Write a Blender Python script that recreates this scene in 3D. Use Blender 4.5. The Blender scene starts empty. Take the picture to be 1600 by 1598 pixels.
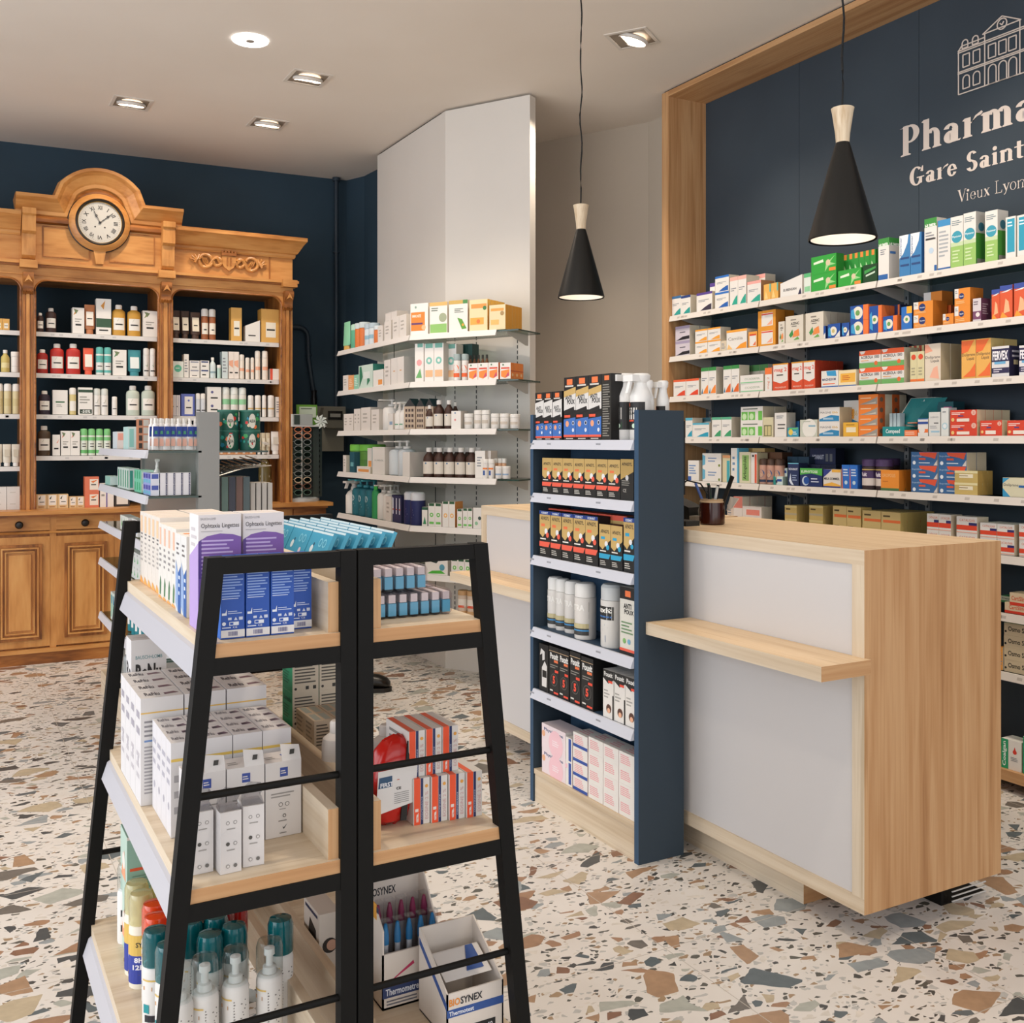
import bpy, math, random
from mathutils import Vector
random.seed(7)
SC = bpy.context.scene
COL = SC.collection
PI = math.pi
# ------------------------------------------------------------------ camera
H = 1.34; FPX = 1605.0; HY = 690.0; YAW = math.atan(888/1605)
cd = bpy.data.cameras.new('camera'); cam = bpy.data.objects.new('camera', cd); COL.objects.link(cam)
cam.location = (0, 0, H); cam.rotation_euler = (PI/2, 0, -YAW)
cd.sensor_fit = 'HORIZONTAL'; cd.sensor_width = 36; cd.lens = 36*FPX/1600; cd.shift_y = -(799-HY)/1600; cd.clip_start = 0.05
SC.camera = cam
# ------------------------------------------------------------------ world, daylight, exposure
W = bpy.data.worlds.new('world'); SC.world = W; W.use_nodes = True
W.node_tree.nodes['Background'].inputs[0].default_value = (0.86, 0.9, 1.0, 1); W.node_tree.nodes['Background'].inputs[1].default_value = 0.9
SC.view_settings.view_transform = 'Standard'; SC.view_settings.look = 'None'; SC.view_settings.gamma = 1
SC.view_settings.use_curve_mapping = False; SC.view_settings.exposure = -0.14
def area(name, loc, rot, sx, sy, power, col):
    l = bpy.data.lights.new(name, 'AREA'); l.shape = 'RECTANGLE'; l.size = sx; l.size_y = sy; l.energy = power; l.color = col
    o = bpy.data.objects.new(name, l); o.location = loc; o.rotation_euler = rot; COL.objects.link(o); return o
area('shopfront_daylight', (-3.2, 2.2, 1.6), (0, -PI/2, 0), 2.8, 6.5, 175, (0.93, 0.96, 1.0))      # window wall on the street side (left)
area('entrance_daylight', (0.9, -2.6, 1.6), (PI/2, 0, 0), 5.0, 2.8, 60, (1.0, 0.97, 0.93))          # glazed entrance behind the viewer
# ------------------------------------------------------------------ helpers
FW = (math.sin(YAW), math.cos(YAW)); RT = (math.cos(YAW), -math.sin(YAW))
def ray(u):
    k = (u-800)/FPX
    return (FW[0]+k*RT[0], FW[1]+k*RT[1])
def zat(v, d): return H-(v-HY)/FPX*d
def onz(u, v, z):
    d = FPX*(H-z)/(v-HY); r = ray(u); return (d*r[0], d*r[1])
def lin(c):
    return tuple((x/12.92 if x <= .04045 else ((x+.055)/1.055)**2.4) for x in c)
def hx(h):
    return lin(tuple(int(h[i:i+2], 16)/255 for i in (0, 2, 4)))
MATS = {}
def M(h, rough=.55, kind='', metal=0.0):
    k = (h, rough, kind, metal)
    if k in MATS: return MATS[k]
    m = bpy.data.materials.new('paint_'+h+kind); m.use_nodes = True
    nt = m.node_tree; b = nt.nodes['Principled BSDF']
    c = hx(h)+(1,)
    b.inputs['Base Color'].default_value = c; b.inputs['Roughness'].default_value = rough; b.inputs['Metallic'].default_value = metal
    if kind == 'glow':
        b.inputs['Emission Color'].default_value = c; b.inputs['Emission Strength'].default_value = 6
    if kind in ('clear', 'tint', 'pane'):
        out = nt.nodes['Material Output']
        tr = nt.nodes.new('ShaderNodeBsdfTransparent'); gl = nt.nodes.new('ShaderNodeBsdfGlossy'); mx = nt.nodes.new('ShaderNodeMixShader')
        tr.inputs[0].default_value = c; gl.inputs['Roughness'].default_value = .08
        lw = nt.nodes.new('ShaderNodeLayerWeight'); lw.inputs[0].default_value = .13 if kind != 'pane' else .12
        nt.links.new(lw.outputs['Facing'], mx.inputs[0])
        if kind == 'tint':
            m2 = nt.nodes.new('ShaderNodeMixShader'); m2.inputs[0].default_value = .45
            nt.links.new(tr.outputs[0], m2.inputs[1]); nt.links.new(b.outputs[0], m2.inputs[2]); nt.links.new(m2.outputs[0], mx.inputs[1])
        else:
            nt.links.new(tr.outputs[0], mx.inputs[1])
        nt.links.new(gl.outputs[0], mx.inputs[2]); nt.links.new(mx.outputs[0], out.inputs[0])
    MATS[k] = m; return m
def mt(c):
    return M(c) if isinstance(c, str) else c
def node_mat(name):
    m = bpy.data.materials.new(name); m.use_nodes = True; nt = m.node_tree
    return m, nt, nt.nodes['Principled BSDF'], nt.nodes.new, nt.links.new
def ramp(nt, stops, fac):
    r = nt.nodes.new('ShaderNodeValToRGB'); e = r.color_ramp.elements
    while len(e) < len(stops): e.new(.5)
    for i, (p, c) in enumerate(stops): e[i].position = p; e[i].color = (hx(c) if isinstance(c, str) else c)+(1,)
    nt.links.new(fac, r.inputs[0]); return r.outputs[0]
def wood(name, axis, stops, cross=26, along=.9, rough=.5, fine=130, bump=.0):
    m, nt, b, N, L = node_mat(name)
    tc = N('ShaderNodeTexCoord'); g = N('ShaderNodeNewGeometry')
    sc = [cross]*3; sc[axis] = along
    mp = N('ShaderNodeMapping'); mp.inputs['Scale'].default_value = sc; L(g.outputs['Position'], mp.inputs[0])
    n1 = N('ShaderNodeTexNoise'); n1.inputs['Scale'].default_value = 1; n1.inputs['Detail'].default_value = 3; n1.inputs['Distortion'].default_value = .4; L(mp.outputs[0], n1.inputs[0])
    sc2 = [fine]*3; sc2[axis] = along*4
    m2 = N('ShaderNodeMapping'); m2.inputs['Scale'].default_value = sc2; L(g.outputs['Position'], m2.inputs[0])
    n2 = N('ShaderNodeTexNoise'); n2.inputs['Scale'].default_value = 1; n2.inputs['Detail'].default_value = 2; L(m2.outputs[0], n2.inputs[0])
    a = N('ShaderNodeMath'); a.operation = 'MULTIPLY'; a.inputs[1].default_value = .28; L(n2.outputs[0], a.inputs[0])
    s = N('ShaderNodeMath'); s.operation = 'MULTIPLY_ADD'; s.inputs[1].default_value = .78; L(n1.outputs[0], s.inputs[0]); L(a.outputs[0], s.inputs[2])
    L(ramp(nt, stops, s.outputs[0]), b.inputs['Base Color']); b.inputs['Roughness'].default_value = rough
    return m
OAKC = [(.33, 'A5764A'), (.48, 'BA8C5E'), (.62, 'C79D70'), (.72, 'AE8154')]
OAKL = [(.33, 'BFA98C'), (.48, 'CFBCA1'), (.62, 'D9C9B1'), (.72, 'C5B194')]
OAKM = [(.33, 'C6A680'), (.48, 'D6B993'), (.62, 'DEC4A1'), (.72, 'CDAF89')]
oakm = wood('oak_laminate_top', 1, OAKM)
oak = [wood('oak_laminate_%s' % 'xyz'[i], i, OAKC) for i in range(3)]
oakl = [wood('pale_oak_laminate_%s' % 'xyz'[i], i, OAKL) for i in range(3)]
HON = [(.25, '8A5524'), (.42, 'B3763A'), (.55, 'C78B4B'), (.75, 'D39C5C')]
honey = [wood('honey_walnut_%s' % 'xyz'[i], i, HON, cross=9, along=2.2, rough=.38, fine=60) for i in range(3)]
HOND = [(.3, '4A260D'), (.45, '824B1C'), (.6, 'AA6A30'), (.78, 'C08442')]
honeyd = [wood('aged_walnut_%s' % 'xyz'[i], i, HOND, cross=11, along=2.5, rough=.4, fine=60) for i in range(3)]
BLUE_SHADED = M('2C3B48', .75); BLACK = M('080705', .6); BLACK.node_tree.nodes['Principled BSDF'].inputs['Specular IOR Level'].default_value = .22; WHITE = M('E6E3E0', .5); CREAM = M('D9D2C8', .8)
def terrazzo():
    m, nt, b, N, L = node_mat('terrazzo_tiles')
    g = N('ShaderNodeNewGeometry'); base = None
    nz = N('ShaderNodeTexNoise'); nz.inputs['Scale'].default_value = 14; nz.inputs['Detail'].default_value = 2; L(g.outputs['Position'], nz.inputs[0])
    off = N('ShaderNodeVectorMath'); off.operation = 'SCALE'; off.inputs['Scale'].default_value = .022; L(nz.outputs['Color'], off.inputs[0])
    pos = N('ShaderNodeVectorMath'); pos.operation = 'ADD'; L(g.outputs['Position'], pos.inputs[0]); L(off.outputs[0], pos.inputs[1])
    cur = None
    bgn = N('ShaderNodeTexNoise'); bgn.inputs['Scale'].default_value = 5; L(g.outputs['Position'], bgn.inputs[0])
    cur = ramp(nt, [(.3, 'D3CDC6'), (.7, 'DCD7D1')], bgn.outputs[0])
    cols = [(0, '8F9698'), (.13, 'A6A89F'), (.26, '5A6468'), (.38, '9C7A60'), (.52, '474B4D'), (.62, 'A38468'), (.74, 'B5A68C'), (.86, '6B6660'), (.93, '84624E')]
    for scale, thr, prob, sx, rotz in ((60, .1, .26, 1.5, .5), (34, .1, .24, 1.6, 1.1), (17, .11, .25, 1.5, .2), (8.0, .11, .36, 1.5, -.6)):
        mp = N('ShaderNodeMapping'); mp.inputs['Scale'].default_value = (scale, scale*sx, 0); mp.inputs['Rotation'].default_value = (0, 0, rotz); mp.inputs['Location'].default_value = (scale*.37, scale, 0)
        L(pos.outputs[0], mp.inputs[0])
        v1 = N('ShaderNodeTexVoronoi'); v1.voronoi_dimensions = '2D'; v1.feature = 'F1'; v1.inputs['Scale'].default_value = 1; L(mp.outputs[0], v1.inputs['Vector'])
        v2 = N('ShaderNodeTexVoronoi'); v2.voronoi_dimensions = '2D'; v2.feature = 'DISTANCE_TO_EDGE'; v2.inputs['Scale'].default_value = 1; L(mp.outputs[0], v2.inputs['Vector'])
        sp = N('ShaderNodeSeparateColor'); L(v1.outputs['Color'], sp.inputs[0])
        pr = N('ShaderNodeMath'); pr.operation = 'LESS_THAN'; pr.inputs[1].default_value = prob; L(sp.outputs[0], pr.inputs[0])
        th = N('ShaderNodeMath'); th.operation = 'MULTIPLY_ADD'; th.inputs[1].default_value = .16; th.inputs[2].default_value = thr; L(sp.outputs[1], th.inputs[0])
        ed = N('ShaderNodeMath'); ed.operation = 'GREATER_THAN'; L(v2.outputs['Distance'], ed.inputs[0]); L(th.outputs[0], ed.inputs[1])
        mk = N('ShaderNodeMath'); mk.operation = 'MULTIPLY'; L(pr.outputs[0], mk.inputs[0]); L(ed.outputs[0], mk.inputs[1])
        r = N('ShaderNodeValToRGB'); r.color_ramp.interpolation = 'CONSTANT'; e = r.color_ramp.elements
        cc = cols if scale < 30 else [(0, 'B3B2AE'), (.3, '57564F'), (.5, 'CFC8BE'), (.7, '9C8468'), (.85, '474746')]
        while len(e) < len(cc): e.new(.5)
        for i, (p, c) in enumerate(cc): e[i].position = p; e[i].color = hx(c)+(1,)
        L(sp.outputs[2], r.inputs[0])
        # mottled inside of the chip
        n3 = N('ShaderNodeTexNoise'); n3.inputs['Scale'].default_value = 30; L(g.outputs['Position'], n3.inputs[0])
        hv = N('ShaderNodeHueSaturation'); L(r.outputs[0], hv.inputs['Color'])
        vv = N('ShaderNodeMath'); vv.operation = 'MULTIPLY_ADD'; vv.inputs[1].default_value = .5; vv.inputs[2].default_value = .75; L(n3.outputs[0], vv.inputs[0]); L(vv.outputs[0], hv.inputs['Value'])
        mx = N('ShaderNodeMix'); mx.data_type = 'RGBA'; L(mk.outputs[0], mx.inputs['Factor']); L(cur, mx.inputs['A']); L(hv.outputs[0], mx.inputs['B']); cur = mx.outputs['Result']
    br = N('ShaderNodeTexBrick'); br.offset = 0; br.inputs['Scale'].default_value = 1; br.inputs['Brick Width'].default_value = .6; br.inputs['Row Height'].default_value = .6; br.inputs['Mortar Size'].default_value = .0012; br.inputs['Mortar Smooth'].default_value = 0
    mp = N('ShaderNodeMapping'); mp.inputs['Location'].default_value = (.13, .22, 0); L(g.outputs['Position'], mp.inputs[0]); L(mp.outputs[0], br.inputs[0])
    mx = N('ShaderNodeMix'); mx.data_type = 'RGBA'; mx.inputs['B'].default_value = hx('B5AEA4')+(1,); L(br.outputs['Fac'], mx.inputs['Factor']); L(cur, mx.inputs['A'])
    L(mx.outputs['Result'], b.inputs['Base Color']); b.inputs['Roughness'].default_value = .38
    return m
def plaster(name, h, h2, rough=.85):
    m, nt, b, N, L = node_mat(name); g = N('ShaderNodeNewGeometry')
    n = N('ShaderNodeTexNoise'); n.inputs['Scale'].default_value = 1.3; n.inputs['Detail'].default_value = 4; L(g.outputs['Position'], n.inputs[0])
    L(ramp(nt, [(.3, h), (.7, h2)], n.outputs[0]), b.inputs['Base Color']); b.inputs['Roughness'].default_value = rough; return m
NAVYP = plaster('navy_wall_paint', '223744', '294050', .8); NAVYR = plaster('navy_panel', '2B3742', '35424D', .7)
CEIL = plaster('ceiling_paint', 'E6DCD0', 'EBE2D7')
PANEL = plaster('cream_panel', 'D5CFC6', 'DAD4CC', .6)
TEXT = {}
def glyphs(t, bold=0.0):
    k = (t, bold)
    if k in TEXT: return TEXT[k]
    cu = bpy.data.curves.new('txt', 'FONT'); cu.body = t; cu.resolution_u = 2; cu.offset = bold
    ob = bpy.data.objects.new('txt', cu); me = bpy.data.meshes.new_from_object(ob)
    vs = [(v.co.x, v.co.y) for v in me.vertices]; fs = [tuple(p.vertices) for p in me.polygons]
    bpy.data.objects.remove(ob); bpy.data.meshes.remove(me); bpy.data.curves.remove(cu)
    x0 = min(v[0] for v in vs); x1 = max(v[0] for v in vs); y0 = min(v[1] for v in vs); y1 = max(v[1] for v in vs)
    TEXT[k] = ([((x-x0)/(x1-x0), (y-y0)/(y1-y0)) for x, y in vs], fs, (x1-x0)/(y1-y0)); return TEXT[k]
class MB:
    def __init__(s): s.v = []; s.f = []; s.m = []; s.sm = []; s.mats = []
    def mi(s, c):
        m = mt(c)
        if m not in s.mats: s.mats.append(m)
        return s.mats.index(m)
    def face(s, pts, c, sm=False):
        n = len(s.v); s.v += [tuple(p) for p in pts]; s.f.append(tuple(range(n, n+len(pts)))); s.m.append(s.mi(c)); s.sm.append(sm)
    def mesh(s, vs, fs, c, sm=False):
        n = len(s.v); i = s.mi(c); s.v += [tuple(p) for p in vs]
        for f in fs: s.f.append(tuple(n+k for k in f)); s.m.append(i); s.sm.append(sm)
    def box(s, x0, y0, z0, x1, y1, z1, c, fc=None):
        # fc: optional colours for faces in order bottom, top, front(-y), right(+x), back(+y), left(-x)
        vs = [(x0, y0, z0), (x1, y0, z0), (x1, y1, z0), (x0, y1, z0), (x0, y0, z1), (x1, y0, z1), (x1, y1, z1), (x0, y1, z1)]
        fs = [(0, 3, 2, 1), (4, 5, 6, 7), (0, 1, 5, 4), (1, 2, 6, 5), (2, 3, 7, 6), (3, 0, 4, 7)]
        n = len(s.v); s.v += vs
        for k, f in enumerate(fs):
            s.f.append(tuple(n+i for i in f)); s.m.append(s.mi(fc[k] if fc and fc[k] else c)); s.sm.append(False)
    def hexa(s, vs, c):     # 8 corners: bottom loop ccw, top loop ccw
        s.mesh(vs, [(0, 3, 2, 1), (4, 5, 6, 7), (0, 1, 5, 4), (1, 2, 6, 5), (2, 3, 7, 6), (3, 0, 4, 7)], c)
    def prism(s, poly, f, c, c2=None):   # poly list of 2d points, f(p, t) -> 3d for t in 0,1
        n = len(poly); a = [f(p, 0) for p in poly]; b = [f(p, 1) for p in poly]
        s.mesh(a+b, [tuple(range(n-1, -1, -1)), tuple(range(n, 2*n))], c2 or c)
        s.mesh(a+b, [(i, (i+1) % n, n+(i+1) % n, n+i) for i in range(n)], c)
    def lathe(s, prof, c, seg=20, cx=0, cy=0, z0=0, sx=1, sy=1, sm=True, cap=True):
        vs = []
        for r, z in prof:
            for k in range(seg):
                a = 2*PI*k/seg; vs.append((cx+r*sx*math.cos(a), cy+r*sy*math.sin(a), z0+z))
        fs = [(i*seg+k, i*seg+(k+1) % seg, (i+1)*seg+(k+1) % seg, (i+1)*seg+k) for i in range(len(prof)-1) for k in range(seg)]
        if cap and prof[0][0] > 1e-6: fs.append(tuple(range(seg-1, -1, -1)))
        if cap and prof[-1][0] > 1e-6: fs.append(tuple((len(prof)-1)*seg+k for k in range(seg)))
        s.mesh(vs, fs, c, sm)
    def tube(s, pts, r, c, seg=8):
        pts = [Vector(p) for p in pts]; n = len(pts); vs = []
        for i, p in enumerate(pts):
            t = (pts[min(i+1, n-1)]-pts[max(i-1, 0)]).normalized()
            a = t.cross(Vector((0, 0, 1))); a = a if a.length > .05 else t.cross(Vector((1, 0, 0))); a.normalize(); b = t.cross(a)
            for k in range(seg):
                q = 2*PI*k/seg; vs.append(tuple(p+r*(math.cos(q)*a+math.sin(q)*b)))
        fs = [(i*seg+k, i*seg+(k+1) % seg, (i+1)*seg+(k+1) % seg, (i+1)*seg+k) for i in range(n-1) for k in range(seg)]
        fs += [tuple(range(seg)), tuple((n-1)*seg+k for k in range(seg-1, -1, -1))]
        s.mesh(vs, fs, c, True)
    def beam(s, a, b, w, h, c, up=(0, 0, 1)):   # square bar between two points
        a = Vector(a); b = Vector(b); t = (b-a).normalized(); sd = t.cross(Vector(up)).normalized(); u = sd.cross(t)
        vs = [p+sd*x*w/2+u*y*h/2 for p in (a, b) for x, y in ((-1, -1), (1, -1), (1, 1), (-1, 1))]
        s.mesh(vs, [(0, 3, 2, 1), (4, 5, 6, 7), (0, 1, 5, 4), (1, 2, 6, 5), (2, 3, 7, 6), (3, 0, 4, 7)], c)
    def sweep(s, prof, path, y, c, closed=False):   # moulding on a wall facing -y: prof (out, off); path (x,z)
        n = len(path); vs = []
        for i, p in enumerate(path):
            d1 = Vector(path[i])-Vector(path[i-1]) if i else Vector(path[1])-Vector(path[0])
            d2 = Vector(path[i+1])-Vector(path[i]) if i < n-1 else d1
            d1.normalize(); d2.normalize(); n1 = Vector((-d1.y, d1.x)); n2 = Vector((-d2.y, d2.x)); nn = (n1+n2).normalized(); k = 1/max(.35, nn.dot(n1))
            for o, f in prof: vs.append((p[0]+nn.x*f*k, y-o, p[1]+nn.y*f*k))
        m = len(prof)
        fs = [(i*m+j, i*m+j+1, (i+1)*m+j+1, (i+1)*m+j) for i in range(n-1) for j in range(m-1)]
        fs += [tuple(range(m)), tuple((n-1)*m+j for j in range(m-1, -1, -1))]
        s.mesh(vs, fs, c)
    def data(s, name):
        me = bpy.data.meshes.new(name); me.from_pydata(s.v, [], s.f)
        for m in s.mats: me.materials.append(m)
        me.polygons.foreach_set('material_index', s.m); me.polygons.foreach_set('use_smooth', s.sm); me.update()
        if any(s.sm): me.set_sharp_from_angle(angle=math.radians(38))
        return me
    def split(s, name, parent=None):      # one object for every separate piece
        par = list(range(len(s.v)))
        def fd(a):
            while par[a] != a: par[a] = par[par[a]]; a = par[a]
            return a
        for f in s.f:
            for k in f[1:]: par[fd(k)] = fd(f[0])
        grp = {}
        for i, f in enumerate(s.f): grp.setdefault(fd(f[0]), []).append(i)
        out = []
        for fl in grp.values():
            q = MB(); mp = {}
            for i in fl:
                for k in s.f[i]:
                    if k not in mp: mp[k] = len(q.v); q.v.append(s.v[k])
                q.f.append(tuple(mp[k] for k in s.f[i])); q.m.append(q.mi(s.mats[s.m[i]])); q.sm.append(s.sm[i])
            out.append(q.build(name, parent))
        return out
    def build(s, name, parent=None, loc=None, rz=0, rx=0, ry=0):
        o = bpy.data.objects.new(name, s.data(name)); COL.objects.link(o)
        if parent: o.parent = parent
        if loc: o.location = loc
        o.rotation_euler = (rx, ry, rz); return o
def empty(name, loc=(0, 0, 0), rz=0):
    o = bpy.data.objects.new(name, None); o.empty_display_size = .05; COL.objects.link(o); o.location = loc; o.rotation_euler = (0, 0, rz); return o
def tag(o, label, cat, group=None):
    o['label'] = label; o['category'] = cat
    if group: o['group'] = group
    return o
def struct(mb, name):
    o = mb.build(name); o['kind'] = 'structure'; return o
def thing(name, label, cat, group=None): return tag(empty(name), label, cat, group)
# ------------------------------------------------------------------ room
HC = 3.31
m = MB(); m.face([(-3.3, -2.8, 0), (4.4, -2.8, 0), (4.4, 8.4, 0), (-3.3, 8.4, 0)], terrazzo()); struct(m, 'floor')
m = MB(); m.box(-3.3, -2.8, HC, 4.4, 8.4, HC+.1, CEIL); struct(m, 'ceiling')
def wallseg(name, pts, mat, z0=0, z1=HC, th=.06):
    b = MB()
    for (x0, y0), (x1, y1) in zip(pts, pts[1:]):
        d = Vector((x1-x0, y1-y0)).normalized(); nx, ny = d.y*th, -d.x*th
        b.hexa([(x0, y0, z0), (x1, y1, z0), (x1-nx, y1-ny, z0), (x0-nx, y0-ny, z0), (x0, y0, z1), (x1, y1, z1), (x1-nx, y1-ny, z1), (x0-nx, y0-ny, z1)], mat)
    return struct(b, name)
wallseg('wall_back', [(-3.2, 7.71), (2.657, 7.386), (2.73, 7.2), (2.79, 6.3)], NAVYP)
wallseg('wall_alcove', [(2.80, 6.75), (2.93, 6.72), (3.418, 5.847), (3.803, 5.137), (3.83, 4.68), (3.87, 4.68)], plaster('alcove_paint', 'BFB3A3', 'C8BCAC'))
m = MB()
for y0, y1 in ((4.6, 3.868), (3.866, 3.135), (3.133, 2.3), (2.298, .6)):
    m.box(3.811, y1, 0, 3.87, y0, HC, NAVYR)
struct(m, 'wall_right')
# shelf partition of cream panels (with a bend)
PA, PB, PC, PD = (2.60, 6.604), (2.60, 5.515), (2.894, 5.022), (2.95, 5.056)
m = MB(); zt = HC-.012
m.hexa([PA+(0,), PB+(0,), (2.66, 5.53, 0), (2.66, 6.604, 0), PA+(zt,), PB+(zt,), (2.66, 5.53, zt), (2.66, 6.604, zt)], PANEL)
m.hexa([PB+(0,), PC+(0,), PD+(0,), (2.66, 5.535, 0), PB+(zt,), PC+(zt,), PD+(zt,), (2.66, 5.535, zt)], PANEL)
m.box(2.61, 5.6, zt, 2.65, 6.59, HC, BLACK)
tag(m.build('display_partition'), 'tall cream panelled partition with a bend carrying white shelves', 'partition')
# oak portal frame round the right wall
m = MB(); XF = 3.545; zb = HC-.01
m.box(XF, 4.6, 0, 3.811, 4.66, zb, oak[2]); j = m.build('jamb')
m = MB(); m.box(XF, .6, 3.27, 3.811, 4.6, zb, oak[1]); l = m.build('head_beam')
m = MB(); m.box(XF+.012, .6, zb, 3.8, 4.65, HC, BLACK); g = m.build('shadow_gap')
t = thing('portal_frame', 'large oak portal frame around the navy shelving wall', 'frame')
for o in (j, l, g): o.parent = t
# ------------------------------------------------------------------ ceiling lights
def spot(name, loc, tgt, power, ang=1.7, blend=.9, col=(1, .86, .7), r=.045):
    l = bpy.data.lights.new(name, 'SPOT'); l.energy = power; l.spot_size = ang; l.spot_blend = blend; l.color = col; l.shadow_soft_size = r
    o = bpy.data.objects.new(name, l); o.location = loc; o.rotation_euler = (Vector(tgt)-Vector(loc)).to_track_quat('-Z', 'Y').to_euler(); COL.objects.link(o); return o
def square_light(x, y, rz, tilt, label, power, tgt):
    t = tag(empty('recessed_spotlight', (x, y, HC), rz), label, 'ceiling light', 'recessed square ceiling spotlights')
    m = MB(); s = .108; q = .09
    m.box(-s, -s, -.004, s, -q, 0, 'D8D0C6'); m.box(-s, q, -.004, s, s, 0, 'D8D0C6'); m.box(-s, -q, -.004, -q, q, 0, 'D8D0C6'); m.box(q, -q, -.004, s, q, 0, 'D8D0C6')
    m.build('trim_frame', t)
    m = MB(); m.box(-q, -q, -.0015, q, q, -.0005, '8A7E70'); m.build('recess', t)
    m = MB(); m.lathe([(.07, .006), (.08, -.002), (.08, -.014), (.072, -.017), (.072, -.012)], 'D9D2CA', 28, cap=False); h = m.build('lamp_ring', t); h.rotation_euler = (tilt, 0, 0)
    m = MB(); m.lathe([(.072, -.0135), (.0, -.0135)], M('FFF1E0', .4, 'glow'), 28); d = m.build('lens', h)
    spot('fixture_or_fill_spot', (x, y, HC-.03), tgt, power)
square_light(1.727, 5.406, 0, .25, 'square recessed spotlight nearest the round ceiling lamp', 30, (2.0, 5.7, 0))
square_light(.955, 6.303, 0, .2, 'square recessed spotlight above the clock, leftmost on ceiling', 42, (.9, 7.0, .8))
square_light(1.755, 6.30, 0, .2, 'square recessed spotlight above right part of antique cabinet', 42, (1.7, 7.0, .8))
square_light(2.944, 4.107, .6, .3, 'square recessed spotlight near the oak frame', 85, (3.6, 3.6, .9))
for x, y, tg in ((2.9, 2.7, (3.7, 2.6, 1)), (2.8, 1.5, (3.7, 1.6, 1)), (1.2, 2.9, (1.1, 2.9, 0)), (1.3, 1.0, (1.0, 1.4, 0)), (0.0, 4.4, (0, 4.6, 0)), (2.1, 4.6, (2.2, 4.8, 0)), (-.4, 6.2, (-.3, 7, .9)), (3.0, 4.9, (2.9, 4.8, 0)), (0.2, 2.2, (.2, 2.4, 0))):
    spot('fixture_or_fill_spot', (x, y, HC-.03), tg, 62)  # added fill spots with no fixtures on the ceiling, to brighten the room
t = tag(empty('round_ceiling_lamp', (1.315, 5.027, HC)), 'round flat glowing ceiling lamp with a small grey centre', 'ceiling light')
m = MB(); m.lathe([(.086, 0), (.086, -.006), (0, -.0065)], M('FFFFFF', .4, 'glow'), 40); m.build('diffuser', t)
m = MB(); m.lathe([(.02, -.006), (.02, -.009), (0, -.009)], 'A79F96', 20); m.build('centre_cap', t)
spot('fixture_or_fill_spot', (1.315, 5.027, HC-.03), (1.3, 5.0, 0), 45, 2.6)
# ------------------------------------------------------------------ pendants
PALE = wood('pale_ash', 2, [(.35, 'CBAF8A'), (.6, 'E6D2B4')], cross=70, along=3)
def pendant(x, y, z, label):
    t = tag(empty('pendant_lamp', (x, y, z)), label, 'pendant lamp', 'black cone pendant lamps above the counters')
    m = MB(); m.lathe([(.096, 0), (.098, .004), (.024, .27), (.019, .285), (.017, .285), (.092, .003)], M('0D0C09', .42), 44, cap=False); m.build('shade', t)
    m = MB(); m.lathe([(.0905, .0035), (.021, .25), (0, .25)], M('F1ECE4', .6), 36, cap=False); m.build('inner_shade', t)
    m = MB(); m.lathe([(.019, .284), (.021, .31), (.03, .372), (.033, .385), (.028, .387), (0, .387)], PALE, 28); m.build('wooden_collar', t)
    m = MB(); n = 26; zt = HC-z
    m.tube([(.004*math.sin(k*.9+x)*min(1, k/4), .003*math.cos(k*1.3), .38+(zt-.38)*k/n) for k in range(n+1)], .0032, M('0D0D0D', .7), 6); m.build('cord', t)
    m = MB(); m.lathe([(.05, zt-.025), (.05, zt), (0, zt)], M('17160F', .4), 24); m.build('ceiling_rose', t)
    m = MB(); m.lathe([(0, .06), (.02, .075), (.022, .09), (.014, .12), (0, .12)], M('FFF4E4', .4, 'glow'), 16); m.build('bulb', t)
    l = bpy.data.lights.new('pendant_glow', 'POINT'); l.energy = .14; l.color = (1, .85, .68); l.shadow_soft_size = .03
    o = bpy.data.objects.new('pendant_glow', l); o.location = (x, y, z+.03); COL.objects.link(o)
pendant(2.32, 3.60, 1.938, 'black cone pendant with pale wooden collar over the far counter')
pendant(2.30, 2.16, 1.929, 'black cone pendant with pale wooden collar over the near counter')
# ------------------------------------------------------------------ counters
PWHITE = M('CFCCCB', .35)
def counter(y0, y1, p0, p1, l0, l1, x1, label, ledge_lab):
    t = thing('sales_counter', label, 'counter', 'oak and white sales counters')
    X = 2.125; zb = .09; ztp = 1.053; fr = .042
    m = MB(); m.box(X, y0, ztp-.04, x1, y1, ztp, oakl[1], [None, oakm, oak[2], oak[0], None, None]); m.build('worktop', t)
    m = MB(); m.box(X+.02, y0-.0005, zb, x1+.0005, y0+.04, ztp-.002, oak[2]); m.box(X+.02, y1-.04, zb, x1, y1, ztp-.04, oak[2])
    m.split('end_panel', t)
    m = MB()
    FC = [None, None, oak[2], None, None, None]; m.box(X, y0, zb, X+.02, y1, zb+fr, oakl[1], FC); m.box(X, y0, zb+fr, X+.02, y0+fr, ztp-.04, oakl[2], FC); m.box(X, y1-fr, zb+fr, X+.02, y1, ztp-.04, oakl[2])
    m.build('face_frame', t)
    m = MB(); m.box(X+.006, y0+fr, zb+fr, X+.03, y1-fr, ztp-.04, PWHITE); m.build('front_panel', t)
    m = MB(); m.box(X+.055, p0, 0, x1-.12, p1, zb, oakl[1], [None, None, oak[0], None, None, None]); m.build('plinth', t)
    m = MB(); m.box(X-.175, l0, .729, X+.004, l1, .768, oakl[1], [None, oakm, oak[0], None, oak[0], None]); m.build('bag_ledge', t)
counter(1.921, 3.02, 2.195, 2.9, 1.902, 2.647, 2.683, 'near oak counter with white front panel and shelf ledge beside blue stand', '')
counter(3.05, 4.127, 3.15, 3.776, 3.337, 4.089, 2.683, 'far oak counter with white front panel half hidden by the blue stand', '')
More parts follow.
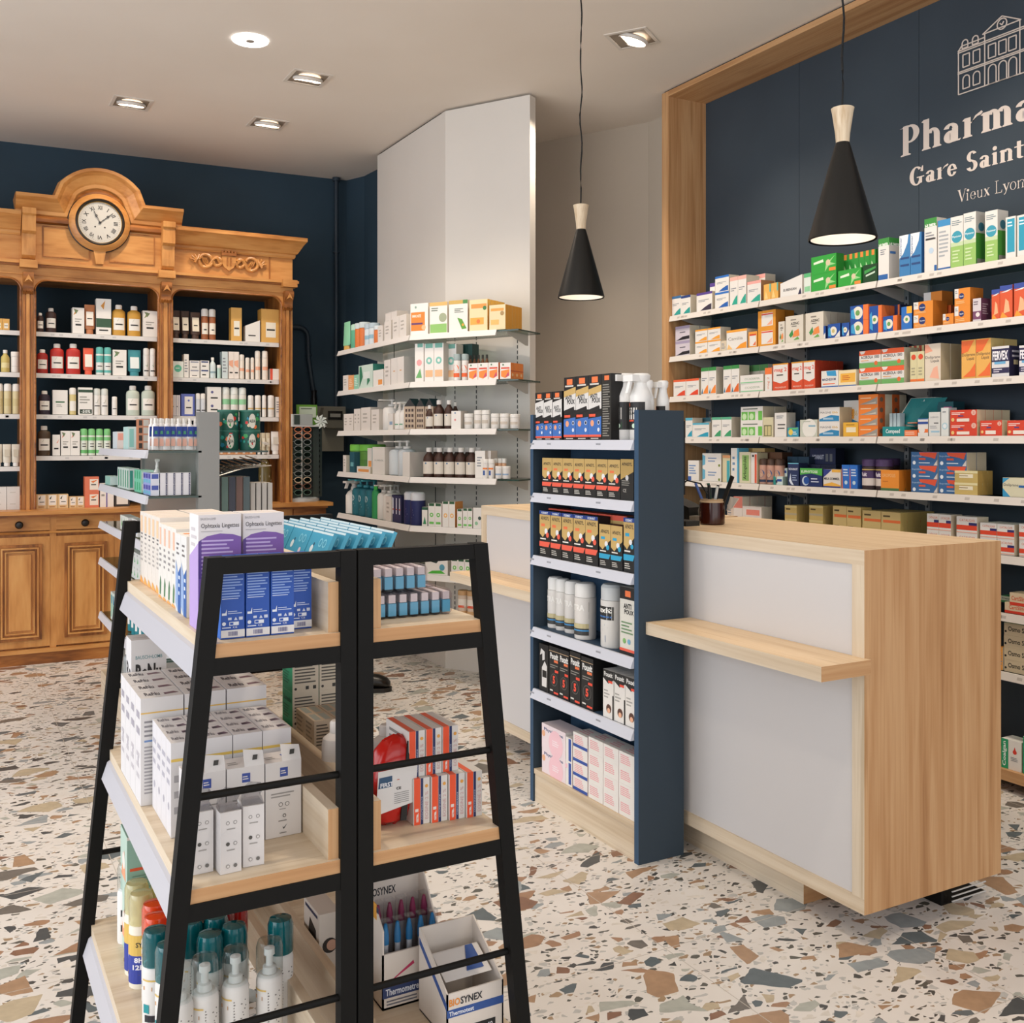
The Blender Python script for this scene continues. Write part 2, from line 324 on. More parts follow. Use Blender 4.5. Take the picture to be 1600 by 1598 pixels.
# wire cable tray lying under the counter end
m = MB()
for k in range(9): m.beam((2.56+k*.018, 1.99, .005), (2.56+k*.018, 1.99, .075), .003, .003, 'D5D2CE')
for k in range(6): m.beam((2.56, 1.99, .006+k*.014), (2.71, 1.99, .006+k*.014), .003, .003, 'D5D2CE')
m.box(2.52, 1.995, .0, 2.715, 2.16, .004, BLACK); m.box(2.52, 1.995, .004, 2.53, 2.16, .075, BLACK); m.box(2.55, 2.15, .004, 2.715, 2.16, .078, 'A59D92')
tag(m.build('cable_tray'), 'black and white mesh metal tray on the floor under near counter', 'tray')
# ================================================================== antique cabinet
YF = 6.86
CT = thing('antique_cabinet', 'large honey-coloured carved antique cabinet with clock against the navy wall', 'cabinet')
P3 = [(-.390, -.315), (.409, .483), (1.207, 1.286), (2.008, 2.083)]
hx_, hy_, hz_ = honey
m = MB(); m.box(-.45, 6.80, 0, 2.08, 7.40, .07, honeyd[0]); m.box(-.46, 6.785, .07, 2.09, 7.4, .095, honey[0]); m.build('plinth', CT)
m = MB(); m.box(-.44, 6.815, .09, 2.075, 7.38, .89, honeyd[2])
for k in range(-2, 5):
    x = .581+.366*k
    if -.4 < x < 2.05: m.box(x-.018, 6.803, .095, x+.018, 6.82, .885, honey[2])
m.build('base_case', CT)
def rectring(m, x0, z0, x1, z1, w, y0, y1, c):
    m.box(x0, y0, z0, x1, y1, z0+w, c); m.box(x0, y0, z1-w, x1, y1, z1, c); m.box(x0, y0, z0+w, x0+w, y1, z1-w, c); m.box(x1-w, y0, z0+w, x1, y1, z1-w, c)
for k in range(-3, 4):
    x0 = .599+.366*k; x1 = x0+.33
    if x0 < -.5 or x1 > 2.1: continue
    m = MB(); m.box(x0, 6.800, .105, x1, 6.816, .768, honey[2]); d = m.build('door', CT)
    m = MB()
    for w, yy, off, cc in ((.016, 6.786, .045, honeyd[2]), (.010, 6.779, .062, honey[2]), (.008, 6.791, .074, honeyd[2]), (.007, 6.783, .084, honey[2])):
        rectring(m, x0+off, .105+off, x1-off, .768-off, w, yy, 6.801, cc)
    m.box(x0+.105, 6.788, .21, x1-.105, 6.801, .663, honey[2]); m.build('panel_moulding', d)
    m = MB(); m.box(x0, 6.800, .806, x1, 6.816, .886, honey[0]); d = m.build('drawer', CT)
    m = MB(); m.lathe([(.008, 0), (.008, .012), (.02, .016), (.023, .026), (.016, .036), (0, .038)], M('17130F', .3), 16)
    m.build('knob', d, ((x0+x1)/2-.005, 6.8, .843), 0, PI/2)
m = MB(); m.sweep([(0, 0), (.018, 0), (.024, .007), (.018, .014), (0, .016)], [(-.45, .785), (2.08, .785)], 6.812, honey[0])
m.build('waist_moulding', CT)
m = MB(); m.box(-.5, 6.735, .903, 2.33, 7.4, .928, honey[0]); m.box(-.47, 6.76, .888, 2.30, 7.4, .903, honeyd[0])
m.build('countertop', CT)
m = MB(); m.box(2.075, 6.8, .80, 2.30, 7.38, .888, honeyd[0]); m.build('side_drawer', CT)
# posts with moulded faces and corbel capitals
for x0, x1 in P3:
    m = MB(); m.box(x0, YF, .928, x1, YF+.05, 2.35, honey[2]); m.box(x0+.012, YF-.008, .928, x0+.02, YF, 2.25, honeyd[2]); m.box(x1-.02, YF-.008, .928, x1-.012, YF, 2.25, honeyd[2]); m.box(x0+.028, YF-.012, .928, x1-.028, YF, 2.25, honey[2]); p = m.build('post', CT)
    m = MB(); w = (x1-x0)
    m.prism([(0, 2.36), (-.06, 2.36), (-.062, 2.33), (-.05, 2.31), (-.035, 2.295), (-.028, 2.27), (-.034, 2.25), (-.02, 2.235), (0, 2.23)], lambda q, t: (x0+.008+t*(w-.016), YF+q[0], q[1]), honeyd[0])
    for k in range(3): m.lathe([(0, -.008), (.008, 0), (0, .008)], honeyd[0], 8, x0+w*(.3+.2*k), YF-.03, 2.245)
    m.prism([(.2, 2.30), (.5, 2.345), (.8, 2.30), (.5, 2.315)], lambda q, t: (x0+w*q[0], YF-.06-.006*t, q[1]), honey[0]); m.build('capital', p)
# arched head with rounded corners over each bay
m = MB()
for k, (a, b) in enumerate(zip(P3, P3[1:])):
    xa, xb = a[1], b[0]; r = .07; zt = 2.325
    pts = [(xa, 2.36), (xb, 2.36), (xb, zt-r)] + [(xb-r+r*math.cos(t*PI/12), zt-r+r*math.sin(t*PI/12)) for t in range(1, 6)] + [(xb-r, zt), (xa+r, zt)] + [(xa+r-r*math.sin(t*PI/12), zt-r+r*math.cos(t*PI/12)) for t in range(1, 6)] + [(xa, zt-r)]
    # split to keep faces well shaped
    top = [(xa, 2.36), (xa, zt), (xb, zt), (xb, 2.36)]
    m.prism(top, lambda q, t: (q[0], YF+.02*0+.03*t, q[1]), honey[0])
    for s_, cx in ((1, xb-r), (-1, xa+r)):
        arc = [(cx+s_*r*math.cos(t*PI/12), zt-r+r*math.sin(t*PI/12)) for t in range(0, 7)]
        m.prism([(cx+s_*r, zt)]+(arc if s_ > 0 else arc), lambda q, t: (q[0], YF+.03*t, q[1]), honey[0])
        path = arc[::-1] if s_ < 0 else arc
        m.tube([(p[0], YF-.004, p[1]) for p in arc], .006, honeyd[0], 6)
    m.tube([(xa+r, YF-.004, zt), (xb-r, YF-.004, zt)], .006, honeyd[0], 6)
    m.tube([(xa+.003, YF-.004, .93), (xa+.003, YF-.004, zt-r)], .006, honeyd[0], 6); m.tube([(xb-.003, YF-.004, .93), (xb-.003, YF-.004, zt-r)], .006, honeyd[0], 6)
m.build('bay_arch', CT)
XL, XR = -.42, 2.083
m = MB(); m.box(XL, YF-.012, 2.35, XR, 7.36, 2.40, honey[0]); m.box(XL, YF-.03, 2.40, XR+.012, 7.36, 2.412, honeyd[0]); m.box(XL, YF-.05, 2.412, XR+.03, 7.36, 2.43, honey[0])
for x0, x1 in P3: m.box(x0-.012, YF-.075, 2.385, x1+.012, YF, 2.432, honey[0])
m.build('lintel', CT)
m = MB(); m.box(XL, YF, 2.43, XR, 7.36, 2.60, honey[0]); m.box(1.92, YF-.004, 2.435, 1.93, YF, 2.59, honeyd[2]); m.build('frieze', CT)
prof = [(0, 0), (.012, .0), (.02, .012), (.02, .026), (.035, .032), (.075, .085), (.095, .105), (.10, .108), (.10, .128), (0, .132)]
m = MB()
for xa, xb, end in ((1.294, XR, 1), (XL, .405, 0)):
    m.sweep([(o, f) for o, f in prof], [(xa, 2.585), (xb, 2.585)], YF, honey[0])
    if end:
        for (o0, f0), (o1, f1) in zip(prof, prof[1:]):
            m.face([(xb, YF-o0, 2.585+f0), (xb+o0*.75, YF-o0, 2.585+f0), (xb+o1*.75, YF-o1, 2.585+f1), (xb, YF-o1, 2.585+f1)], honey[0])
            m.face([(xb+o0*.75, YF-o0, 2.585+f0), (xb+o0*.75, 7.36, 2.585+f0), (xb+o1*.75, 7.36, 2.585+f1), (xb+o1*.75, YF-o1, 2.585+f1)], honeyd[0])
m.box(XL, YF, 2.60, XR, 7.36, 2.715, honeyd[0]); m.box(1.294, YF-.1, 2.712, XR+.075, 7.36, 2.718, honey[0]); m.box(XL, YF-.1, 2.712, .405, 7.36, 2.718, honey[0]); m.build('cornice', CT)
# clock pediment
cx, cz = .846, 2.695; R = .298
pth = [(.375, 2.735), (cx-.2, 2.735)] + [(cx-.2*math.cos(t*PI/22), 2.735+.197*math.sin(t*PI/22)) for t in range(5, 18)] + [(cx+.2, 2.735), (1.34, 2.735)]
m = MB()
back = [(.415, 2.43), (1.29, 2.43), (1.29, 2.74)] + [(p[0], p[1]) for p in pth[::-1][2:-2]] + [(.415, 2.74)]
body = [(.415, 2.43), (1.29, 2.43), (1.29, 2.74), (.415, 2.74)]
m.prism(body, lambda q, t: (q[0], YF-.03+.25*t, q[1]), honey[0])
arc = [p for p in pth[2:-2]]
for a, b in zip(arc, arc[1:]): m.hexa([(a[0], YF-.03, 2.739), (b[0], YF-.03, 2.739), (b[0], YF+.2, 2.739), (a[0], YF+.2, 2.739), (a[0], YF-.03, a[1]+.01), (b[0], YF-.03, b[1]+.01), (b[0], YF+.2, b[1]+.01), (a[0], YF+.2, a[1]+.01)], honeyd[0])
m.build('clock_case', CT)
m = MB(); pp = [(.03, -.03), (.045, -.02), (.05, .0), (.06, .01), (.09, .05), (.11, .065), (.115, .07), (.115, .088), (.03, .1), (-.2, .1)]
m.sweep([(o, f) for o, f in pp], pth, YF, honey[0])
m.sweep([(.03, -.075), (.055, -.065), (.055, -.045), (.045, -.03), (.03, -.03)], pth, YF, honeyd[0]); m.build('arched_pediment', CT)
m = MB()
for x0, x1 in ((.409, .483), (1.214, 1.29)):
    m.prism([(0, 2.735), (-.10, 2.735), (-.1, 2.70), (-.085, 2.69), (-.085, 2.60), (-.06, 2.585), (-.055, 2.50), (-.05, 2.46), (-.03, 2.44), (0, 2.435)], lambda q, t: (x0+t*(x1-x0), YF-.02+q[0], q[1]), honey[2])
m.split('bracket', CT)
m = MB()
for xa, xb in ((.525, .79), (.905, 1.175)): rectring(m, xa, 2.462, xb, 2.65, .005, YF-.037, YF-.03, honeyd[2])
m.prism([(cx-.035, 2.52), (cx-.022, 2.44), (cx+.022, 2.44), (cx+.035, 2.52)], lambda q, t: (q[0], YF-.06+.04*t, q[1]), honey[2]); m.build('case_moulding', CT)
m = MB(); m.lathe([(.178, 0), (.178, .03), (.165, .045), (.145, .055), (.135, .045), (.13, .03), (0, .03)], honey[0], 56); ck = m.build('clock', CT, (cx, YF-.03, cz), 0, PI/2)
m = MB(); m.lathe([(.182, 0), (.183, .018), (.178, .02)], M('1D120A', .4), 56, cap=False); m.lathe([(.145, .052), (.138, .058), (.131, .05), (.130, .035)], M('1D120A', .4), 56, cap=False); m.lathe([(.131, .04), (.128, .046), (.125, .04)], M('C9A25E', .25, '', .8), 56, cap=False); m.build('bezel', ck)
m = MB(); m.lathe([(.127, .036), (0, .0365)], M('C2BEB6', .25), 48)
INK = '17161A'
for k, n in enumerate(['XII', 'I', 'II', 'III', 'IIII', 'V', 'VI', 'VII', 'VIII', 'IX', 'X', 'XI']):
    a = -k*PI/6+PI/2; gv, gf, asp = glyphs(n, .01); h = .024; w = min(.026, h*asp)
    vs = []
    for x, y in gv:
        rr = .092+(y-.5)*h; tt = (x-.5)*w; vs.append((rr*math.cos(a)+tt*math.sin(a), rr*math.sin(a)-tt*math.cos(a), .0375))
    m.mesh(vs, gf, INK)
for k in range(60):
    a = k*PI/30; m.beam((.112*math.cos(a), .112*math.sin(a), .0375), (.116*math.cos(a), .116*math.sin(a), .0375), .0012, .0006, INK)
m.lathe([(.005, .0372), (0, .038)], INK, 10, -.028, -.028); m.lathe([(.005, .0372), (0, .038)], INK, 10, .028, -.028); m.build('dial', ck)
m = MB()
for ang, L_ in ((118, .075), (40, .098)):
    a = math.radians(ang); e = (L_*math.cos(a), L_*math.sin(a), .042); m.beam((-.012*math.cos(a), -.012*math.sin(a), .042), e, .0035, .001, INK)
    q = (.6*e[0], .6*e[1], .0425); m.lathe([(.0075, 0), (.0075, .001), (.004, .001), (.004, 0)], INK, 14, q[0], q[1], .042, cap=False)
m.lathe([(.007, .038), (.006, .045), (0, .046)], INK, 14); m.build('hands', ck)
# carved crest
m = MB(); c = honeyd[0]; yy = YF-.014
sh = [(-.045, .035), (.045, .035), (.048, -.01), (.03, -.04), (0, -.062), (-.03, -.04), (-.048, -.01)]
m.prism([(1.648+x, 2.53+z) for x, z in sh], lambda q, t: (q[0], YF-.022+.022*t, q[1]), honey[0])
m.box(1.60, YF-.03, 2.566, 1.696, YF, 2.585, c)
for k in range(5): m.box(1.598+k*.021, YF-.032, 2.585, 1.609+k*.021, YF, 2.598, c)
m.beam((1.638, YF-.026, 2.50), (1.638, YF-.026, 2.555), .006, .006, c, (0, 1, 0)); m.beam((1.66, YF-.026, 2.50), (1.66, YF-.026, 2.555), .006, .006, c, (0, 1, 0))
for s_ in (-1, 1):
    for ox, r in ((.075, .026), (.15, .042)):
        cxx = 1.648+s_*ox; m.tube([(cxx+r*math.cos(t*PI/8), yy-.004*math.sin(t), 2.523+r*math.sin(t*PI/8)) for t in range(17)], .011, honey[0], 8)
    m.tube([(1.648+s_*(.06+.02*t), yy-.01*math.sin(t), 2.52+.028*math.sin(t*1.25)) for t in range(9)], .009, honey[0], 8)
    for q in range(5):
        a = math.radians(20+q*28); x = 1.648+s_*.205; m.tube([(x, yy, 2.515), (x+s_*.025*math.cos(a), yy-.008, 2.515+.025*math.sin(a)), (x+s_*.05*math.cos(a), yy, 2.517+.045*math.sin(a))], .006, honey[0], 6)
    for q in range(3): m.tube([(1.648+s_*(.135+.012*q), yy, 2.51), (1.648+s_*(.15+.01*q), yy-.01, 2.54)], .005, honey[0], 6)
m.build('carved_crest', CT)
m = MB()
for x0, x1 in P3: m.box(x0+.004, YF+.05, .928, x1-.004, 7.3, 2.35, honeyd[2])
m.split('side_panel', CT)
RAIL = M('D9D6D2', .35); GLASS = M('C3D6CF', .1, 'pane'); GEDGE = M('2A4038', .2)
for k, (a, b) in enumerate(zip(P3, P3[1:])):
    for j, z in enumerate((2.018, 1.763, 1.509, 1.254 if k else 1.191)):
        m = MB(); m.box(a[1], 6.94, z-.012, b[0], 7.28, z-.004, GLASS); s_ = m.build('shelf', CT)
        m = MB(); m.box(a[1], 6.928, z-.03, b[0], 6.937, z-.002, RAIL)
        m.box(a[1], 6.937, z-.004, b[0], 6.955, z-.002, RAIL)
        random.seed(k*7+j)
        for q in range(5):
            x = a[1]+.05+.62*random.random(); m.box(x, 6.9275, z-.022, x+.022, 6.928, z-.010, 'C4C2C0')
        m.build('price_rail', s_)
# ================================================================== blue stand
BLUE = M('2C4A66', .6); BLUED = M('223B52', .6)
BS = thing('display_stand', 'tall navy blue shelf stand full of lice treatments before the near counter', 'display stand')
m = MB(); m.box(1.923, 2.649, 0, 2.103, 2.672, 1.441, BLUE_SHADED, [None, BLUE, None, None, None, BLUE]); m.build('side_panel', BS)  # end face a darker blue, shade from the left daylight put into its colour
m = MB(); m.box(1.923, 3.312, 0, 2.103, 3.334, 1.441, BLUE_SHADED, [None, BLUE, None, None, None, BLUE]); m.build('side_panel', BS)
m = MB(); m.box(2.088, 2.672, .1, 2.1, 3.312, 1.345, BLUE); m.build('back_panel', BS)
BZ = [1.345, 1.149, .917, .650, .421]
for z in BZ:
    m = MB(); m.box(1.93, 2.673, z-.016, 2.088, 3.311, z, BLUED); s_ = m.build('shelf', BS)
    m = MB(); m.hexa([(1.908, 2.673, z-.032), (1.925, 2.673, z-.032), (1.925, 3.311, z-.032), (1.908, 3.311, z-.032), (1.922, 2.673, z+.001), (1.93, 2.673, z+.001), (1.93, 3.311, z+.001), (1.922, 3.311, z+.001)], M('C9CCD6', .4))
    for q in (.18, .5, .62): m.box(1.9148, 2.673+q, z-.018, 1.915, 2.70+q, z-.010, '9A9CA3')
    m.build('price_rail', s_)
m = MB(); m.box(1.93, 2.673, 0, 1.946, 3.311, .105, oakl[1]); m.box(1.926, 2.673, .105, 2.088, 3.311, .123, oakl[1]); m.build('base', BS)
# ================================================================== wall shelving (behind the counters)
XW = 3.55; WZ = [2.04, 1.814, 1.590, 1.363, 1.129, .904, .684, .459]
ORD = ['first', 'second', 'third', 'fourth', 'fifth', 'sixth', 'seventh', 'eighth', 'ninth', 'tenth', 'eleventh', 'twelfth']
BAYS = [(4.597, 3.88, 'far'), (3.872, 3.143, 'middle'), (3.135, 2.3, 'near')]
RW = M('DAD3CB', .4)
for j, z in enumerate(WZ):
    for y1, y0, nm in BAYS:
        t = tag(empty('glass_shelf', (XW, (y0+y1)/2, z)), '%s glass shelf from top with white price rail, %s bay of navy wall' % (ORD[j], nm), 'shelf', 'glass shelves on the navy wall')
        h = (y1-y0)/2
        m = MB(); m.box(.012, -h, -.012, .255, h, -.004, M('A9BDB6', .1, 'pane')); m.build('shelf_board', t)
        m = MB(); m.hexa([(-.006, -h, -.03), (.004, -h, -.03), (.004, h, -.03), (-.006, h, -.03), (.002, -h, 0), (.01, -h, 0), (.01, h, 0), (.002, h, 0)], RW)
        random.seed(j*5+int(y0*9))
        for q in range(7):
            y = -h+.04+(2*h-.1)*random.random(); m.face([(-.0035, y+.022, -.02), (-.0035, y, -.02), (-.0005, y, -.009), (-.0005, y+.022, -.009)], 'B9B1A9')
        m.build('price_rail', t)
        m = MB()
        for y in (-h+.06, h-.06): m.prism([(.255, -.004), (.255, -.07), (.235, -.07), (.02, -.02), (.02, -.004)], lambda q, t_: (q[0], y+.003*t_, q[1]), 'BDB6AE')
        m.split('bracket', t)
for yi, y in enumerate((4.543, 3.925, 3.809, 3.189, 3.076)):
    m = MB(); m.box(3.795, y-.012, .1, 3.811, y+.012, 2.03, M('8E959A', .3, '', .6))
    for k in range(60): m.box(3.794, y-.004, .15+k*.031, 3.7951, y+.004, .165+k*.031, '1B242C')
    tag(m.build('shelf_upright'), 'slotted metal upright holding glass shelves on navy wall, %s from left' % ORD[yi], 'shelf upright', 'slotted uprights on the navy wall')
m = MB(); m.box(XW, .7, .045, 3.81, 4.59, .086, oak[1]); tag(m.build('base_shelf'), 'long low oak shelf along the foot of the navy wall', 'shelf')
# ================================================================== partition shelves
PZ = [1.942, 1.676, 1.411, 1.142, .868, .60]
F0, F1 = (2.30, 6.55), (2.30, 5.345); dB = (PC[0]-PB[0], PC[1]-PB[1]); Lb = math.hypot(*dB); dB = (dB[0]/Lb, dB[1]/Lb)
F2 = (F1[0]+dB[0]*.575, F1[1]+dB[1]*.575); F3 = (F1[0]+dB[0]*.695, F1[1]+dB[1]*.695)
nB = (-dB[1], dB[0])
SR = M('DCD8D4', .4)
def boardpoly(m, pts, z0, z1, c, ce=None): m.prism(pts, lambda q, t: (q[0], q[1], z0+(z1-z0)*t), ce or c, c)
for j, z in enumerate(PZ):
    for sgm in (0, 1):
        where = 'left segment' if not sgm else 'right segment'
        t = thing('white_shelf', '%s shelf from top on cream partition, %s' % (ORD[j], where), 'shelf', 'shelves on the cream partition')
        m = MB()
        if sgm: pts = [(F1[0]+.01, F1[1]), (F3[0]+.01, F3[1]), (F3[0]+nB[0]*-.0+.26*(-nB[0] if nB[0] < 0 else nB[0]), F3[1]+.26*nB[1]), (2.59, 5.505)]
        else: pts = [(F0[0]+.01, F0[1]), (F1[0]+.01, F1[1]), (2.59, 5.505), (2.59, F0[1])]
        boardpoly(m, pts, z-.011, z-.003, M('C8D6D0', .1, 'pane'), GEDGE if sgm else None); m.build('shelf_board', t)
        m = MB(); a, b = ((F1, F2) if sgm else (F0, F1)); dx, dy = (b[0]-a[0], b[1]-a[1]); L_ = math.hypot(dx, dy); dx /= L_; dy /= L_; nx, ny = -dy, dx
        g0, g1 = .004, .006
        A = (a[0]+dx*g0, a[1]+dy*g0); B = (b[0]-dx*g1, b[1]-dy*g1)
        o = .012
        m.hexa([(A[0]-nx*o, A[1]-ny*o, z-.032), (B[0]-nx*o, B[1]-ny*o, z-.032), (B[0], B[1], z-.032), (A[0], A[1], z-.032), (A[0], A[1], z), (B[0], B[1], z), (B[0]+nx*.01, B[1]+ny*.01, z), (A[0]+nx*.01, A[1]+ny*.01, z)], SR); m.build('price_rail', t)
        m = MB()
        for q in (.12, .88):
            p = (a[0]+dx*L_*q, a[1]+dy*L_*q)
            if sgm and q > .5: p = (F3[0]-dx*.08, F3[1]-dy*.08)
            m.prism([(.26, -.004), (.26, -.07), (.235, -.07), (.03, -.02), (.03, -.004)], lambda w, t_: (p[0]+nx*w[0]+dx*.003*t_, p[1]+ny*w[0]+dy*.003*t_, z+w[1]), 'BBB6B0')
        m.split('bracket', t)
m = MB()
for px, py, ax in ((2.5985, 6.3, 0), (2.5985, 5.65, 0)): m.box(px-.002, py-.003, .3, px, py+.003, 2.05, '3B3B3A')
for f in (.12, .38, .86):
    x = PB[0]+dB[0]*Lb*f-nB[0]*.002; y = PB[1]+dB[1]*Lb*f-nB[1]*.002
    for k in range(54): m.hexa([(x-dB[0]*.003, y-dB[1]*.003, .35+k*.031), (x+dB[0]*.003, y+dB[1]*.003, .35+k*.031), (x+dB[0]*.003+.001, y+.001, .35+k*.031), (x, y+.001, .35+k*.031), (x-dB[0]*.003, y-dB[1]*.003, .37+k*.031), (x+dB[0]*.003, y+dB[1]*.003, .37+k*.031), (x+dB[0]*.003+.001, y+.001, .37+k*.031), (x, y+.001, .37+k*.031)], '3B3B3A')
m.build('slotted_track', bpy.data.objects['display_partition'])
# ================================================================== silver gondola in mid-room
GX, GY0, GY1 = .73, 4.44, 5.90
GS = thing('silver_gondola', 'silver double-sided gondola with glass shelves before the antique cabinet', 'gondola')
GREY = M('8F8F8C', .45, '', .2)
m = MB(); m.box(.942, GY0, 0, 1.03, GY0+.05, 1.466, GREY); m.box(.942, GY1-.05, 0, 1.03, GY1, 1.466, GREY); m.split('end_panel', GS)
m = MB(); m.box(.955, GY0+.05, .1, 1.017, GY1-.05, 1.32, M('A3A3A0', .35, '', .4)); m.build('core_panel', GS)
m = MB(); m.box(.74, GY0+.01, 0, 1.235, GY1, .116, oakl[1]); m.build('base', GS)
GZ = [1.305, 1.115, .915, .72, .43]
for z in GZ:
    m = MB(); m.box(GX+.01, GY0, z-.011, .955, GY1, z-.003, M('B9CCC6', .1, 'pane'), [None, None, GEDGE, None, None, None]); s_ = m.build('shelf', GS)
    m = MB(); m.hexa([(GX-.006, GY0, z-.034), (GX+.006, GY0, z-.034), (GX+.006, GY1, z-.034), (GX-.006, GY1, z-.034), (GX+.004, GY0, z), (GX+.012, GY0, z), (GX+.012, GY1, z), (GX+.004, GY1, z)], M('D2D3DA', .4)); m.build('price_rail', s_)
m = MB(); m.box(1.03, GY0, 1.294, 1.24, GY1-.4, 1.302, M('5E6E68', .15, 'pane'), [None, None, GEDGE, None, None, None]); m.build('shelf', GS)
# wire basket arms holding hanging books
m = MB(); CH = M('B9B6B0', .25, '', .9)
for k in range(9): m.tube([(1.03+.028*k, 4.52, 1.20+.006*k), (1.035+.028*k, 4.9, 1.225+.006*k)], .003, CH, 6)
for k in range(5): m.tube([(1.03, 4.5+.09*k, 1.19), (1.15, 4.5+.09*k, 1.225), (1.27, 4.5+.09*k, 1.235)], .003, CH, 6)
m.build('wire_rack', GS)
# ================================================================== black framed gondola (foreground)
Y0, Y1 = 1.618, 2.478; TB = .027
XC = .6015
def xo(z, s): return XC+s*(.2445+(1.16-z)*.1005)
for s_, lab in ((-1, 'left'), (1, 'right')):
    t = thing('shelf_rack', 'black metal framed rack with oak shelves, %s one of the foreground pair' % lab, 'rack', 'black foreground racks')
    zi = XC+s_*.0015; zw = XC+s_*(.0015+TB)
    for y in (Y0, Y1-TB):
        m = MB()
        a0, a1 = xo(0, s_), xo(1.16, s_); q0, q1 = a0-s_*TB*1.01, a1-s_*TB*1.01
        lo = sorted([(a0, a1), (q0, q1)])
        m.hexa([(lo[0][0], y, 0), (lo[1][0], y, 0), (lo[1][0], y+TB, 0), (lo[0][0], y+TB, 0), (lo[0][1], y, 1.16), (lo[1][1], y, 1.16), (lo[1][1], y+TB, 1.16), (lo[0][1], y+TB, 1.16)], BLACK)
        m.box(min(zi, zw), y, 0, max(zi, zw), y+TB, 1.16, BLACK); x_ = xo(1.145, s_)-s_*.024
        m.box(min(x_, zw), y+.0012, 1.133, max(x_, zw), y+TB-.001, 1.159, BLACK)
        for z in (1.003, .628, .243):
            x_ = xo(z, s_)-s_*.02; m.box(min(x_, zw), y+.0012, z-TB, max(x_, zw), y+TB-.001, z, BLACK)
        m.build('end_frame', t)
        m = MB()
        for z in (.788, .418):
            x_ = xo(z, s_)-s_*.015; m.tube([(x_, y+TB*.5, z), (zw, y+TB*.5, z)], .006, BLACK, 10)
        m.split('cross_rod', t)
    for z in (1.025, .650, .265):
        x_ = xo(z, s_)-s_*.02; lo, hi = min(x_, zw), max(x_, zw)
        if z < .3: hi = lo+.18 if s_ < 0 else hi
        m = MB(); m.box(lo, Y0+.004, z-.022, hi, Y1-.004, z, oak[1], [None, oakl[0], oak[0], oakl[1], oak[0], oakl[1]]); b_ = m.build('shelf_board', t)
        m = MB(); xa = zw+s_*.018
        m.box(min(zw, xa), Y0+.012, z, max(zw, xa), Y1-.012, z+.083, oak[1], [None, oakl[1], oak[2], oakl[1], None, oakl[1]]); m.build('back_lip', b_)
        m = MB(); xe = x_+s_*.004
        m.hexa([(xe+s_*.014, Y0+.03, z-.062), (xe+s_*.008, Y0+.03, z-.062), (xe+s_*.008, Y1-.03, z-.062), (xe+s_*.014, Y1-.03, z-.062), (xe+s_*.002, Y0+.03, z-.026), (xe-s_*.004, Y0+.03, z-.022), (xe-s_*.004, Y1-.03, z-.022), (xe+s_*.002, Y1-.03, z-.026)] if s_ < 0 else
               [(xe+.008, Y0+.03, z-.062), (xe+.014, Y0+.03, z-.062), (xe+.014, Y1-.03, z-.062), (xe+.008, Y1-.03, z-.062), (xe-.004, Y0+.03, z-.022), (xe+.002, Y0+.03, z-.026), (xe+.002, Y1-.03, z-.026), (xe-.004, Y1-.03, z-.022)], M('BBBAC0', .4)); m.build('price_rail', b_)
# ================================================================== pipes, meter, glasses rack
PIPE = M('22303C', .5)
def clip(m, x, y, z): m.lathe([(.024, -.006), (.024, .006)], PIPE, 14, x, y, z)
m = MB(); m.tube([(2.56, 7.33, 1.55), (2.56, 7.33, 3.30)], .017, PIPE, 12); [clip(m, 2.56, 7.33, z) for z in (2.75, 1.98)]; m.lathe([(.03, 3.28), (.03, 3.305)], PIPE, 14, 2.56, 7.33)
tag(m.build('pipe'), 'thin dark navy vertical pipe in the corner of the navy wall', 'pipe')
m = MB(); m.tube([(2.0, 7.355, 2.18), (2.28, 7.355, 2.18)]+[(2.28+.07*math.sin(t*PI/12), 7.355, 2.11+.07*math.cos(t*PI/12)) for t in range(1, 7)]+[(2.355, 7.355, 1.95), (2.39, 7.355, 1.72)], .017, PIPE, 12); clip(m, 2.355, 7.355, 1.98)
m.lathe([(0, 0), (.02, .01), (.024, .05), (.018, .09), (.024, .12), (0, .13)], M('16110E', .3), 12, 2.40, 7.37, 1.60)
tag(m.build('pipe'), 'dark bent conduit leading down to the grey electricity meter', 'pipe')
t = thing('electricity_meter', 'grey beige electricity meter box in the corner behind glasses rack', 'meter')
m = MB(); m.box(2.34, 7.28, 1.27, 2.60, 7.38, 1.60, M('8A8678', .5)); m.box(2.33, 7.27, 1.55, 2.61, 7.38, 1.60, M('7E7A6D', .5)); m.build('case', t)
m = MB(); m.prism([(2.42, 1.59), (2.58, 1.59), (2.59, 1.52), (2.56, 1.44), (2.44, 1.44), (2.41, 1.52)], lambda q, t_: (q[0], 7.20+.08*t_, q[1]), M('6F6C60', .4)); m.box(2.45, 7.196, 1.50, 2.56, 7.2, 1.565, M('1C1A18', .2)); m.box(2.465, 7.194, 1.52, 2.545, 7.196, 1.545, '8C8A82'); m.build('dial_housing', t)
t = thing('glasses_rack', 'revolving countertop rack of reading glasses beside antique cabinet', 'glasses rack')
gx, gy, gz = 2.18, 6.95, .928
m = MB(); m.lathe([(.115, 0), (.115, .02), (.1, .03), (0, .03)], M('C9CCCB', .3), 32, gx, gy, gz, 1.05, .8); m.build('base', t)
DP = M('3E4744', .35)
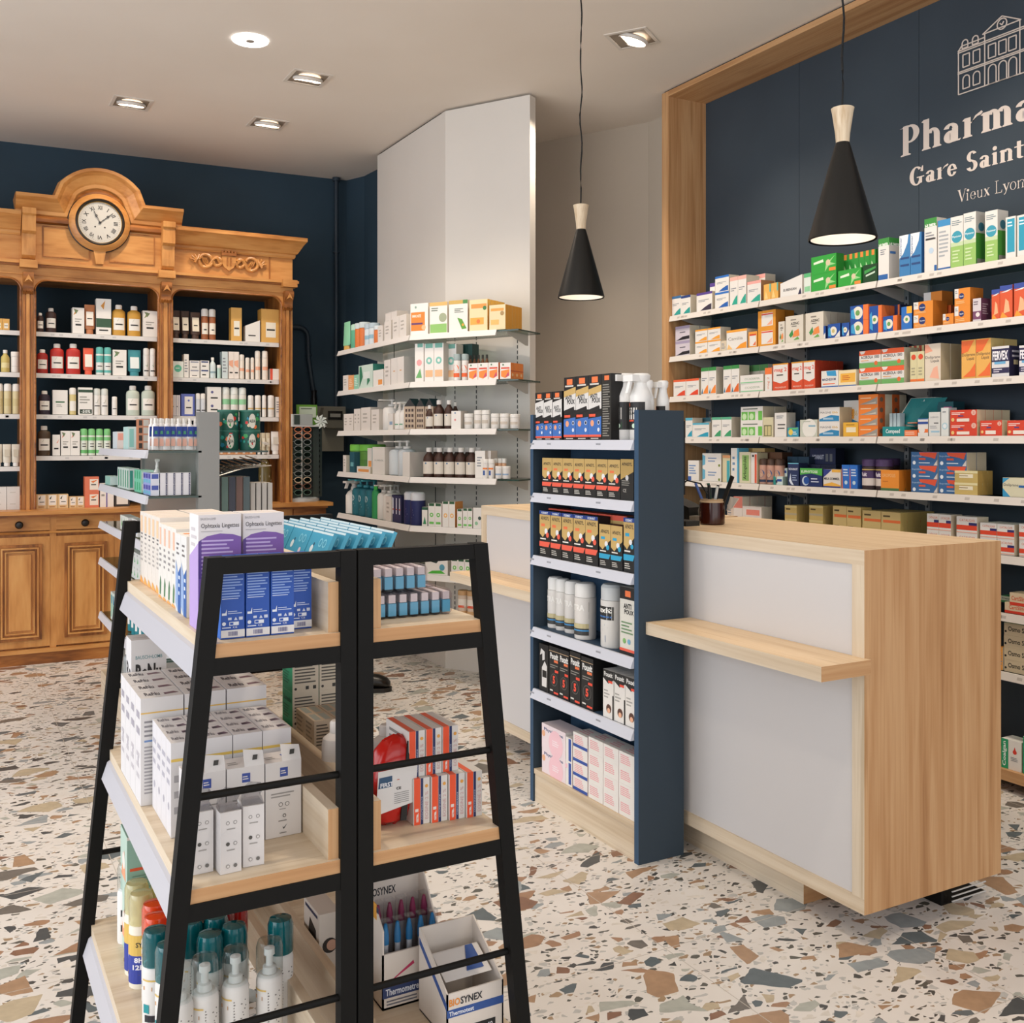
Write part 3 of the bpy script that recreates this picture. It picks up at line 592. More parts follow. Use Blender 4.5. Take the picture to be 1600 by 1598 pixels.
m = MB(); m.box(gx-.1, gy-.07, gz+.03, gx+.055, gy-.062, gz+.52, M('39423F', .2)); m.hexa([(gx+.055, gy-.07, gz+.03), (gx+.135, gy-.02, gz+.03), (gx+.13, gy-.01, gz+.03), (gx+.05, gy-.06, gz+.03), (gx+.055, gy-.07, gz+.52), (gx+.135, gy-.02, gz+.53), (gx+.13, gy-.01, gz+.53), (gx+.05, gy-.06, gz+.52)], M('56615C', .3)); m.box(gx-.1, gy-.06, gz+.03, gx+.1, gy+.07, gz+.5, DP)
for k in range(13):
    z = gz+.06+k*.036; m.lathe([(.008, -.009), (.008, .009)], '111312', 10, gx+.105, gy-.045, z); m.lathe([(.008, -.009), (.008, .009)], '111312', 10, gx+.045, gy-.074, z)
m.build('display_column', t)
m = MB(); m.tube([(gx-.03, gy-.085, gz+.03), (gx-.03, gy-.085, gz+.52)], .005, M('D6D3CD', .3), 8); m.build('rod', t)
m = MB(); m.box(gx-.11, gy-.1, gz+.515, gx+.14, gy-.03, gz+.525, M('D6D3CD', .4)); m.box(gx-.11, gy-.1, gz+.525, gx-.1, gy-.03, gz+.60, M('D6D3CD', .4)); m.box(gx-.10, gy-.104, gz+.525, gx+.04, gy-.1, gz+.6, M('9C9F9C', .3)); m.box(gx-.09, gy-.106, gz+.53, gx-.05, gy-.104, gz+.595, '24332D'); m.build('header', t)
GC = ['C4714A', 'C98A6A', '8F9593', '7E8684', '6B726F', '8E7F70', '77716B', '9BA19D', 'C9B294', '8C5A48', '5E8272']
for k, c in enumerate(GC):
    z = gz+.495-k*.043; m = MB()
    for s_ in (-1, 1):
        m.tube([(s_*.032+.026*math.cos(a*PI/8), -.004*abs(s_), .0175*math.sin(a*PI/8)) for a in range(17)], .0028 if k in (0, 1, 8) else .0018, c, 6)
    m.tube([(-.008, 0, .004), (0, -.003, .007), (.008, 0, .004)], .002, c, 6)
    for s_ in (-1, 1): m.tube([(s_*.058, 0, .005), (s_*.060, .05, .003)], .002, c, 6)
    o = m.build('reading_glasses', None, (gx-.03, gy-.105, z), 0)
    l_ = MB(); [l_.lathe([(.025, 0), (0, .0004)], M('AEBBB8', .05, 'pane'), 20, s_*.032, 0, 0, 1, .68) for s_ in (-1, 1)]; q = l_.build('lens', o, (0, -.002, 0), 0, PI/2)
    tag(o, 'reading glasses hanging on the revolving rack, %s pair from top' % ORD[k], 'glasses', 'reading glasses on the rack')
m = MB(); m.box(2.16, 7.02, 1.50, 2.31, 7.03, 1.60, '6CA33A'); m.box(2.18, 7.016, 1.51, 2.30, 7.02, 1.585, 'D5E2CC'); m.box(2.19, 7.014, 1.57, 2.27, 7.016, 1.575, '5D6B58'); m.box(2.16, 7.02, 1.46, 2.31, 7.03, 1.50, '6CA33A')
tag(m.build('framed_notice'), 'green framed paper notice standing behind the glasses rack', 'notice')
m = MB()
for k in range(8):
    a = k*PI/4; m.prism([(0, 0), (.05*math.cos(a-.25), .05*math.sin(a-.25)), (.035*math.cos(a+.3), .035*math.sin(a+.3))], lambda q, t_: (2.265+q[0], 6.80+.012*t_, 1.478+q[1]), 'DCE2DB')
tag(m.build('paper_flower'), 'white paper star flower fixed to the glasses rack top', 'decoration')
# ================================================================== products: one builder, placed shelf by shelf
W_ = 'E6E2DC'; G_ = '8A8E94'; BE = 'DDD2BE'
def sw(top, c, c2=None): return [('r', top, 0, .87, 1, 1), ('L', G_, .12, .5, .8, .64, 2), ('p', c, [(.25, .05), (.95, .05), (.95, .36), (.8, .33), (.5, .2)])] + ([('p', c2, [(.05, .05), (.25, .05), (.2, .25)])] if c2 else [])
def lines(c=G_, x0=.12, y0=.2, x1=.85, y1=.8, n=5): return [('L', c, x0, y0, x1, y1, n)]
class Surf:   # maps label coordinates (0..1) of one face of a box or the side of a bottle to space
    def __init__(s, kind, w, h, d, z0=0, z1=1, span=2.6): s.k = kind; s.w = w; s.h = h; s.d = d; s.z0 = z0; s.z1 = z1; s.span = span
    def p(s, x, y, e):
        w, h, d = s.w, s.h, s.d
        if s.k == 'F': return (-w/2+x*w, -e, y*h)
        if s.k == 'R': return (w/2+e, x*d, y*h)
        if s.k == 'L': return (-w/2-e, (1-x)*d, y*h)
        if s.k == 'T': return (-w/2+x*w, y*d, h+e)
        a = (x-.5)*s.span; z = (s.z0+(s.z1-s.z0)*y)*h
        return ((w/2+e)*math.sin(a), d/2-(d/2+e)*math.cos(a), z)
def decals(m, S, prims, e0=.00012):
    e = e0; asp = {'F': S.w/S.h, 'R': S.d/S.h, 'L': S.d/S.h, 'T': S.w/S.d}.get(S.k, S.w*1.3/(S.h*(S.z1-S.z0)))
    cyl = S.k == 'C'
    for q in prims:
        e += .00012; t, c = q[0], q[1]
        if t == 'r':
            x0, y0, x1, y1 = q[2:6]; n = max(1, int((x1-x0)*9)) if cyl else 1
            for i in range(n):
                a, b = x0+(x1-x0)*i/n, x0+(x1-x0)*(i+1)/n; m.face([S.p(a, y0, e), S.p(b, y0, e), S.p(b, y1, e), S.p(a, y1, e)], c)
        elif t == 'p': m.face([S.p(x, y, e) for x, y in q[2]], c)
        elif t == 'c':
            x, y, r = q[2:5]; m.face([S.p(x+r*math.cos(k*PI/8), y+r*asp*math.sin(k*PI/8), e) for k in range(16)], c)
        elif t == 'L':
            x0, y0, x1, y1, n = q[2:7]; rr = random.Random(int(x0*99+y0*77+n))
            for i in range(n):
                yy = y1-(y1-y0)*(i+.5)/n; hh = (y1-y0)/n*.22; xe = x0+(x1-x0)*(.6+.4*rr.random()); m.face([S.p(x0, yy-hh, e), S.p(xe, yy-hh, e), S.p(xe, yy+hh, e), S.p(x0, yy+hh, e)], c)
        elif t in 'TV':    # text fitted into a rectangle; V = running upwards
            s_, x0, y0, x1, y1 = q[2:7]; gv, gf, _ = glyphs(s_, q[7] if len(q) > 7 else .0)
            if t == 'T': m.mesh([S.p(x0+(x1-x0)*x, y0+(y1-y0)*y, e) for x, y in gv], gf, c)
            else: m.mesh([S.p(x1-(x1-x0)*y, y0+(y1-y0)*x, e) for x, y in gv], gf, c)
CACHE = {}
def shape(kind, w, h, d, des):
    """returns list of (part name, mesh) - first is the body"""
    key = (kind, round(w, 3), round(h, 3), round(d, 3), repr(des))
    if key in CACHE: return CACHE[key]
    base, cap = des[0], des[1]; F = des[2] if len(des) > 2 else []; Sd = des[3] if len(des) > 3 else []; Tp = des[4] if len(des) > 4 else []
    m = MB(); c = MB(); out = []
    B = lambda pr, col, mb=m, seg=16, cap_=True: mb.lathe([(r*w/2, z*h) for r, z in pr], col, seg, 0, d/2, 0, 1, d/w, cap=cap_)
    if kind == 'box':
        m.box(-w/2, 0, 0, w/2, d, h, base, [None, des[5] if len(des) > 5 else None, None, cap, None, cap])
        decals(m, Surf('F', w, h, d), F)
        if Sd: decals(m, Surf('R', w, h, d), Sd); decals(m, Surf('L', w, h, d), Sd)
        if Tp: decals(m, Surf('T', w, h, d), Tp)
        out = [('box', m)]
    elif kind == 'wedge':
        m.mesh([(-w/2, 0, 0), (w/2, 0, 0), (w/2, d, 0), (-w/2, d, 0), (-w/2, 0, h*.72), (w/2, 0, h), (w/2, d, h), (-w/2, d, h*.72)], [(0, 3, 2, 1), (4, 5, 6, 7), (0, 1, 5, 4), (1, 2, 6, 5), (2, 3, 7, 6), (3, 0, 4, 7)], base)
        decals(m, Surf('F', w, h*.72, d), F); out = [('box', m)]
    elif kind == 'tube':     # standing on its cap, flat crimped end on top
        ns = 16; rings = [(.42, .16, 1), (.5, .2, 1), (.5, .5, .75), (.5, .85, .32), (.5, 1.0, .06)]; vs = []
        for rx, z, k in rings:
            for i in range(ns):
                a = 2*PI*i/ns; vs.append((rx*w*math.cos(a), d/2+d*.46*k*math.sin(a), z*h))
        fs = [(i*ns+k, i*ns+(k+1) % ns, (i+1)*ns+(k+1) % ns, (i+1)*ns+k) for i in range(len(rings)-1) for k in range(ns)]+[tuple(range(ns-1, -1, -1)), tuple(4*ns+k for k in range(ns))]
        m.mesh(vs, fs, base, True)
        fy = lambda z: d/2-d*.46*(1 if z < .3 else (1-(z-.3)*1.25) if z < .95 else .15)-.0012
        for q in F:
            if q[0] == 'r': m.face([(-w/2+q[2]*w*1, fy(.2+.8*q[3])-.002, (.2+.8*q[3])*h), (-w/2+q[4]*w, fy(.2+.8*q[3])-.002, (.2+.8*q[3])*h), (-w/2+q[4]*w, fy(.2+.8*q[5])-.002, (.2+.8*q[5])*h), (-w/2+q[2]*w, fy(.2+.8*q[5])-.002, (.2+.8*q[5])*h)], q[1])
        c.lathe([(.36*w, 0), (.36*w, .15*h), (.3*w, .17*h)], cap, 16, 0, d/2, 0, 1, min(1, d/w*1.2)); out = [('tube', m), ('cap', c)]
    elif kind == 'paste':    # toothpaste tube standing on its crimp, cap up
        ns = 14; rings = [(.5, 0, .1), (.5, .3, .5), (.46, .6, .9), (.4, .78, 1), (.22, .84, .7)]; vs = []
        for rx, z, k in rings:
            for i in range(ns):
                a = 2*PI*i/ns; vs.append((rx*w*math.cos(a), d/2+d*.4*k*math.sin(a), z*h))
        m.mesh(vs, [(i*ns+k, i*ns+(k+1) % ns, (i+1)*ns+(k+1) % ns, (i+1)*ns+k) for i in range(len(rings)-1) for k in range(ns)]+[tuple(range(ns-1, -1, -1)), tuple(4*ns+k for k in range(ns))], base, True)
        m.face([(-.4*w, -.001, .42*h), (.4*w, -.001, .42*h), (.38*w, -.002, .74*h), (-.38*w, -.002, .74*h)], '203C8C'); m.face([(-.3*w, .0, .12*h), (.3*w, .0, .12*h), (.25*w, -.001, .36*h), (-.25*w, -.001, .36*h)], 'D9A795')
        m.face([(-.2*w, -.003, .5*h), (.2*w, -.003, .5*h), (.15*w, -.003, .6*h), (-.15*w, -.003, .6*h)], '3E8B6C')
        c.lathe([(.24*w, .84*h), (.26*w, .86*h), (.2*w, 1*h), (0, 1*h)], cap, 14, 0, d/2); out = [('tube', m), ('cap', c)]
    else:
        P = {'shampoo': ([(.97, 0), (1, .02), (1, .7), (.93, .79), (.6, .84), (.46, .86)], [(.5, .86), (.5, .975), (.4, 1), (0, 1)], (.12, .68)),
             'amber': ([(.97, 0), (1, .02), (1, .6), (.93, .68), (.6, .77), (.42, .82), (.4, .85)], [(.5, .85), (.5, .99), (.45, 1), (0, 1)], (.1, .56)),
             'can': ([(.95, 0), (1, .02), (1, .74)], [(.97, .745), (.97, .94), (.8, .985), (0, 1)], (.08, .68)),
             'jar': ([(.95, 0), (1, .03), (1, .76)], [(1.04, .77), (1.04, .98), (.97, 1), (0, 1)], (.1, .7)),
             'pump': ([(.95, 0), (1, .02), (1, .66), (.85, .73), (.4, .77)], [(.45, .77), (.45, .83), (.14, .84), (.14, .94), (.32, .945), (.32, .995), (0, 1)], (.1, .6)),
             'spray': ([(.9, 0), (1, .02), (1, .55), (.75, .66), (.4, .72)], [(.44, .72), (.42, .8), (.3, .83), (.34, .9), (.62, .93), (.6, .99), (0, 1)], (.08, .5)),
             'trig': ([(.95, 0), (1, .02), (1, .57), (.97, .59)], [(.98, .59), (.98, .66), (.8, .74), (.66, .8), (.62, .86), (.8, .9), (.86, .97), (.7, 1), (0, 1)], (.1, .57)),
             'foam': ([(.96, 0), (1, .02), (1, .62), (.9, .66), (.72, .68)], [(.98, .67), (1, .69), (1, .93), (.86, .985), (.4, 1), (0, 1)], (.06, .6)),
             'carafe': ([(.95, 0), (1, .02), (1, .55), (.7, .66), (.35, .74), (.3, .8)], [(.36, .8), (.36, .86), (.1, .87), (.1, .96), (.5, .97), (.5, 1), (0, 1)], (.15, .5)),
             }[kind]
        B(P[0], base); cl = kind == 'foam'
        if kind == 'foam':
            B([(.55, .68), (.5, .74), (.28, .75), (.26, .84), (.42, .85), (.4, .91), (0, .92)], 'DAD8D4', m, 12)
            B(P[1], M(cap, .12, 'tint') if cap != 'C9D2D3' else M('F4F8F8', .1, 'clear'), c, 20, False)
        else:
            B(P[1], cap, c)
            if kind == 'trig': c.box(-.42*w, -.18*d, .88*h, .3*w, .55*d, .975*h, cap); c.hexa([(-.1*w, -.3*d, .7*h), (.1*w, -.3*d, .7*h), (.1*w, -.2*d, .7*h), (-.1*w, -.2*d, .7*h), (-.1*w, -.12*d, .9*h), (.1*w, -.12*d, .9*h), (.1*w, .0*d, .9*h), (-.1*w, .0*d, .9*h)], cap)
            if kind in ('pump', 'carafe'): c.box(-.1*w, -.25*d, .95*h, .1*w, d/2, .985*h, cap)
            if kind == 'spray': c.box(-.28*w, -.1*d, .92*h, .28*w, .7*d, .985*h, cap); c.hexa([(-.1*w, -.08*d, .76*h), (.1*w, -.08*d, .76*h), (.1*w, .04*d, .76*h), (-.1*w, .04*d, .76*h), (-.1*w, .02*d, .93*h), (.1*w, .02*d, .93*h), (.1*w, .14*d, .93*h), (-.1*w, .14*d, .93*h)], cap)
        if F: decals(m, Surf('C', w, h, d, P[2][0], P[2][1]), F, .0003)
        out = [({'foam': 'bottle'}.get(kind, 'bottle'), m), ({'pump': 'pump_head', 'spray': 'spray_trigger', 'trig': 'spray_trigger', 'jar': 'lid', 'carafe': 'pump_head'}.get(kind, 'cap'), c)]
    out = [(n, x.data(n)) for n, x in out]; CACHE[key] = out; return out
ITEMS = []
def S_(s): return s.w
def boxname(kind, desc, w):
    if kind != 'box': return None
    for k, n in (('lice', 'lice_treatment_box'), ('lotion', 'lotion_box'), ('vitamin', 'vitamin_box'), ('supplement', 'supplement_box'), ('soap', 'soap_box'), ('shampoo', 'shampoo_box'), ('plaster', 'plaster_box'), ('tablet', 'tablet_box'), ('lozenge', 'lozenge_box'), ('dose', 'dose_box')):
        if k in desc: return n
    if 'cabinet' in w: return 'cosmetic_box'
    if 'partition' in w: return 'skincare_box'
    return None
NAMES = {'box': ('medicine_box', 'box'), 'wedge': ('display_box', 'box'), 'tube': ('cream_tube', 'tube'), 'paste': ('toothpaste_tube', 'tube'), 'shampoo': ('shampoo_bottle', 'bottle'), 'amber': ('syrup_bottle', 'bottle'), 'can': ('spray_can', 'spray can'), 'jar': ('pill_jar', 'jar'), 'pump': ('pump_bottle', 'bottle'), 'spray': ('trigger_spray_bottle', 'bottle'), 'trig': ('trigger_spray_bottle', 'bottle'), 'foam': ('foam_bottle', 'bottle'), 'carafe': ('soap_dispenser', 'bottle')}
def put(kind, w, h, d, des, x, y, z, rz, desc, where, idx, name=None):
    parts = shape(kind, w, h, d, des); root = None
    for n, me in parts:
        o = bpy.data.objects.new((name or NAMES[kind][0]) if root is None else n, me); COL.objects.link(o)
        if root is None: root = o; o.location = (x, y, z); o.rotation_euler = (0, 0, rz)
        else: o.parent = root
    root['category'] = NAMES[kind][1]
    ITEMS.append((root, desc, where, idx)); return root
class Shelf:
    def __init__(s, p, dr, z, where): s.p = p; s.d = dr; s.n = (-dr[1], dr[0]); s.z = z; s.w = where; s.rz = math.atan2(dr[1], dr[0])
    def at(s, u, b=0):
        r = ray(u); px, py = s.p[0]+s.n[0]*b, s.p[1]+s.n[1]*b; D = s.d
        det = -r[0]*D[1]+r[1]*D[0]; t = (-px*D[1]+py*D[0])/det; k = (r[0]*py-r[1]*px)/(-det)   # t*r = p + k*D
        k = ((t*r[0]-px)*D[0]+(t*r[1]-py)*D[1]); return k, t
    def it(s, desc, u0, u1, v, des, d=.07, n=(1, 1, 1), b=0.0, kind='box', name=None, lift=0):
        b += .012; k0, t0 = s.at(u0, b); k1, t1 = s.at(u1, b); nx, nz, ny = n
        W = (k1-k0)/nx; z0 = s.z+lift; Hh = (zat(v, t0)-z0)/nz; g = .03 if kind == 'box' else .06
        if kind not in ('box', 'wedge', 'tube', 'paste'): d = min(d, W*.95) if d else W*.95
        if kind in ('box', 'wedge') and d == .07 and W < .03: d = .05
        for i in range(nx):
            for j in range(ny):
                for q in range(nz):
                    rr = random.Random(int((k0+i)*1000+j*7+q)); jit = (rr.random()-.5)*(.035 if kind == 'box' and nz == 1 else .012)
                    kk = k0+W*(i+.5); bb = b+j*(d*1.02)+.001*rr.random()
                    x = s.p[0]+s.d[0]*kk+s.n[0]*bb; y = s.p[1]+s.d[1]*kk+s.n[1]*bb
                    put(kind, W*(1-g), Hh*.997, d*.985, des, x, y, z0+q*Hh+.0003, s.rz+jit, desc, s.w, (round(kk, 3), q, round(bb*80)), name or boxname(kind, desc, s.w))
def num(l, i): return ORD[i] if i < 12 else 'thirteenth fourteenth fifteenth sixteenth seventeenth eighteenth nineteenth twentieth'.split()[min(i-12, 7)]
def finish_labels():
    pools = {}
    for it_ in ITEMS: pools.setdefault((it_[1], it_[2]), []).append(it_)
    for (desc, where), L_ in pools.items():
        ks = sorted({i[3][0] for i in L_}); cl = []
        for k in ks:
            if not cl or k-cl[-1][-1] > .012: cl.append([k])
            else: cl[-1].append(k)
        col = {k: n for n, c in enumerate(cl) for k in c}
        ncol = len(cl); qs = sorted({i[3][1] for i in L_}); bs = sorted({i[3][2] for i in L_})
        for o, _, _, (k, q, b) in L_:
            loc = []
            if ncol > 1:
                c = col[k]; loc.append('leftmost' if c == 0 else 'rightmost' if c == ncol-1 else num(L_, c)+' from left')
            if len(qs) > 1: loc.append({2: ['lower', 'upper'], 3: ['bottom', 'middle', 'top']}.get(len(qs), ['bottom', 'second-up', 'third-up', 'top', 'top'])[qs.index(q)])
            same = sorted({i[3][2] for i in L_ if col[i[3][0]] == col[k] and i[3][1] == q})
            if len(same) > 1: loc.append('front' if b == same[0] else ['front', 'second', 'third', 'fourth', 'fifth', 'sixth', 'seventh', 'eighth'][min(same.index(b), 7)]+' row')
            o['label'] = desc+' '+where+((', '+', '.join(loc)) if loc else '')
            if len(L_) > 1: o['group'] = desc+' '+where
# ------------------------------------------------------------------ navy wall
ws = [None]+[Shelf((XW+.008, 4.6), (0, -1), z, 'on %s navy wall shelf' % ORD[i]) for i, z in enumerate(WZ)]
S = ws[1]
S.it('white box with teal wave', 1049, 1064, 464, (W_, BE, sw('3C6F9E', '2E9C93')))
S.it('white box with navy top', 1064, 1079, 463, (W_, BE, sw('27407E', '2E9C93')), n=(1, 1, 2))
S.it('low white box with purple top', 1088, 1113, 459, (W_, BE, sw('5A4390', '3B3346')))
S.it('white and blue ointment box', 1117, 1139, 433, (W_, BE, sw('2C6FC0', '2560B0')), n=(1, 2, 1))
S.it('purple topped ointment box', 1109, 1117, 443, (W_, BE, sw('5A4390', '5A4390')), b=.05)
S.it('tall pink topped white box', 1140, 1166, 434, (W_, BE, sw('E9B3A6', '2FA58E')), n=(2, 1, 1), d=.09)
S.it('white box with pink band', 1167, 1189, 441, (W_, 'B98A60', sw('EFA9A0', '2FA58E')), d=.09)
S.it('pale pink topped box behind', 1170, 1196, 432, (W_, BE, sw('EFA9A0', 'C9D8CE')), b=.11)
S.it('yellow orange box', 1193, 1216, 445, ('E9B25A', 'C98F3A', [('p', 'F2D08A', [(.1, .1), (.6, .1), (.3, .6)]), ('r', '6FB5A5', .8, .5, 1, 1)]), n=(2, 1, 1))
S.it('slanted white display box', 1218, 1254, 435, ('E9E6E1', 'CFC7BC', [('T', '2B2A2E', 'EUBENSAN', .15, .4, .75, .58, .02), ('p', '2C2A4A', [(.82, .06), (.98, .02), (.93, .5)])]), kind='wedge', d=.08)
S.it('white and green box', 1256, 1267, 428, ('DDE6DC', BE, [('r', '5DB97B', 0, .8, 1, 1), ('r', '8CCB9A', .1, .1, .9, .35)]))
GB = ('2FA33C', '1F7A2C', [('p', 'E2F0D8', [(.1, .55), (.5, .62), (.48, .78), (.1, .68)]), ('p', '9AD78C', [(.6, .5), (.95, .9), (.75, .55), (.98, .4), (.7, .35), (.55, .05)]), ('c', 'D9C8A8', .68, .55, .09), ('r', 'E88B3C', .72, .06, .98, .24)])
S.it('bright green cold remedy box', 1267, 1307, 403, GB, n=(1, 2, 1), d=.05)
S.it('bright green cold remedy box', 1309, 1346, 424, GB, d=.05)
S.it('green box end with orange tip', 1308, 1368, 401, ('2B8F38', '1F7A2C', [('r', 'E88B3C', .3, .85, .8, 1), ('p', 'BFE3B0', [(.2, .2), (.8, .5), (.3, .7)])]), n=(7, 1, 1), b=.07, d=.08)
S.it('dark green menthol box', 1348, 1371, 415, ('14401F', '0F3318', [('p', '3C9A4A', [(.1, .5), (.9, .75), (.9, .85), (.1, .7)]), ('p', 'C9DCC8', [(.2, .45), (.85, .6), (.85, .5), (.2, .35)])]))
HU = (W_, 'D5CFC6', [('r', '3C8F3F', 0, .82, 1, 1), ('T', 'F2F4EE', 'HUMER', .06, .8, .94, .88, .03), ('L', G_, .2, .6, .8, .75, 3), ('r', '2F66A8', 0, 0, .9, .14)], [('r', '3C8F3F', 0, .82, 1, 1), ('T', 'F2F4EE', 'HUMER', .06, .8, .94, .88, .03), ('r', '4C79B5', .1, .62, .6, .68)])
S.it('white nasal spray box, green top', 1372, 1389, 374, HU, d=.07)
S.it('blue wave nasal spray box', 1405, 1440, 369, ('3E7FB5', '2C64A0', [('p', 'E9EEF2', [(0, .45), (.35, .55), (.75, .8), (.85, 1), (0, 1)]), ('V', '3B5C8C', 'Sterimar', .05, .5, .2, .96, .02), ('r', '2A4A7E', .1, .42, .9, .47), ('r', '2A4A7E', .1, .25, .9, .3)]), n=(2, 1, 1), d=.05)
S.it('tall white box, green top', 1444, 1464, 343, (W_, 'D5CFC6', [('r', '3C8F3F', 0, .84, 1, 1), ('T', 'F2F4EE', 'HUMER', .06, .83, .94, .9, .03), ('L', G_, .1, .6, .8, .76, 3), ('c', 'BFD4E6', .55, .4, .2), ('r', '3F3C3A', .1, .6, .9, .63), ('r', '2F66A8', .8, 0, 1, .12)]), d=.06)
S.it('tall white box, blue top', 1465, 1485, 345, (W_, 'D5CFC6', [('r', '3F8FC4', 0, .87, 1, 1), ('L', 'A9AEB2', .1, .25, .85, .8, 7), ('r', '3A6AA8', 0, 0, 1, .05)]), d=.06)
PH = ('9CC56B', 'D8D4CC', [('r', W_, 0, .5, 1, 1), ('r', 'C8D9AE', 0, .42, 1, .5), ('c', '3D9CB2', .5, .6, .42), ('T', 'E8F3F4', 'Physiomer', .14, .58, .86, .63, .02), ('L', '7F9296', .1, .82, .9, .93, 3), ('L', 'CFE3B0', .15, .1, .8, .36, 4)], [('r', 'D8D4CC', 0, .6, 1, 1), ('r', '4E9E3C', 0, 0, 1, .6), ('c', '3D7E94', .5, .72, .28), ('r', '9E9A92', .1, .02, .9, .12)])
S.it('tall seawater spray box', 1485, 1505, 340, PH, d=.065); S.it('tall seawater spray box', 1505, 1525, 334, PH, d=.065); S.it('tall seawater spray box', 1539, 1559, 331, PH, d=.065)
S.it('white and teal panel box', 1571, 1587, 340, (W_, 'D8D4CC', [('r', '2E9CB8', .15, .15, .9, .95), ('L', 'D9F0F4', .2, .75, .85, .9, 2)]), d=.07); S.it('white and teal panel box', 1589, 1606, 337, (W_, 'D8D4CC', [('r', '2E9CB8', .15, .15, .9, .95), ('L', 'D9F0F4', .2, .75, .85, .9, 2)]), d=.07)
S = ws[2]
S.it('grey box with black wave', 1055, 1078, 511, ('CFC6CF', BE, [('r', 'A79BB5', 0, .82, 1, 1), ('L', '5E5A66', .3, .5, .75, .65, 1), ('p', '242028', [(.02, .05), (.98, .1), (.98, .32), (.5, .28), (.2, .12)])]), n=(1, 2, 2))
S.it('white box with orange swoosh', 1086, 1126, 516, (W_, BE, sw('EFA33C', 'EFA33C')), n=(2, 2, 1))
S.it('beige narrow box', 1126, 1135, 533, ('D8C9B0', BE, lines()))
S.it('wide white box, orange corner', 1135, 1167, 517, (W_, BE, [('r', 'EFA33C', 0, .88, 1, 1), ('T', '8B8378', 'Camilia', .08, .48, .8, .64), ('p', 'EF9B30', [(.45, .04), (.98, .04), (.98, .36), (.7, .26)]), ('p', 'F0C27C', [(.02, .04), (.3, .04), (.1, .3)])]), d=.09)
S.it('small orange and white box', 1169, 1183, 519, ('E9A045', 'C4822F', [('r', W_, .15, .1, .9, .85), ('r', 'D8432F', .15, .75, .9, .85), ('p', 'E46E3A', [(.5, .15), (.85, .15), (.85, .4)])]))
OB = ('E59A33', 'C07A22', [('r', W_, .2, .12, .85, .85), ('r', 'D8432F', .2, .75, .85, .82), ('p', 'EFA98C', [(.5, .18), (.8, .18), (.8, .45)])])
S.it('orange box with white label', 1184, 1212, 487, OB, n=(1, 2, 1), d=.06); S.it('orange box with white label', 1206, 1227, 487, OB, b=.08, n=(1, 2, 1), d=.06)
AZ = ('DDD5C6', 'D0C6B2', [('T', '2F2B26', 'AZINC', .3, .66, .78, .76, .03), ('L', '5A544C', .35, .58, .75, .64, 1), ('L', '8A8378', .3, .8, .7, .9, 1), ('p', '3F8F4A', [(.2, .3), (.4, .5), (.45, .3), (.3, .2)]), ('p', 'EE8E4A', [(.4, .2), (.8, .25), (.75, .5), (.5, .42)]), ('p', '6AA84F', [(.45, .1), (.8, .12), (.7, .22)])])
S.it('cream vitamin box, orange fruit', 1216, 1226, 503, AZ); S.it('cream vitamin box, orange fruit', 1227, 1255, 495, AZ, n=(1, 1, 2)); S.it('cream vitamin box, orange fruit', 1258, 1287, 490, AZ, n=(1, 1, 4), d=.045)
AL = ('1D4E9E', '1B2E5E', [('c', 'E9E4D4', .45, .5, .28), ('p', '3FA0D0', [(.05, .2), (.3, .1), (.2, .8), (.05, .7)]), ('p', W_, [(.55, .05), (.98, .05), (.98, .5)]), ('c', 'C9B97A', .45, .5, .12)])
AO = ('1D4E9E', 'E8763A', [('c', 'E9E4D4', .42, .5, .28), ('r', 'EE7A3A', .72, 0, 1, 1), ('p', '3FA0D0', [(.05, .2), (.3, .1), (.2, .8), (.05, .7)]), ('c', '6FA35A', .42, .5, .12)])
S.it('blue cartoonish vitamin box', 1274, 1290, 511, AL); S.it('blue cartoonish vitamin box', 1293, 1313, 507, AL); S.it('blue cartoonish vitamin box', 1315, 1327, 505, AL)
S.it('blue and orange vitamin box', 1328, 1357, 479, AO, n=(1, 2, 1)); S.it('tall blue orange vitamin box', 1358, 1378, 479, AO, n=(1, 1, 3), d=.05)
S.it('blue vitamin box, orange stripe', 1379, 1402, 495, AO); S.it('navy box standing behind', 1380, 1407, 479, ('1D2E5E', '16244A', [('r', 'EE7A3A', .7, 0, .9, 1)]), b=.08, n=(2, 1, 1))
S.it('blue and yellow vitamin box', 1408, 1425, 480, ('2A6FC0', '1D2E5E', [('c', 'E9E4D4', .5, .45, .3), ('r', 'F0B23C', .5, .7, 1, 1), ('c', '6FA35A', .5, .45, .13)]))
VC = ('E98F33', 'D07A28', [('r', W_, 0, .45, .25, 1), ('L', G_, .04, .7, .2, .9, 2), ('c', '24346E', .45, .55, .17), ('T', 'E8E8F0', 'Vitascorbol', .32, .5, .58, .6, .02), ('L', 'F2C58A', .08, .12, .7, .3, 2)])
S.it('orange vitamin C box', 1427, 1458, 473, VC, n=(1, 2, 1), d=.09); S.it('orange display flap box', 1443, 1472, 458, ('E98F33', 'D07A28', [('r', W_, 0, .5, .4, 1), ('L', 'B85A20', .3, .1, .9, .8, 3)]), b=.11)
S.it('orange vitamin C box', 1473, 1490, 491, VC, d=.07); S.it('small orange box behind', 1473, 1486, 478, ('D9652C', 'B8501E', lines('F2B28A')), b=.1)
S.it('tall orange vitamin C box', 1491, 1516, 452, VC, n=(1, 2, 1), d=.08)
S.it('purple and white box', 1520, 1533, 467, ('D8CFD2', '6E3F5A', [('r', '7A4A6A', 0, .1, 1, .45), ('c', 'E8E0DC', .6, .3, .25), ('L', '6E5F6A', .1, .7, .8, .9, 2)], [('L', 'C9B5C0', .15, .3, .8, .8, 5)]), n=(1, 1, 2), d=.06)
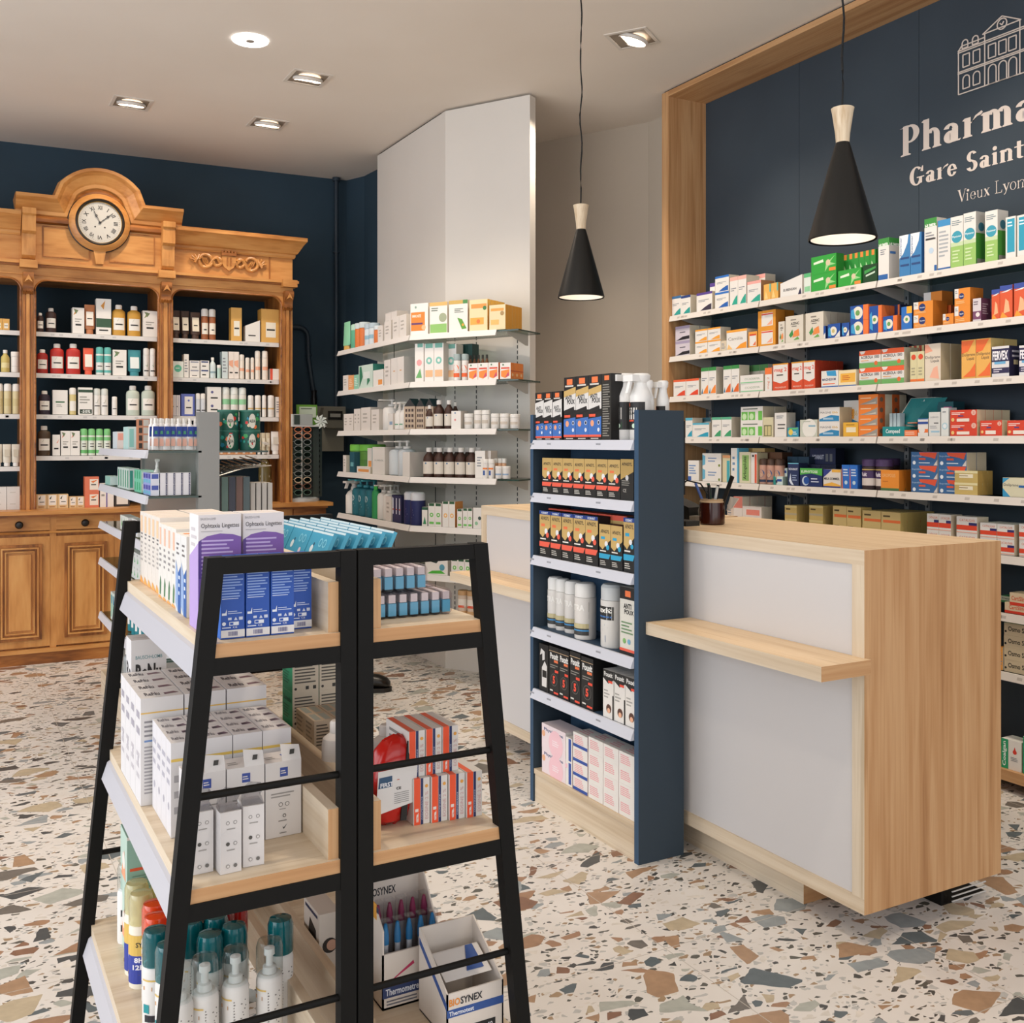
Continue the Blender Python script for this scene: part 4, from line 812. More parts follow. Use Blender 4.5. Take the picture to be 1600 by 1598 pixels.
BZc = ('DE5B33', 'B84520', [('r', '3A4FA0', 0, .84, 1, 1), ('p', 'E9E6E0', [(0, .78), (.6, .8), (1, .88), (.5, .84)]), ('p', 'F2B88A', [(.3, .15), (.8, .2), (.7, .5), (.45, .6)]), ('p', 'F0A03A', [(0, 0), (.7, 0), (.2, .2)])])
S.it('tall orange effervescent box', 1549, 1562, 453, BZc, d=.06); S.it('wide orange effervescent box', 1562, 1582, 447, BZc, d=.08); S.it('wide orange effervescent box', 1584, 1606, 443, BZc, d=.08)
S = ws[3]
S.it('white box with red swoosh', 1052, 1092, 594, (W_, BE, sw('E8663E', 'DE4A2E')), n=(2, 1, 2)); S.it('tall white box, orange swoosh', 1095, 1119, 575, (W_, BE, sw('4BA356', 'EF8A3A', '2B6A8A')), n=(2, 1, 1))
S.it('green topped box, red swoosh', 1130, 1155, 572, (W_, BE, sw('4BA356', 'DE6A2E', '2B6A8A')), n=(2, 1, 1)); S.it('green topped box end', 1150, 1200, 573, ('CFC6B6', BE, [('r', '4F8A50', 0, .78, 1, 1)]), n=(4, 1, 1), b=.1)
S.it('flat white and green box', 1156, 1193, 587, (W_, BE, [('T', '8FA38C', 'CICADERMA', .2, .42, .85, .66), ('r', '8FC99A', .02, .08, .98, .2)]), n=(1, 2, 1))
S.it('narrow white and orange box', 1195, 1206, 575, (W_, 'CFC0A8', [('r', 'F07A3E', 0, .72, 1, 1), ('V', 'E0805A', 'mag 2', .3, .1, .7, .6)]))
MG = ('D8502E', 'B33A20', [('p', W_, [(.04, .36), (.5, .26), (.96, .36), (.96, .97), (.04, .97)]), ('r', 'E8A03A', 0, .95, 1, 1), ('T', 'E0563A', 'mag 2', .1, .66, .9, .84, .02), ('L', '4A4743', .25, .52, .8, .62, 1), ('T', 'F0D8C8', 'MAGNESIUM', .15, .08, .85, .14)])
S.it('red and white magnesium box', 1207, 1232, 569, (MG[0], MG[1], MG[2]), d=.05, n=(1, 1, 2)); S.it('red and white magnesium box', 1236, 1274, 566, MG, n=(2, 1, 4), d=.045)
S.it('white magnesium box, blue stripe', 1283, 1310, 580, (W_, BE, [('p', '3A9ACC', [(.3, .98), (.85, .98), (.9, .65), (.35, .7)]), ('T', '2E3A6A', 'MAGNESIUM', .06, .4, .85, .55, .02), ('r', 'E8703A', .1, .18, .8, .24), ('r', '2E66B0', 0, 0, 1, .08)]))
S.it('yellow and white vitamin box', 1310, 1338, 579, ('EFDDB0', BE, [('r', 'F0B64A', .1, .25, .95, .8), ('L', 'C8602A', .2, .35, .8, .7, 3), ('r', '2E66B0', 0, 0, 1, .08)]))
AC = (W_, 'D8CCB0', [('r', 'EE6436', 0, .7, 1, 1), ('r', W_, .0, .45, 1, .72), ('p', W_, [(.02, .98), (.3, .98), (.22, .82), (.08, .8)]), ('T', '2A2A3A', 'ACEROLA 1000', .08, .52, .92, .7, .02), ('L', 'EFA03A', .08, .38, .5, .46, 1), ('r', '6FAE62', 0, 0, 1, .3), ('r', 'B9BFB6', .1, .28, .7, .34), ('c', 'E0703A', .78, .24, .08)])
S.it('orange white acerola box', 1342, 1413, 549, AC, n=(2, 2, 2), d=.09)
S.it('pale yellow box, red circle', 1422, 1444, 550, ('DCD3A6', BE, [('c', 'DF4F30', .5, .82, .34), ('r', 'EE7A3A', 0, .02, 1, .1), ('L', 'A9A184', .2, .2, .8, .5, 3)]), n=(2, 1, 1)); S.it('red spined box behind', 1420, 1444, 541, ('B8472E', '9A3520', [('r', 'D9D09A', .55, 0, 1, 1)]), n=(3, 1, 1), b=.1)
DL = ('E3D5C2', 'CDBA98', [('p', 'EFA58A', [(0, .75), (.5, .8), (.2, .98), (0, .98)]), ('T', '3A3A40', 'Doliprane', .04, .58, .96, .68), ('T', '3A3A40', 'Liquiz', .38, .48, .9, .58), ('p', 'F0B49A', [(.3, .1), (.9, .05), (.8, .4), (.55, .35)])])
S.it('cream paracetamol sachet box', 1445, 1470, 538, DL, n=(1, 1, 3), d=.06)
DO = ('EDB25A', 'D8BC7A', [('p', 'EE7038', [(0, .65), (.45, .7), (.9, .98), (0, .98)]), ('T', '3A3A40', 'Doliprane', .04, .56, .96, .66), ('T', '3A3A40', 'Liquiz', .38, .46, .9, .56), ('p', 'EE7038', [(.1, .05), (.98, .05), (.98, .4), (.6, .2)])])
S.it('orange yellow paracetamol box', 1502, 1548, 532, DO, n=(2, 1, 2), d=.08)
FV = ('E3E0E0', '2E2A48', [('r', '2F2B50', 0, .5, 1, .92), ('T', 'F2F0F4', 'FERVEX', .04, .55, .94, .85, .04), ('r', '6FB0D8', .15, .42, .8, .5), ('r', '2F2B50', 0, .12, 1, .3), ('L', 'E0DCE8', .1, .14, .6, .28, 2)], [('L', 'D8D4E0', .2, .6, .85, .9, 2), ('r', 'D9C9A0', .3, .4, .6, .55)])
S.it('navy and white cold remedy box', 1549, 1577, 542, FV, d=.09); S.it('navy and white cold remedy box', 1592, 1620, 540, FV, d=.09)
S = ws[4]
S.it('white box with blue swoosh', 1071, 1082, 653, (W_, BE, sw('5CB0C8', '2E9CB8'))); S.it('white box with blue swoosh', 1082, 1108, 661, (W_, BE, sw('5CB0C8', '2E9CB8'))); S.it('white box, grey blue top', 1084, 1111, 653, ('D8D5CF', BE, [('r', '3C6A78', 0, .8, 1, 1)]), n=(2, 1, 1), b=.09)
S.it('white box with green swoosh', 1112, 1143, 652, (W_, BE, sw('5CAE8A', '3F9C6A')), n=(2, 1, 3), d=.06)
S.it('white and green grid box', 1157, 1192, 636, (W_, 'CFC4AC', [('r', '6FBE52', .03, .12, .32, .66), ('r', '6FBE52', .36, .12, .66, .66), ('r', '6FBE52', .8, .1, .98, .7), ('L', '5A6A58', .1, .78, .8, .92, 1), ('c', 'C5E2B2', .17, .35, .1), ('c', 'C5E2B2', .5, .35, .1)]), n=(1, 2, 2), d=.08)
S.it('beige box with bottle picture', 1192, 1208, 652, ('D3CBA8', BE, [('r', '6E6A4A', .1, .05, .85, .6), ('r', 'C9BE8A', .18, .08, .45, .55), ('r', 'C9BE8A', .5, .08, .78, .55)]))
S.it('white box with dark stripes', 1210, 1229, 645, (W_, 'C5BCB0', [('r', '2F2D2C', .25, .48, .9, .53), ('r', '4F4D4A', .25, .33, .85, .38), ('L', G_, .15, .75, .8, .9, 2)]), d=.06)
S.it('small blue box, yellow dot', 1230, 1248, 668, ('3F9AB8', '2A5A78', [('c', 'E8C85A', .3, .5, .2), ('r', '5FBE6A', .1, .8, .95, .95), ('L', 'D8EEF4', .5, .2, .95, .6, 2)])); S.it('small navy box above', 1240, 1249, 658, ('2F6FA8', '2A5A78', [('c', 'E8C85A', .5, .5, .3)]), b=.07)
S.it('pale box with white disc', 1250, 1277, 656, ('C9CDBE', BE, [('c', 'E9E7DF', .55, .5, .42), ('r', '8FB5C8', .5, .58, .9, .68), ('L', 'A9AE9E', .2, .84, .8, .94, 1)]))
TM = (W_, 'D6C3A2', [('T', '5A5A5E', 'MAGNE', .06, .58, .6, .72), ('T', 'D8B04A', 'B6', .66, .58, .92, .72), ('p', '2E86B8', [(.02, .05), (.98, .05), (.98, .4), (.6, .48), (.02, .2)]), ('L', 'D8ECF4', .2, .15, .8, .3, 2)])
S.it('white and blue magnesium box', 1279, 1312, 637, TM, n=(1, 2, 2), d=.07); S.it('white magnesium box behind', 1318, 1342, 626, TM, b=.08, d=.07)
S.it('yellow box with white label', 1317, 1341, 660, ('E9B23C', 'C98F28', [('r', 'F0E4C4', .2, .3, .85, .65), ('L', 'A97A20', .2, .75, .8, .9, 1)])); S.it('yellow box behind', 1329, 1342, 639, ('E9A23C', 'C98F28', [('r', 'F0E4C4', .2, .3, .85, .65)]), b=.08)
S.it('orange and grey tablet box', 1341, 1372, 617, ('EE8434', 'C9602A', [('p', '9C9890', [(.02, .05), (.98, .05), (.98, .75), (.6, .4)]), ('L', 'F4D0A8', .1, .55, .75, .75, 1), ('p', 'C9C2B4', [(.3, .08), (.9, .1), (.9, .3)])], [('r', 'D9CDB4', .5, 0, 1, 1), ('c', '6A5A4A', .25, .5, .12)]), n=(1, 4, 2), d=.09)
S.it('white card box, blue wave', 1434, 1450, 654, (W_, 'CFC8BE', [('r', '2F4F9A', 0, .68, 1, .82), ('r', 'EE7A3A', 0, .2, 1, .4), ('c', W_, .4, .35, .3), ('r', '3A6AB0', 0, .95, 1, 1)]), d=.05)
S.it('small orange box', 1412, 1433, 672, ('EE7A44', 'C9602A', [('L', 'F7D8C0', .1, .2, .9, .8, 2)])); S.it('small orange box above', 1418, 1433, 660, ('EE8A54', 'C9602A', [('L', 'F7D8C0', .1, .2, .9, .8, 2)]), b=.03, lift=.055)
S.it('pale grey box, black mark', 1451, 1469, 644, ('DCDCD8', 'BDBBB5', [('r', '2F2F30', .45, .52, .85, .56), ('L', 'A9ABAE', .1, .3, .8, .45, 2), ('r', '9FC4D8', .2, .15, .95, .22), ('T', '9A9CA0', 'DERMO', .15, .75, .85, .82)]), d=.05)
S.it('tall white box, pale circle', 1470, 1482, 637, ('E0E3E0', 'C4C8C8', [('c', 'B5D4DE', .5, .35, .4), ('c', 'E8EEF0', .5, .35, .25), ('L', G_, .2, .8, .9, .9, 1)]), d=.05)
S.it('teal plaster box behind', 1464, 1490, 628, ('1C5A64', '123E48', [('r', 'C04A8A', .4, .7, .9, .85), ('L', '8FC4C8', .1, .3, .9, .6, 2)]), b=.1)
RD = ('D9442C', 'DCC9A6', [('L', 'F6E0D8', .05, .62, .55, .84, 2), ('c', 'E8B8A8', .88, .78, .09), ('T', 'C93A22', '2', .85, .7, .91, .86), ('r', 'EFE3D6', .25, .1, .72, .34), ('c', 'F0C87A', .1, .25, .06), ('r', '4A4A8A', .3, .5, .5, .58)])
S.it('red tablet box, white panel', 1484, 1527, 641, RD, n=(1, 2, 4), d=.05); S.it('low red tablet box', 1531, 1566, 657, RD, d=.055, n=(1, 1, 2)); S.it('low red tablet box', 1573, 1612, 657, RD, d=.055, n=(1, 1, 2))
S = ws[5]
S.it('small white and blue box', 1075, 1092, 719, (W_, BE, [('L', '6A8FC0', .1, .3, .8, .8, 4), ('r', '3A5FA8', 0, 0, .3, .2)]), n=(1, 1, 2)); S.it('flat white and blue box', 1097, 1127, 708, (W_, BE, [('p', '6AB0CC', [(0, .1), (.15, .2), (.15, .8), (0, .9)]), ('L', '8A9FC0', .3, .35, .85, .75, 2), ('c', '7A8A3A', .9, .15, .05)]), n=(1, 2, 1), d=.06)
S.it('beige box, teal edge', 1129, 1141, 711, ('D8CDA8', 'BDB08A', [('r', '4AA5B0', .55, 0, .95, .8), ('r', 'E0A070', 0, .9, 1, 1)])); S.it('tall white box, blue edge', 1142, 1154, 700, (W_, '5FB0D0', [('r', '5FB0D0', .8, 0, 1, 1), ('L', '6F8FB0', .2, .3, .6, .8, 3), ('c', '4A4FA8', .3, .12, .12)]))
S.it('green herbal capsule box', 1155, 1173, 706, ('DAD4B8', 'BFB593', [('r', '8FB56A', .25, .08, .85, .9), ('V', '2F4A2A', 'Arkogelules', .35, .12, .7, .86, .02)])); S.it('white box, red edge', 1173, 1183, 707, (W_, 'BFB593', [('r', 'E05A3A', .62, .02, .95, .95), ('r', '2F2D2C', .2, .86, .5, .93)]))
S.it('wide cream box behind', 1155, 1195, 700, ('D8B57A', 'B9985E', [('c', 'C98A3A', .3, .5, .2), ('c', 'C98A3A', .7, .5, .2)]), b=.09, n=(2, 1, 1))
S.it('peach spray can, blue disc', 1183, 1219, 716, ('C99A86', '4A3224', [('c', '3F5F8A', .5, .55, .3), ('c', 'D9B89A', .5, .45, .14), ('r', '28324E', .1, 0, .9, .16)]), n=(3, 1, 1), kind='can', d=0); S.it('brown box behind sprays', 1184, 1222, 706, ('6E4A34', '4A3020', [('r', 'BFA58A', .1, .1, .9, .5)]), b=.08, n=(4, 1, 1))
S.it('small teal and white box', 1208, 1223, 744, ('CFE0DC', '9FB8B0', [('r', '2E8F8A', 0, 0, .3, 1), ('r', '2A4F9A', .4, .4, .9, .7)])); S.it('small teal box stacked', 1218, 1230, 731, ('CFE0DC', '9FB8B0', [('r', '2E8F8A', 0, 0, .3, 1), ('r', '2A4F9A', .4, .4, .9, .7)]), b=.03, n=(1, 2, 1))
S.it('navy sleep aid box', 1231, 1248, 723, ('25345E', '1B2648', [('T', 'E8ECF4', 'NOVANUIT', .08, .68, .92, .78, .02), ('p', 'DCE4F0', [(.1, .2), (.3, .05), (.55, .02), (.3, .25), (.25, .55)]), ('L', '9FB0D0', .4, .2, .9, .5, 3), ('r', '6FB8D0', 0, .96, 1, 1)]), d=.06)
S.it('navy teal box behind', 1230, 1264, 713, ('1F3F55', '16283E', [('L', '4FB0C8', .1, .3, .9, .8, 2), ('r', '9FB8B0', .6, .1, .95, .4)]), b=.08, n=(2, 1, 1)); S.it('navy box in back stack', 1265, 1306, 700, ('1F2A4E', '141A2E', [('T', 'D0D4E4', 'NOVANUIT', .1, .4, .55, .65, .02), ('r', '6F7478', .62, .3, .72, .7), ('r', '6F7478', .78, .3, .88, .7)]), b=.12, n=(1, 2, 1), d=.06)
S.it('grey-topped navy box end', 1252, 1306, 725, ('1B2440', '141A2E', [('r', '5F6468', .2, .3, .8, .85)]), b=.08, n=(7, 1, 1), d=.05)
S.it('green and navy sleep box', 1250, 1285, 731, ('1D2F66', '16244A', [('p', '4FAE4A', [(0, .62), (.5, .72), (1, .6), (1, 1), (0, 1)]), ('T', 'E9F2E4', 'EUPHYTOSE', .05, .74, .8, .88, .02), ('c', 'C9D8E8', .25, .3, .16), ('c', '1D4F9E', .29, .32, .13), ('L', 'C5CCE0', .5, .2, .95, .5, 2)]))
S.it('white yellow sleep aid box', 1286, 1314, 733, ('E5DFD6', BE, [('p', '2F3F8A', [(0, .55), (.3, .8), (.5, 1), (0, 1)]), ('r', 'F0B64A', .5, .85, 1, 1), ('T', '3A3A44', 'MELA SOMMEIL', .04, .42, .95, .56, .02), ('p', 'F0B64A', [(0, .15), (.5, .3), (1, .15), (1, .08), (0, .08)]), ('r', '2F3F8A', 0, 0, 1, .08)]))
S.it('narrow bright blue box', 1315, 1340, 726, ('2A6FC8', '1D4F9A', [('c', 'C8E0EE', .55, .25, .2), ('p', 'E8704A', [(0, 0), (.15, 0), (.05, .8), (0, .9)]), ('L', 'DCE8F4', .2, .5, .9, .85, 3)]), n=(2, 1, 1))
S.it('purple capped gummy jar', 1341, 1384, 717, ('3A2A2E', '4A3560', [('r', 'DCD0C8', 0, .05, 1, .45), ('r', '46305E', 0, .45, 1, .85), ('T', 'F0EAF4', 'Nuit', .2, .55, .6, .78, .03), ('r', 'D8B86A', 0, .9, 1, .95)]), n=(2, 1, 1), kind='jar', d=0); S.it('purple capped jar behind', 1365, 1392, 716, ('3A2A2E', '4A3560', [('r', '46305E', 0, .3, 1, .8)]), kind='jar', d=0, b=.09)
S.it('orange propolis box', 1376, 1405, 734, ('EE9434', 'D07A24', [('T', 'F4C48A', 'OROPOLIS', .06, .66, .8, .82), ('L', 'C8702A', .1, .4, .5, .5, 1), ('r', '4F7A4A', 0, 0, 1, .12)]), n=(1, 1, 4), d=.04)
NX = ('3A6A9E', 'CDBEA2', [('p', 'E0583A', [(.3, .98), (.98, .98), (.9, .5), (.75, .6), (.35, .75)]), ('T', 'B8D0E8', 'Ibuprofene', .04, .62, .4, .78), ('r', 'E0583A', .3, .42, .55, .56), ('c', 'E8EEF4', .12, .2, .06), ('L', 'C8D8E8', .3, .12, .9, .28, 1), ('p', 'D8D0C8', [(.85, .02), (.99, .02), (.99, .45)])])
S.it('blue red ibuprofen box', 1423, 1511, 706, NX, n=(2, 3, 2), d=.06); S.it('gold syrup sachet box', 1491, 1528, 735, ('C9B06A', 'B08F4A', [('r', 'EFE6CC', .2, .4, .8, .72), ('L', '8A7440', .2, .5, .75, .65, 1), ('r', 'E3D9A8', 0, .8, 1, 1)]), n=(1, 2, 3), d=.03, b=-.008)
S.it('cream and blue paracetamol box', 1566, 1602, 746, ('DCD6B8', BE, [('p', '3A9AC8', [(0, .7), (.3, .98), (0, .98)]), ('p', '3A9AC8', [(0, 0), (.35, 0), (0, .45)]), ('T', '3A3A40', 'Doliprane', .05, .52, .7, .7), ('r', '2E66A8', .72, .5, 1, .62)]), d=.09)
S = ws[6]
S.it('pink and white medicine box', 1136, 1146, 788, ('DCC8B8', BE, lines())); S.it('pink and white medicine box', 1146, 1160, 775, ('E8DCD4', BE, [('r', 'E88A7A', 0, .62, 1, 1), ('r', '3A5A8A', 0, .14, .9, .18)]), n=(1, 1, 4), d=.05); S.it('long pink and white box', 1160, 1190, 790, ('E8DCD4', BE, [('r', 'E88A7A', .2, .6, .9, .85), ('r', '3A5A8A', .1, .14, .7, .2)]))
GO = ('C9AE6A', 'BFA562', [('L', '5A4A2A', .1, .6, .7, .85, 1), ('r', 'B5A88A', 0, .3, 1, .45), ('r', 'D8C68A', 0, .85, 1, 1)]); GR = ('CDB57A', 'BFA562', [('L', '5A4A2A', .1, .6, .7, .85, 1), ('r', 'E0703A', .1, .3, 1, .48)])
S.it('gold throat lozenge box', 1226, 1245, 789, GO, n=(1, 2, 4), d=.05); S.it('gold throat lozenge box', 1264, 1286, 789, GO, n=(1, 2, 3), d=.05); S.it('gold box, orange stripe', 1301, 1345, 790, GR, n=(2, 2, 1)); S.it('gold box, orange stripe', 1347, 1407, 797, GR, n=(2, 2, 5), d=.042)
CG = (W_, 'DACBB2', [('T', 'E0703A', 'CATALGAR', .15, .72, .9, .86), ('r', 'E04A2E', 0, .22, 1, .5), ('r', '2F2F6A', .6, .5, 1, .66), ('r', 'EFA58A', 0, .06, 1, .1)])
S.it('white red fizzy tablet box', 1448, 1486, 802, CG, n=(2, 2, 1)); S.it('white red fizzy tablet box', 1494, 1527, 806, CG, n=(1, 2, 1)); S.it('white red fizzy tablet box', 1531, 1585, 816, CG, n=(2, 2, 2), d=.06); S.it('white red fizzy tablet box', 1592, 1618, 818, CG, n=(1, 2, 2), d=.06)
S = ws[7]
S.it('green dental gel box', 1562, 1592, 930, ('3E8A5A', '2E6A44', [('r', 'C5CDBE', 0, .3, 1, 1), ('T', '2F3A34', 'Dermyl', .1, .45, .75, .75, .02), ('p', '3E8A5A', [(.8, .3), (.98, .3), (.9, .8)])]), b=.05, lift=.03); S.it('flat red and cream box', 1569, 1604, 940, ('DCC8A8', BE, [('T', 'D9542F', 'CartiSlim', .2, .4, .9, .75, .01), ('r', 'D9402C', 0, 0, 1, .25)]), n=(1, 1, 1), lift=0); S.it('upper flat red cream box', 1577, 1606, 925, ('DCC8A8', BE, [('T', 'D9542F', 'CartiSlim', .1, .4, .9, .75, .01), ('r', 'D9402C', 0, 0, 1, .25)]), lift=.032)
S = ws[8]
S.it('cream bowel preparation box', 1568, 1612, 972, ('D0BFA0', 'B5A484', [('T', '1F1E1C', 'Osmo Soft', .15, .35, .95, .75, .02), ('c', '2A2A2A', .06, .3, .04)]), n=(1, 4, 1)); S.it('small orange box at edge', 1561, 1567, 1010, ('E8A04A', BE, lines()))
S = Shelf((XW+.008, 4.6), (0, -1), .086, 'on low oak wall shelf')
S.it('green and white dressing box', 1564, 1596, 1152, ('E9E6E0', BE, [('r', '1F9C6A', 0, 0, .36, 1), ('V', 'EAF4EE', 'Coalgan', .06, .08, .28, .92, .02), ('c', 'DE3F2E', .68, .62, .1), ('p', 'DE3F2E', [(.62, .66), (.74, .66), (.68, .8)]), ('L', G_, .48, .3, .9, .45, 3)])); S.it('green and white dressing box', 1598, 1625, 1150, ('E9E6E0', '1F9C6A', [('r', '1F9C6A', 0, 0, .36, 1)]))
# teal plaster display tray on the fourth shelf
S4 = ws[4]; ka = S4.at(1376)[0]; kb = S4.at(1410)[0]; t = tag(empty('plaster_display', (XW+.02, 4.6-(ka+kb)/2, WZ[3]), -PI/2), 'teal slanted cardboard plaster display on the fourth navy wall shelf', 'display')
m = MB(); w = (kb-ka)/2; m.box(-w, 0, 0, w, .1, .042, '1C8A8C', [None, 'C9C4B8', None, None, None, None]); decals(m, Surf('F', 2*w, .042, .1), [('T', 'EAF4F4', 'Compeed', .15, .2, .8, .75, .02)]); m.build('tray', t)
m = MB(); m.hexa([(-w, .06, .04), (w, .06, .04), (w, .1, .04), (-w, .1, .04), (-w+.075, .09, .165), (w+.085, .09, .165), (w+.085, .13, .165), (-w+.075, .13, .165)], 'C5BFB2', ); m.build('back_card', t)
m = MB(); m.hexa([(-w+.03, .055, .06), (w, .055, .045), (w+.05, .1, .045), (-w+.02, .09, .06), (-w+.08, .085, .163), (w+.083, .085, .163), (w+.12, .12, .163), (-w+.08, .12, .163)], '1C7A7E')
gv, gf, _ = glyphs('Compeed', .02); m.mesh([(-w+.082+.07*x+.0*y, .081, .125+.02*y+.012*x) for x, y in gv], gf, 'EAF4F4'); m.build('header_card', t)
m = MB()
for i in range(3): m.box(-w+.02+.02*i, .02, .03, -w+.035+.02*i, .05, .10, 'A9BCC4')
m.split('plaster_pack', t)
# ------------------------------------------------------------------ antique cabinet
def cab(b, j):
    z = (2.018, 1.763, 1.509, 1.254 if b else 1.191, .928)[j]; return Shelf((0, 6.93 if j < 4 else 6.9), (1, 0), z, 'on %s cabinet shelf, %s' % (['top', 'second', 'third', 'fourth', 'bottom'][j], ['left', 'middle', 'right'][b]))
LAB = lambda c='2A2A28': [('r', 'E8E4DC', .15, .1, .85, .8), ('r', c, .25, .38, .75, .46), ('p', '7A8A4A', [(.2, .6), (.5, .78), (.4, .6)])]
LF = lambda c: [('p', c, [(.08, .7), (.3, .95), (.35, .8)]), ('r', '2A2A28', .25, .3, .75, .37), ('L', '9A9890', .2, .42, .8, .6, 2), ('p', '6F7F5A', [(.1, .95), (.5, .9), (.3, .75)])]
S = cab(1, 0)
S.it('small dark shampoo bottle', 57.5, 69, 488, ('3A2622', W_, LAB()), kind='shampoo'); S.it('dark shampoo bottle', 71, 89.5, 480, ('3A2622', W_, LAB()), kind='shampoo')
S.it('white mango shampoo box', 113, 132, 480, (W_, 'CFCAC2', LF('C98A3A'))); S.it('brown cream tube', 132, 149, 475, ('B5734A', 'B5734A', [('r', 'E8E0D4', .15, .1, .85, .7), ('r', '2A2A28', .25, .38, .75, .42)]), kind='tube', d=.04); S.it('tall white and green box', 150, 174, 466, (W_, 'CFCAC2', [('r', '35553F', 0, .2, 1, .45), ('p', 'C98A3A', [(.3, .8), (.6, .95), (.5, .7)]), ('r', '2A2A28', .2, .1, .8, .14)]))
S.it('yellow shampoo bottle', 175, 197.5, 475, ('C9963A', W_, LAB()), kind='shampoo', d=.05); S.it('yellow shampoo bottle', 199, 221.5, 477, ('C9963A', W_, LAB()), kind='shampoo', d=.05); S.it('white shampoo gift box', 223, 246, 485, (W_, 'CFCAC2', LF('8A8F5A')))
S = cab(1, 1)
S.it('small red shampoo bottle', 57, 76, 545, ('A82A22', W_, LAB()), kind='shampoo', d=.05); S.it('red shampoo bottle', 78, 101, 536, ('B82A22', W_, LAB()), kind='shampoo', d=.05); S.it('red shampoo bottle', 103, 127, 536, ('B82A22', W_, LAB()), kind='shampoo', d=.05)
S.it('coral red cream tube', 130, 147, 543, ('DE5A3E', 'DE5A3E', [('r', 'E8E0D4', .15, .1, .85, .7), ('c', 'DE5A3E', .5, .5, .2)]), kind='tube', d=.04); S.it('teal and white spray can', 150, 175, 541, ('E4E4DF', '5FB0A8', [('r', '5FB0A8', 0, .6, 1, 1), ('r', '5FB0A8', 0, 0, 1, .15), ('r', '2A2A28', .25, .35, .75, .4)]), kind='can', n=(2, 1, 1), d=0)
S.it('white mint shampoo box', 176, 198, 546, (W_, 'CFCAC2', LF('4F8A5A'))); S.it('teal cream tube', 200, 221, 546, ('3A8A94', '3A8A94', [('r', 'E0E6E4', .15, .1, .85, .65)]), kind='tube', d=.04); S.it('small white spray bottle', 224, 244, 543, (W_, W_, [('p', '4F8A5A', [(.4, .5), (.7, .7), (.6, .4)]), ('r', '2A2A28', .2, .15, .8, .22)]), kind='can', n=(2, 1, 1), d=0)
S = cab(1, 2)
S.it('small violet brown shampoo bottle', 60, 80, 610, ('2E2230', W_, LAB()), kind='shampoo', d=.05); S.it('white box, green print', 82, 106, 609, (W_, 'CFCAC2', [('r', '3F6A4A', .2, .48, .8, .54), ('L', '9A9890', .25, .3, .75, .42, 2)])); S.it('pale yellow lotion bottle', 108, 120, 605, ('D8C68A', W_, [('r', 'E8E4DC', .1, .1, .9, .7)]), kind='can', d=0)
S.it('white double pack, green band', 122, 145, 605, (W_, 'CFCAC2', [('r', '2F4A38', 0, .82, 1, .92), ('r', '2A3A2E', .1, .04, .95, .2), ('T', 'E8ECE6', '-50%', .2, .07, .85, .17, .02), ('L', '9A9890', .1, .4, .9, .7, 3)])); S.it('white dry shampoo can', 146, 170, 606, (W_, 'CFD2CC', [('r', '2A2A28', .2, .4, .8, .46), ('p', '8A8F7A', [(.3, .6), (.6, .85), (.5, .6)])]), kind='can', n=(2, 1, 1), d=0)
S.it('small white deodorant can', 175, 184, 619, (W_, W_, [('r', '2A2A28', .2, .4, .8, .46)]), kind='can', d=0); S.it('pale green shampoo bottle', 197, 219.5, 602, ('BFC9BC', W_, LAB()), kind='shampoo', d=.05); S.it('pale green shampoo bottle', 221, 244, 602, ('BFC9BC', W_, LAB()), kind='shampoo', d=.05)
S = cab(1, 3)
S.it('large brown shampoo bottle', 58, 80.5, 665, ('4A3826', W_, LAB()), kind='shampoo', d=.05); S.it('small white box', 82, 94, 679, (W_, 'CFCAC2', [('r', '2A2A28', .2, .3, .8, .37), ('p', 'E0A08A', [(.5, .6), (.9, .8), (.7, .6)])])); S.it('white peony box', 95, 125, 673, (W_, 'CFCAC2', LF('E08A7A')), n=(2, 1, 1))
S.it('green and white spray can', 125.5, 174, 669, ('DDE2D6', '7ABF7A', [('r', '7ABF7A', 0, .78, 1, 1), ('r', '6AB56A', 0, 0, 1, .2), ('r', '2A2A28', .3, .55, .7, .6), ('r', '2A2A28', .3, .4, .7, .44)]), kind='can', n=(4, 1, 1), d=0)
S = cab(1, 4)
SB = ('D8B98A', 'C0A070', [('r', 'E8E4DC', .15, .25, .85, .95), ('p', '2F3A2A', [(.2, .7), (.45, .92), (.35, .65)]), ('r', '2A2A28', .3, .45, .75, .5), ('L', 'A97A4A', .2, .05, .8, .2, 1)])
S.it('boxed soap bar', 56.5, 107, 773, SB, n=(3, 1, 1)); S.it('small boxed soap bar', 108, 132, 776, SB, n=(2, 1, 1)); S.it('orange soap box', 132, 155, 745, ('D9785A', 'C0603F', [('r', 'E8E0D4', .35, .15, .95, .85), ('r', '2A2A28', .45, .45, .8, .52), ('p', 'E07A3A', [(.4, .7), (.9, .8), (.6, .6)])]), n=(1, 2, 1)); S.it('white box, violet line', 156, 178, 755, (W_, 'CFCAC2', [('r', '6A5FA0', .44, 0, .54, 1), ('L', '9A9890', .1, .4, .4, .6, 1)]), n=(1, 1, 1)); S.it('white box, dark border', 179, 203, 762, ('3A3432', '3A3432', [('r', 'E3DFD8', .12, .12, .88, 1)]))
S = cab(2, 0)
S.it('dark floral cream tube', 268.5, 297, 484, ('3E2A20', '3E2A20', [('r', 'DCD2BE', .15, .1, .85, .7), ('r', '2A2A28', .3, .35, .7, .4)]), kind='tube', n=(2, 1, 1), d=.04); S.it('dark brown cream tube', 298, 314, 487, ('4A342A', '4A342A', [('r', 'DCD2BE', .15, .1, .85, .75), ('r', '2A2A28', .3, .35, .7, .4)]), kind='tube', d=.04)
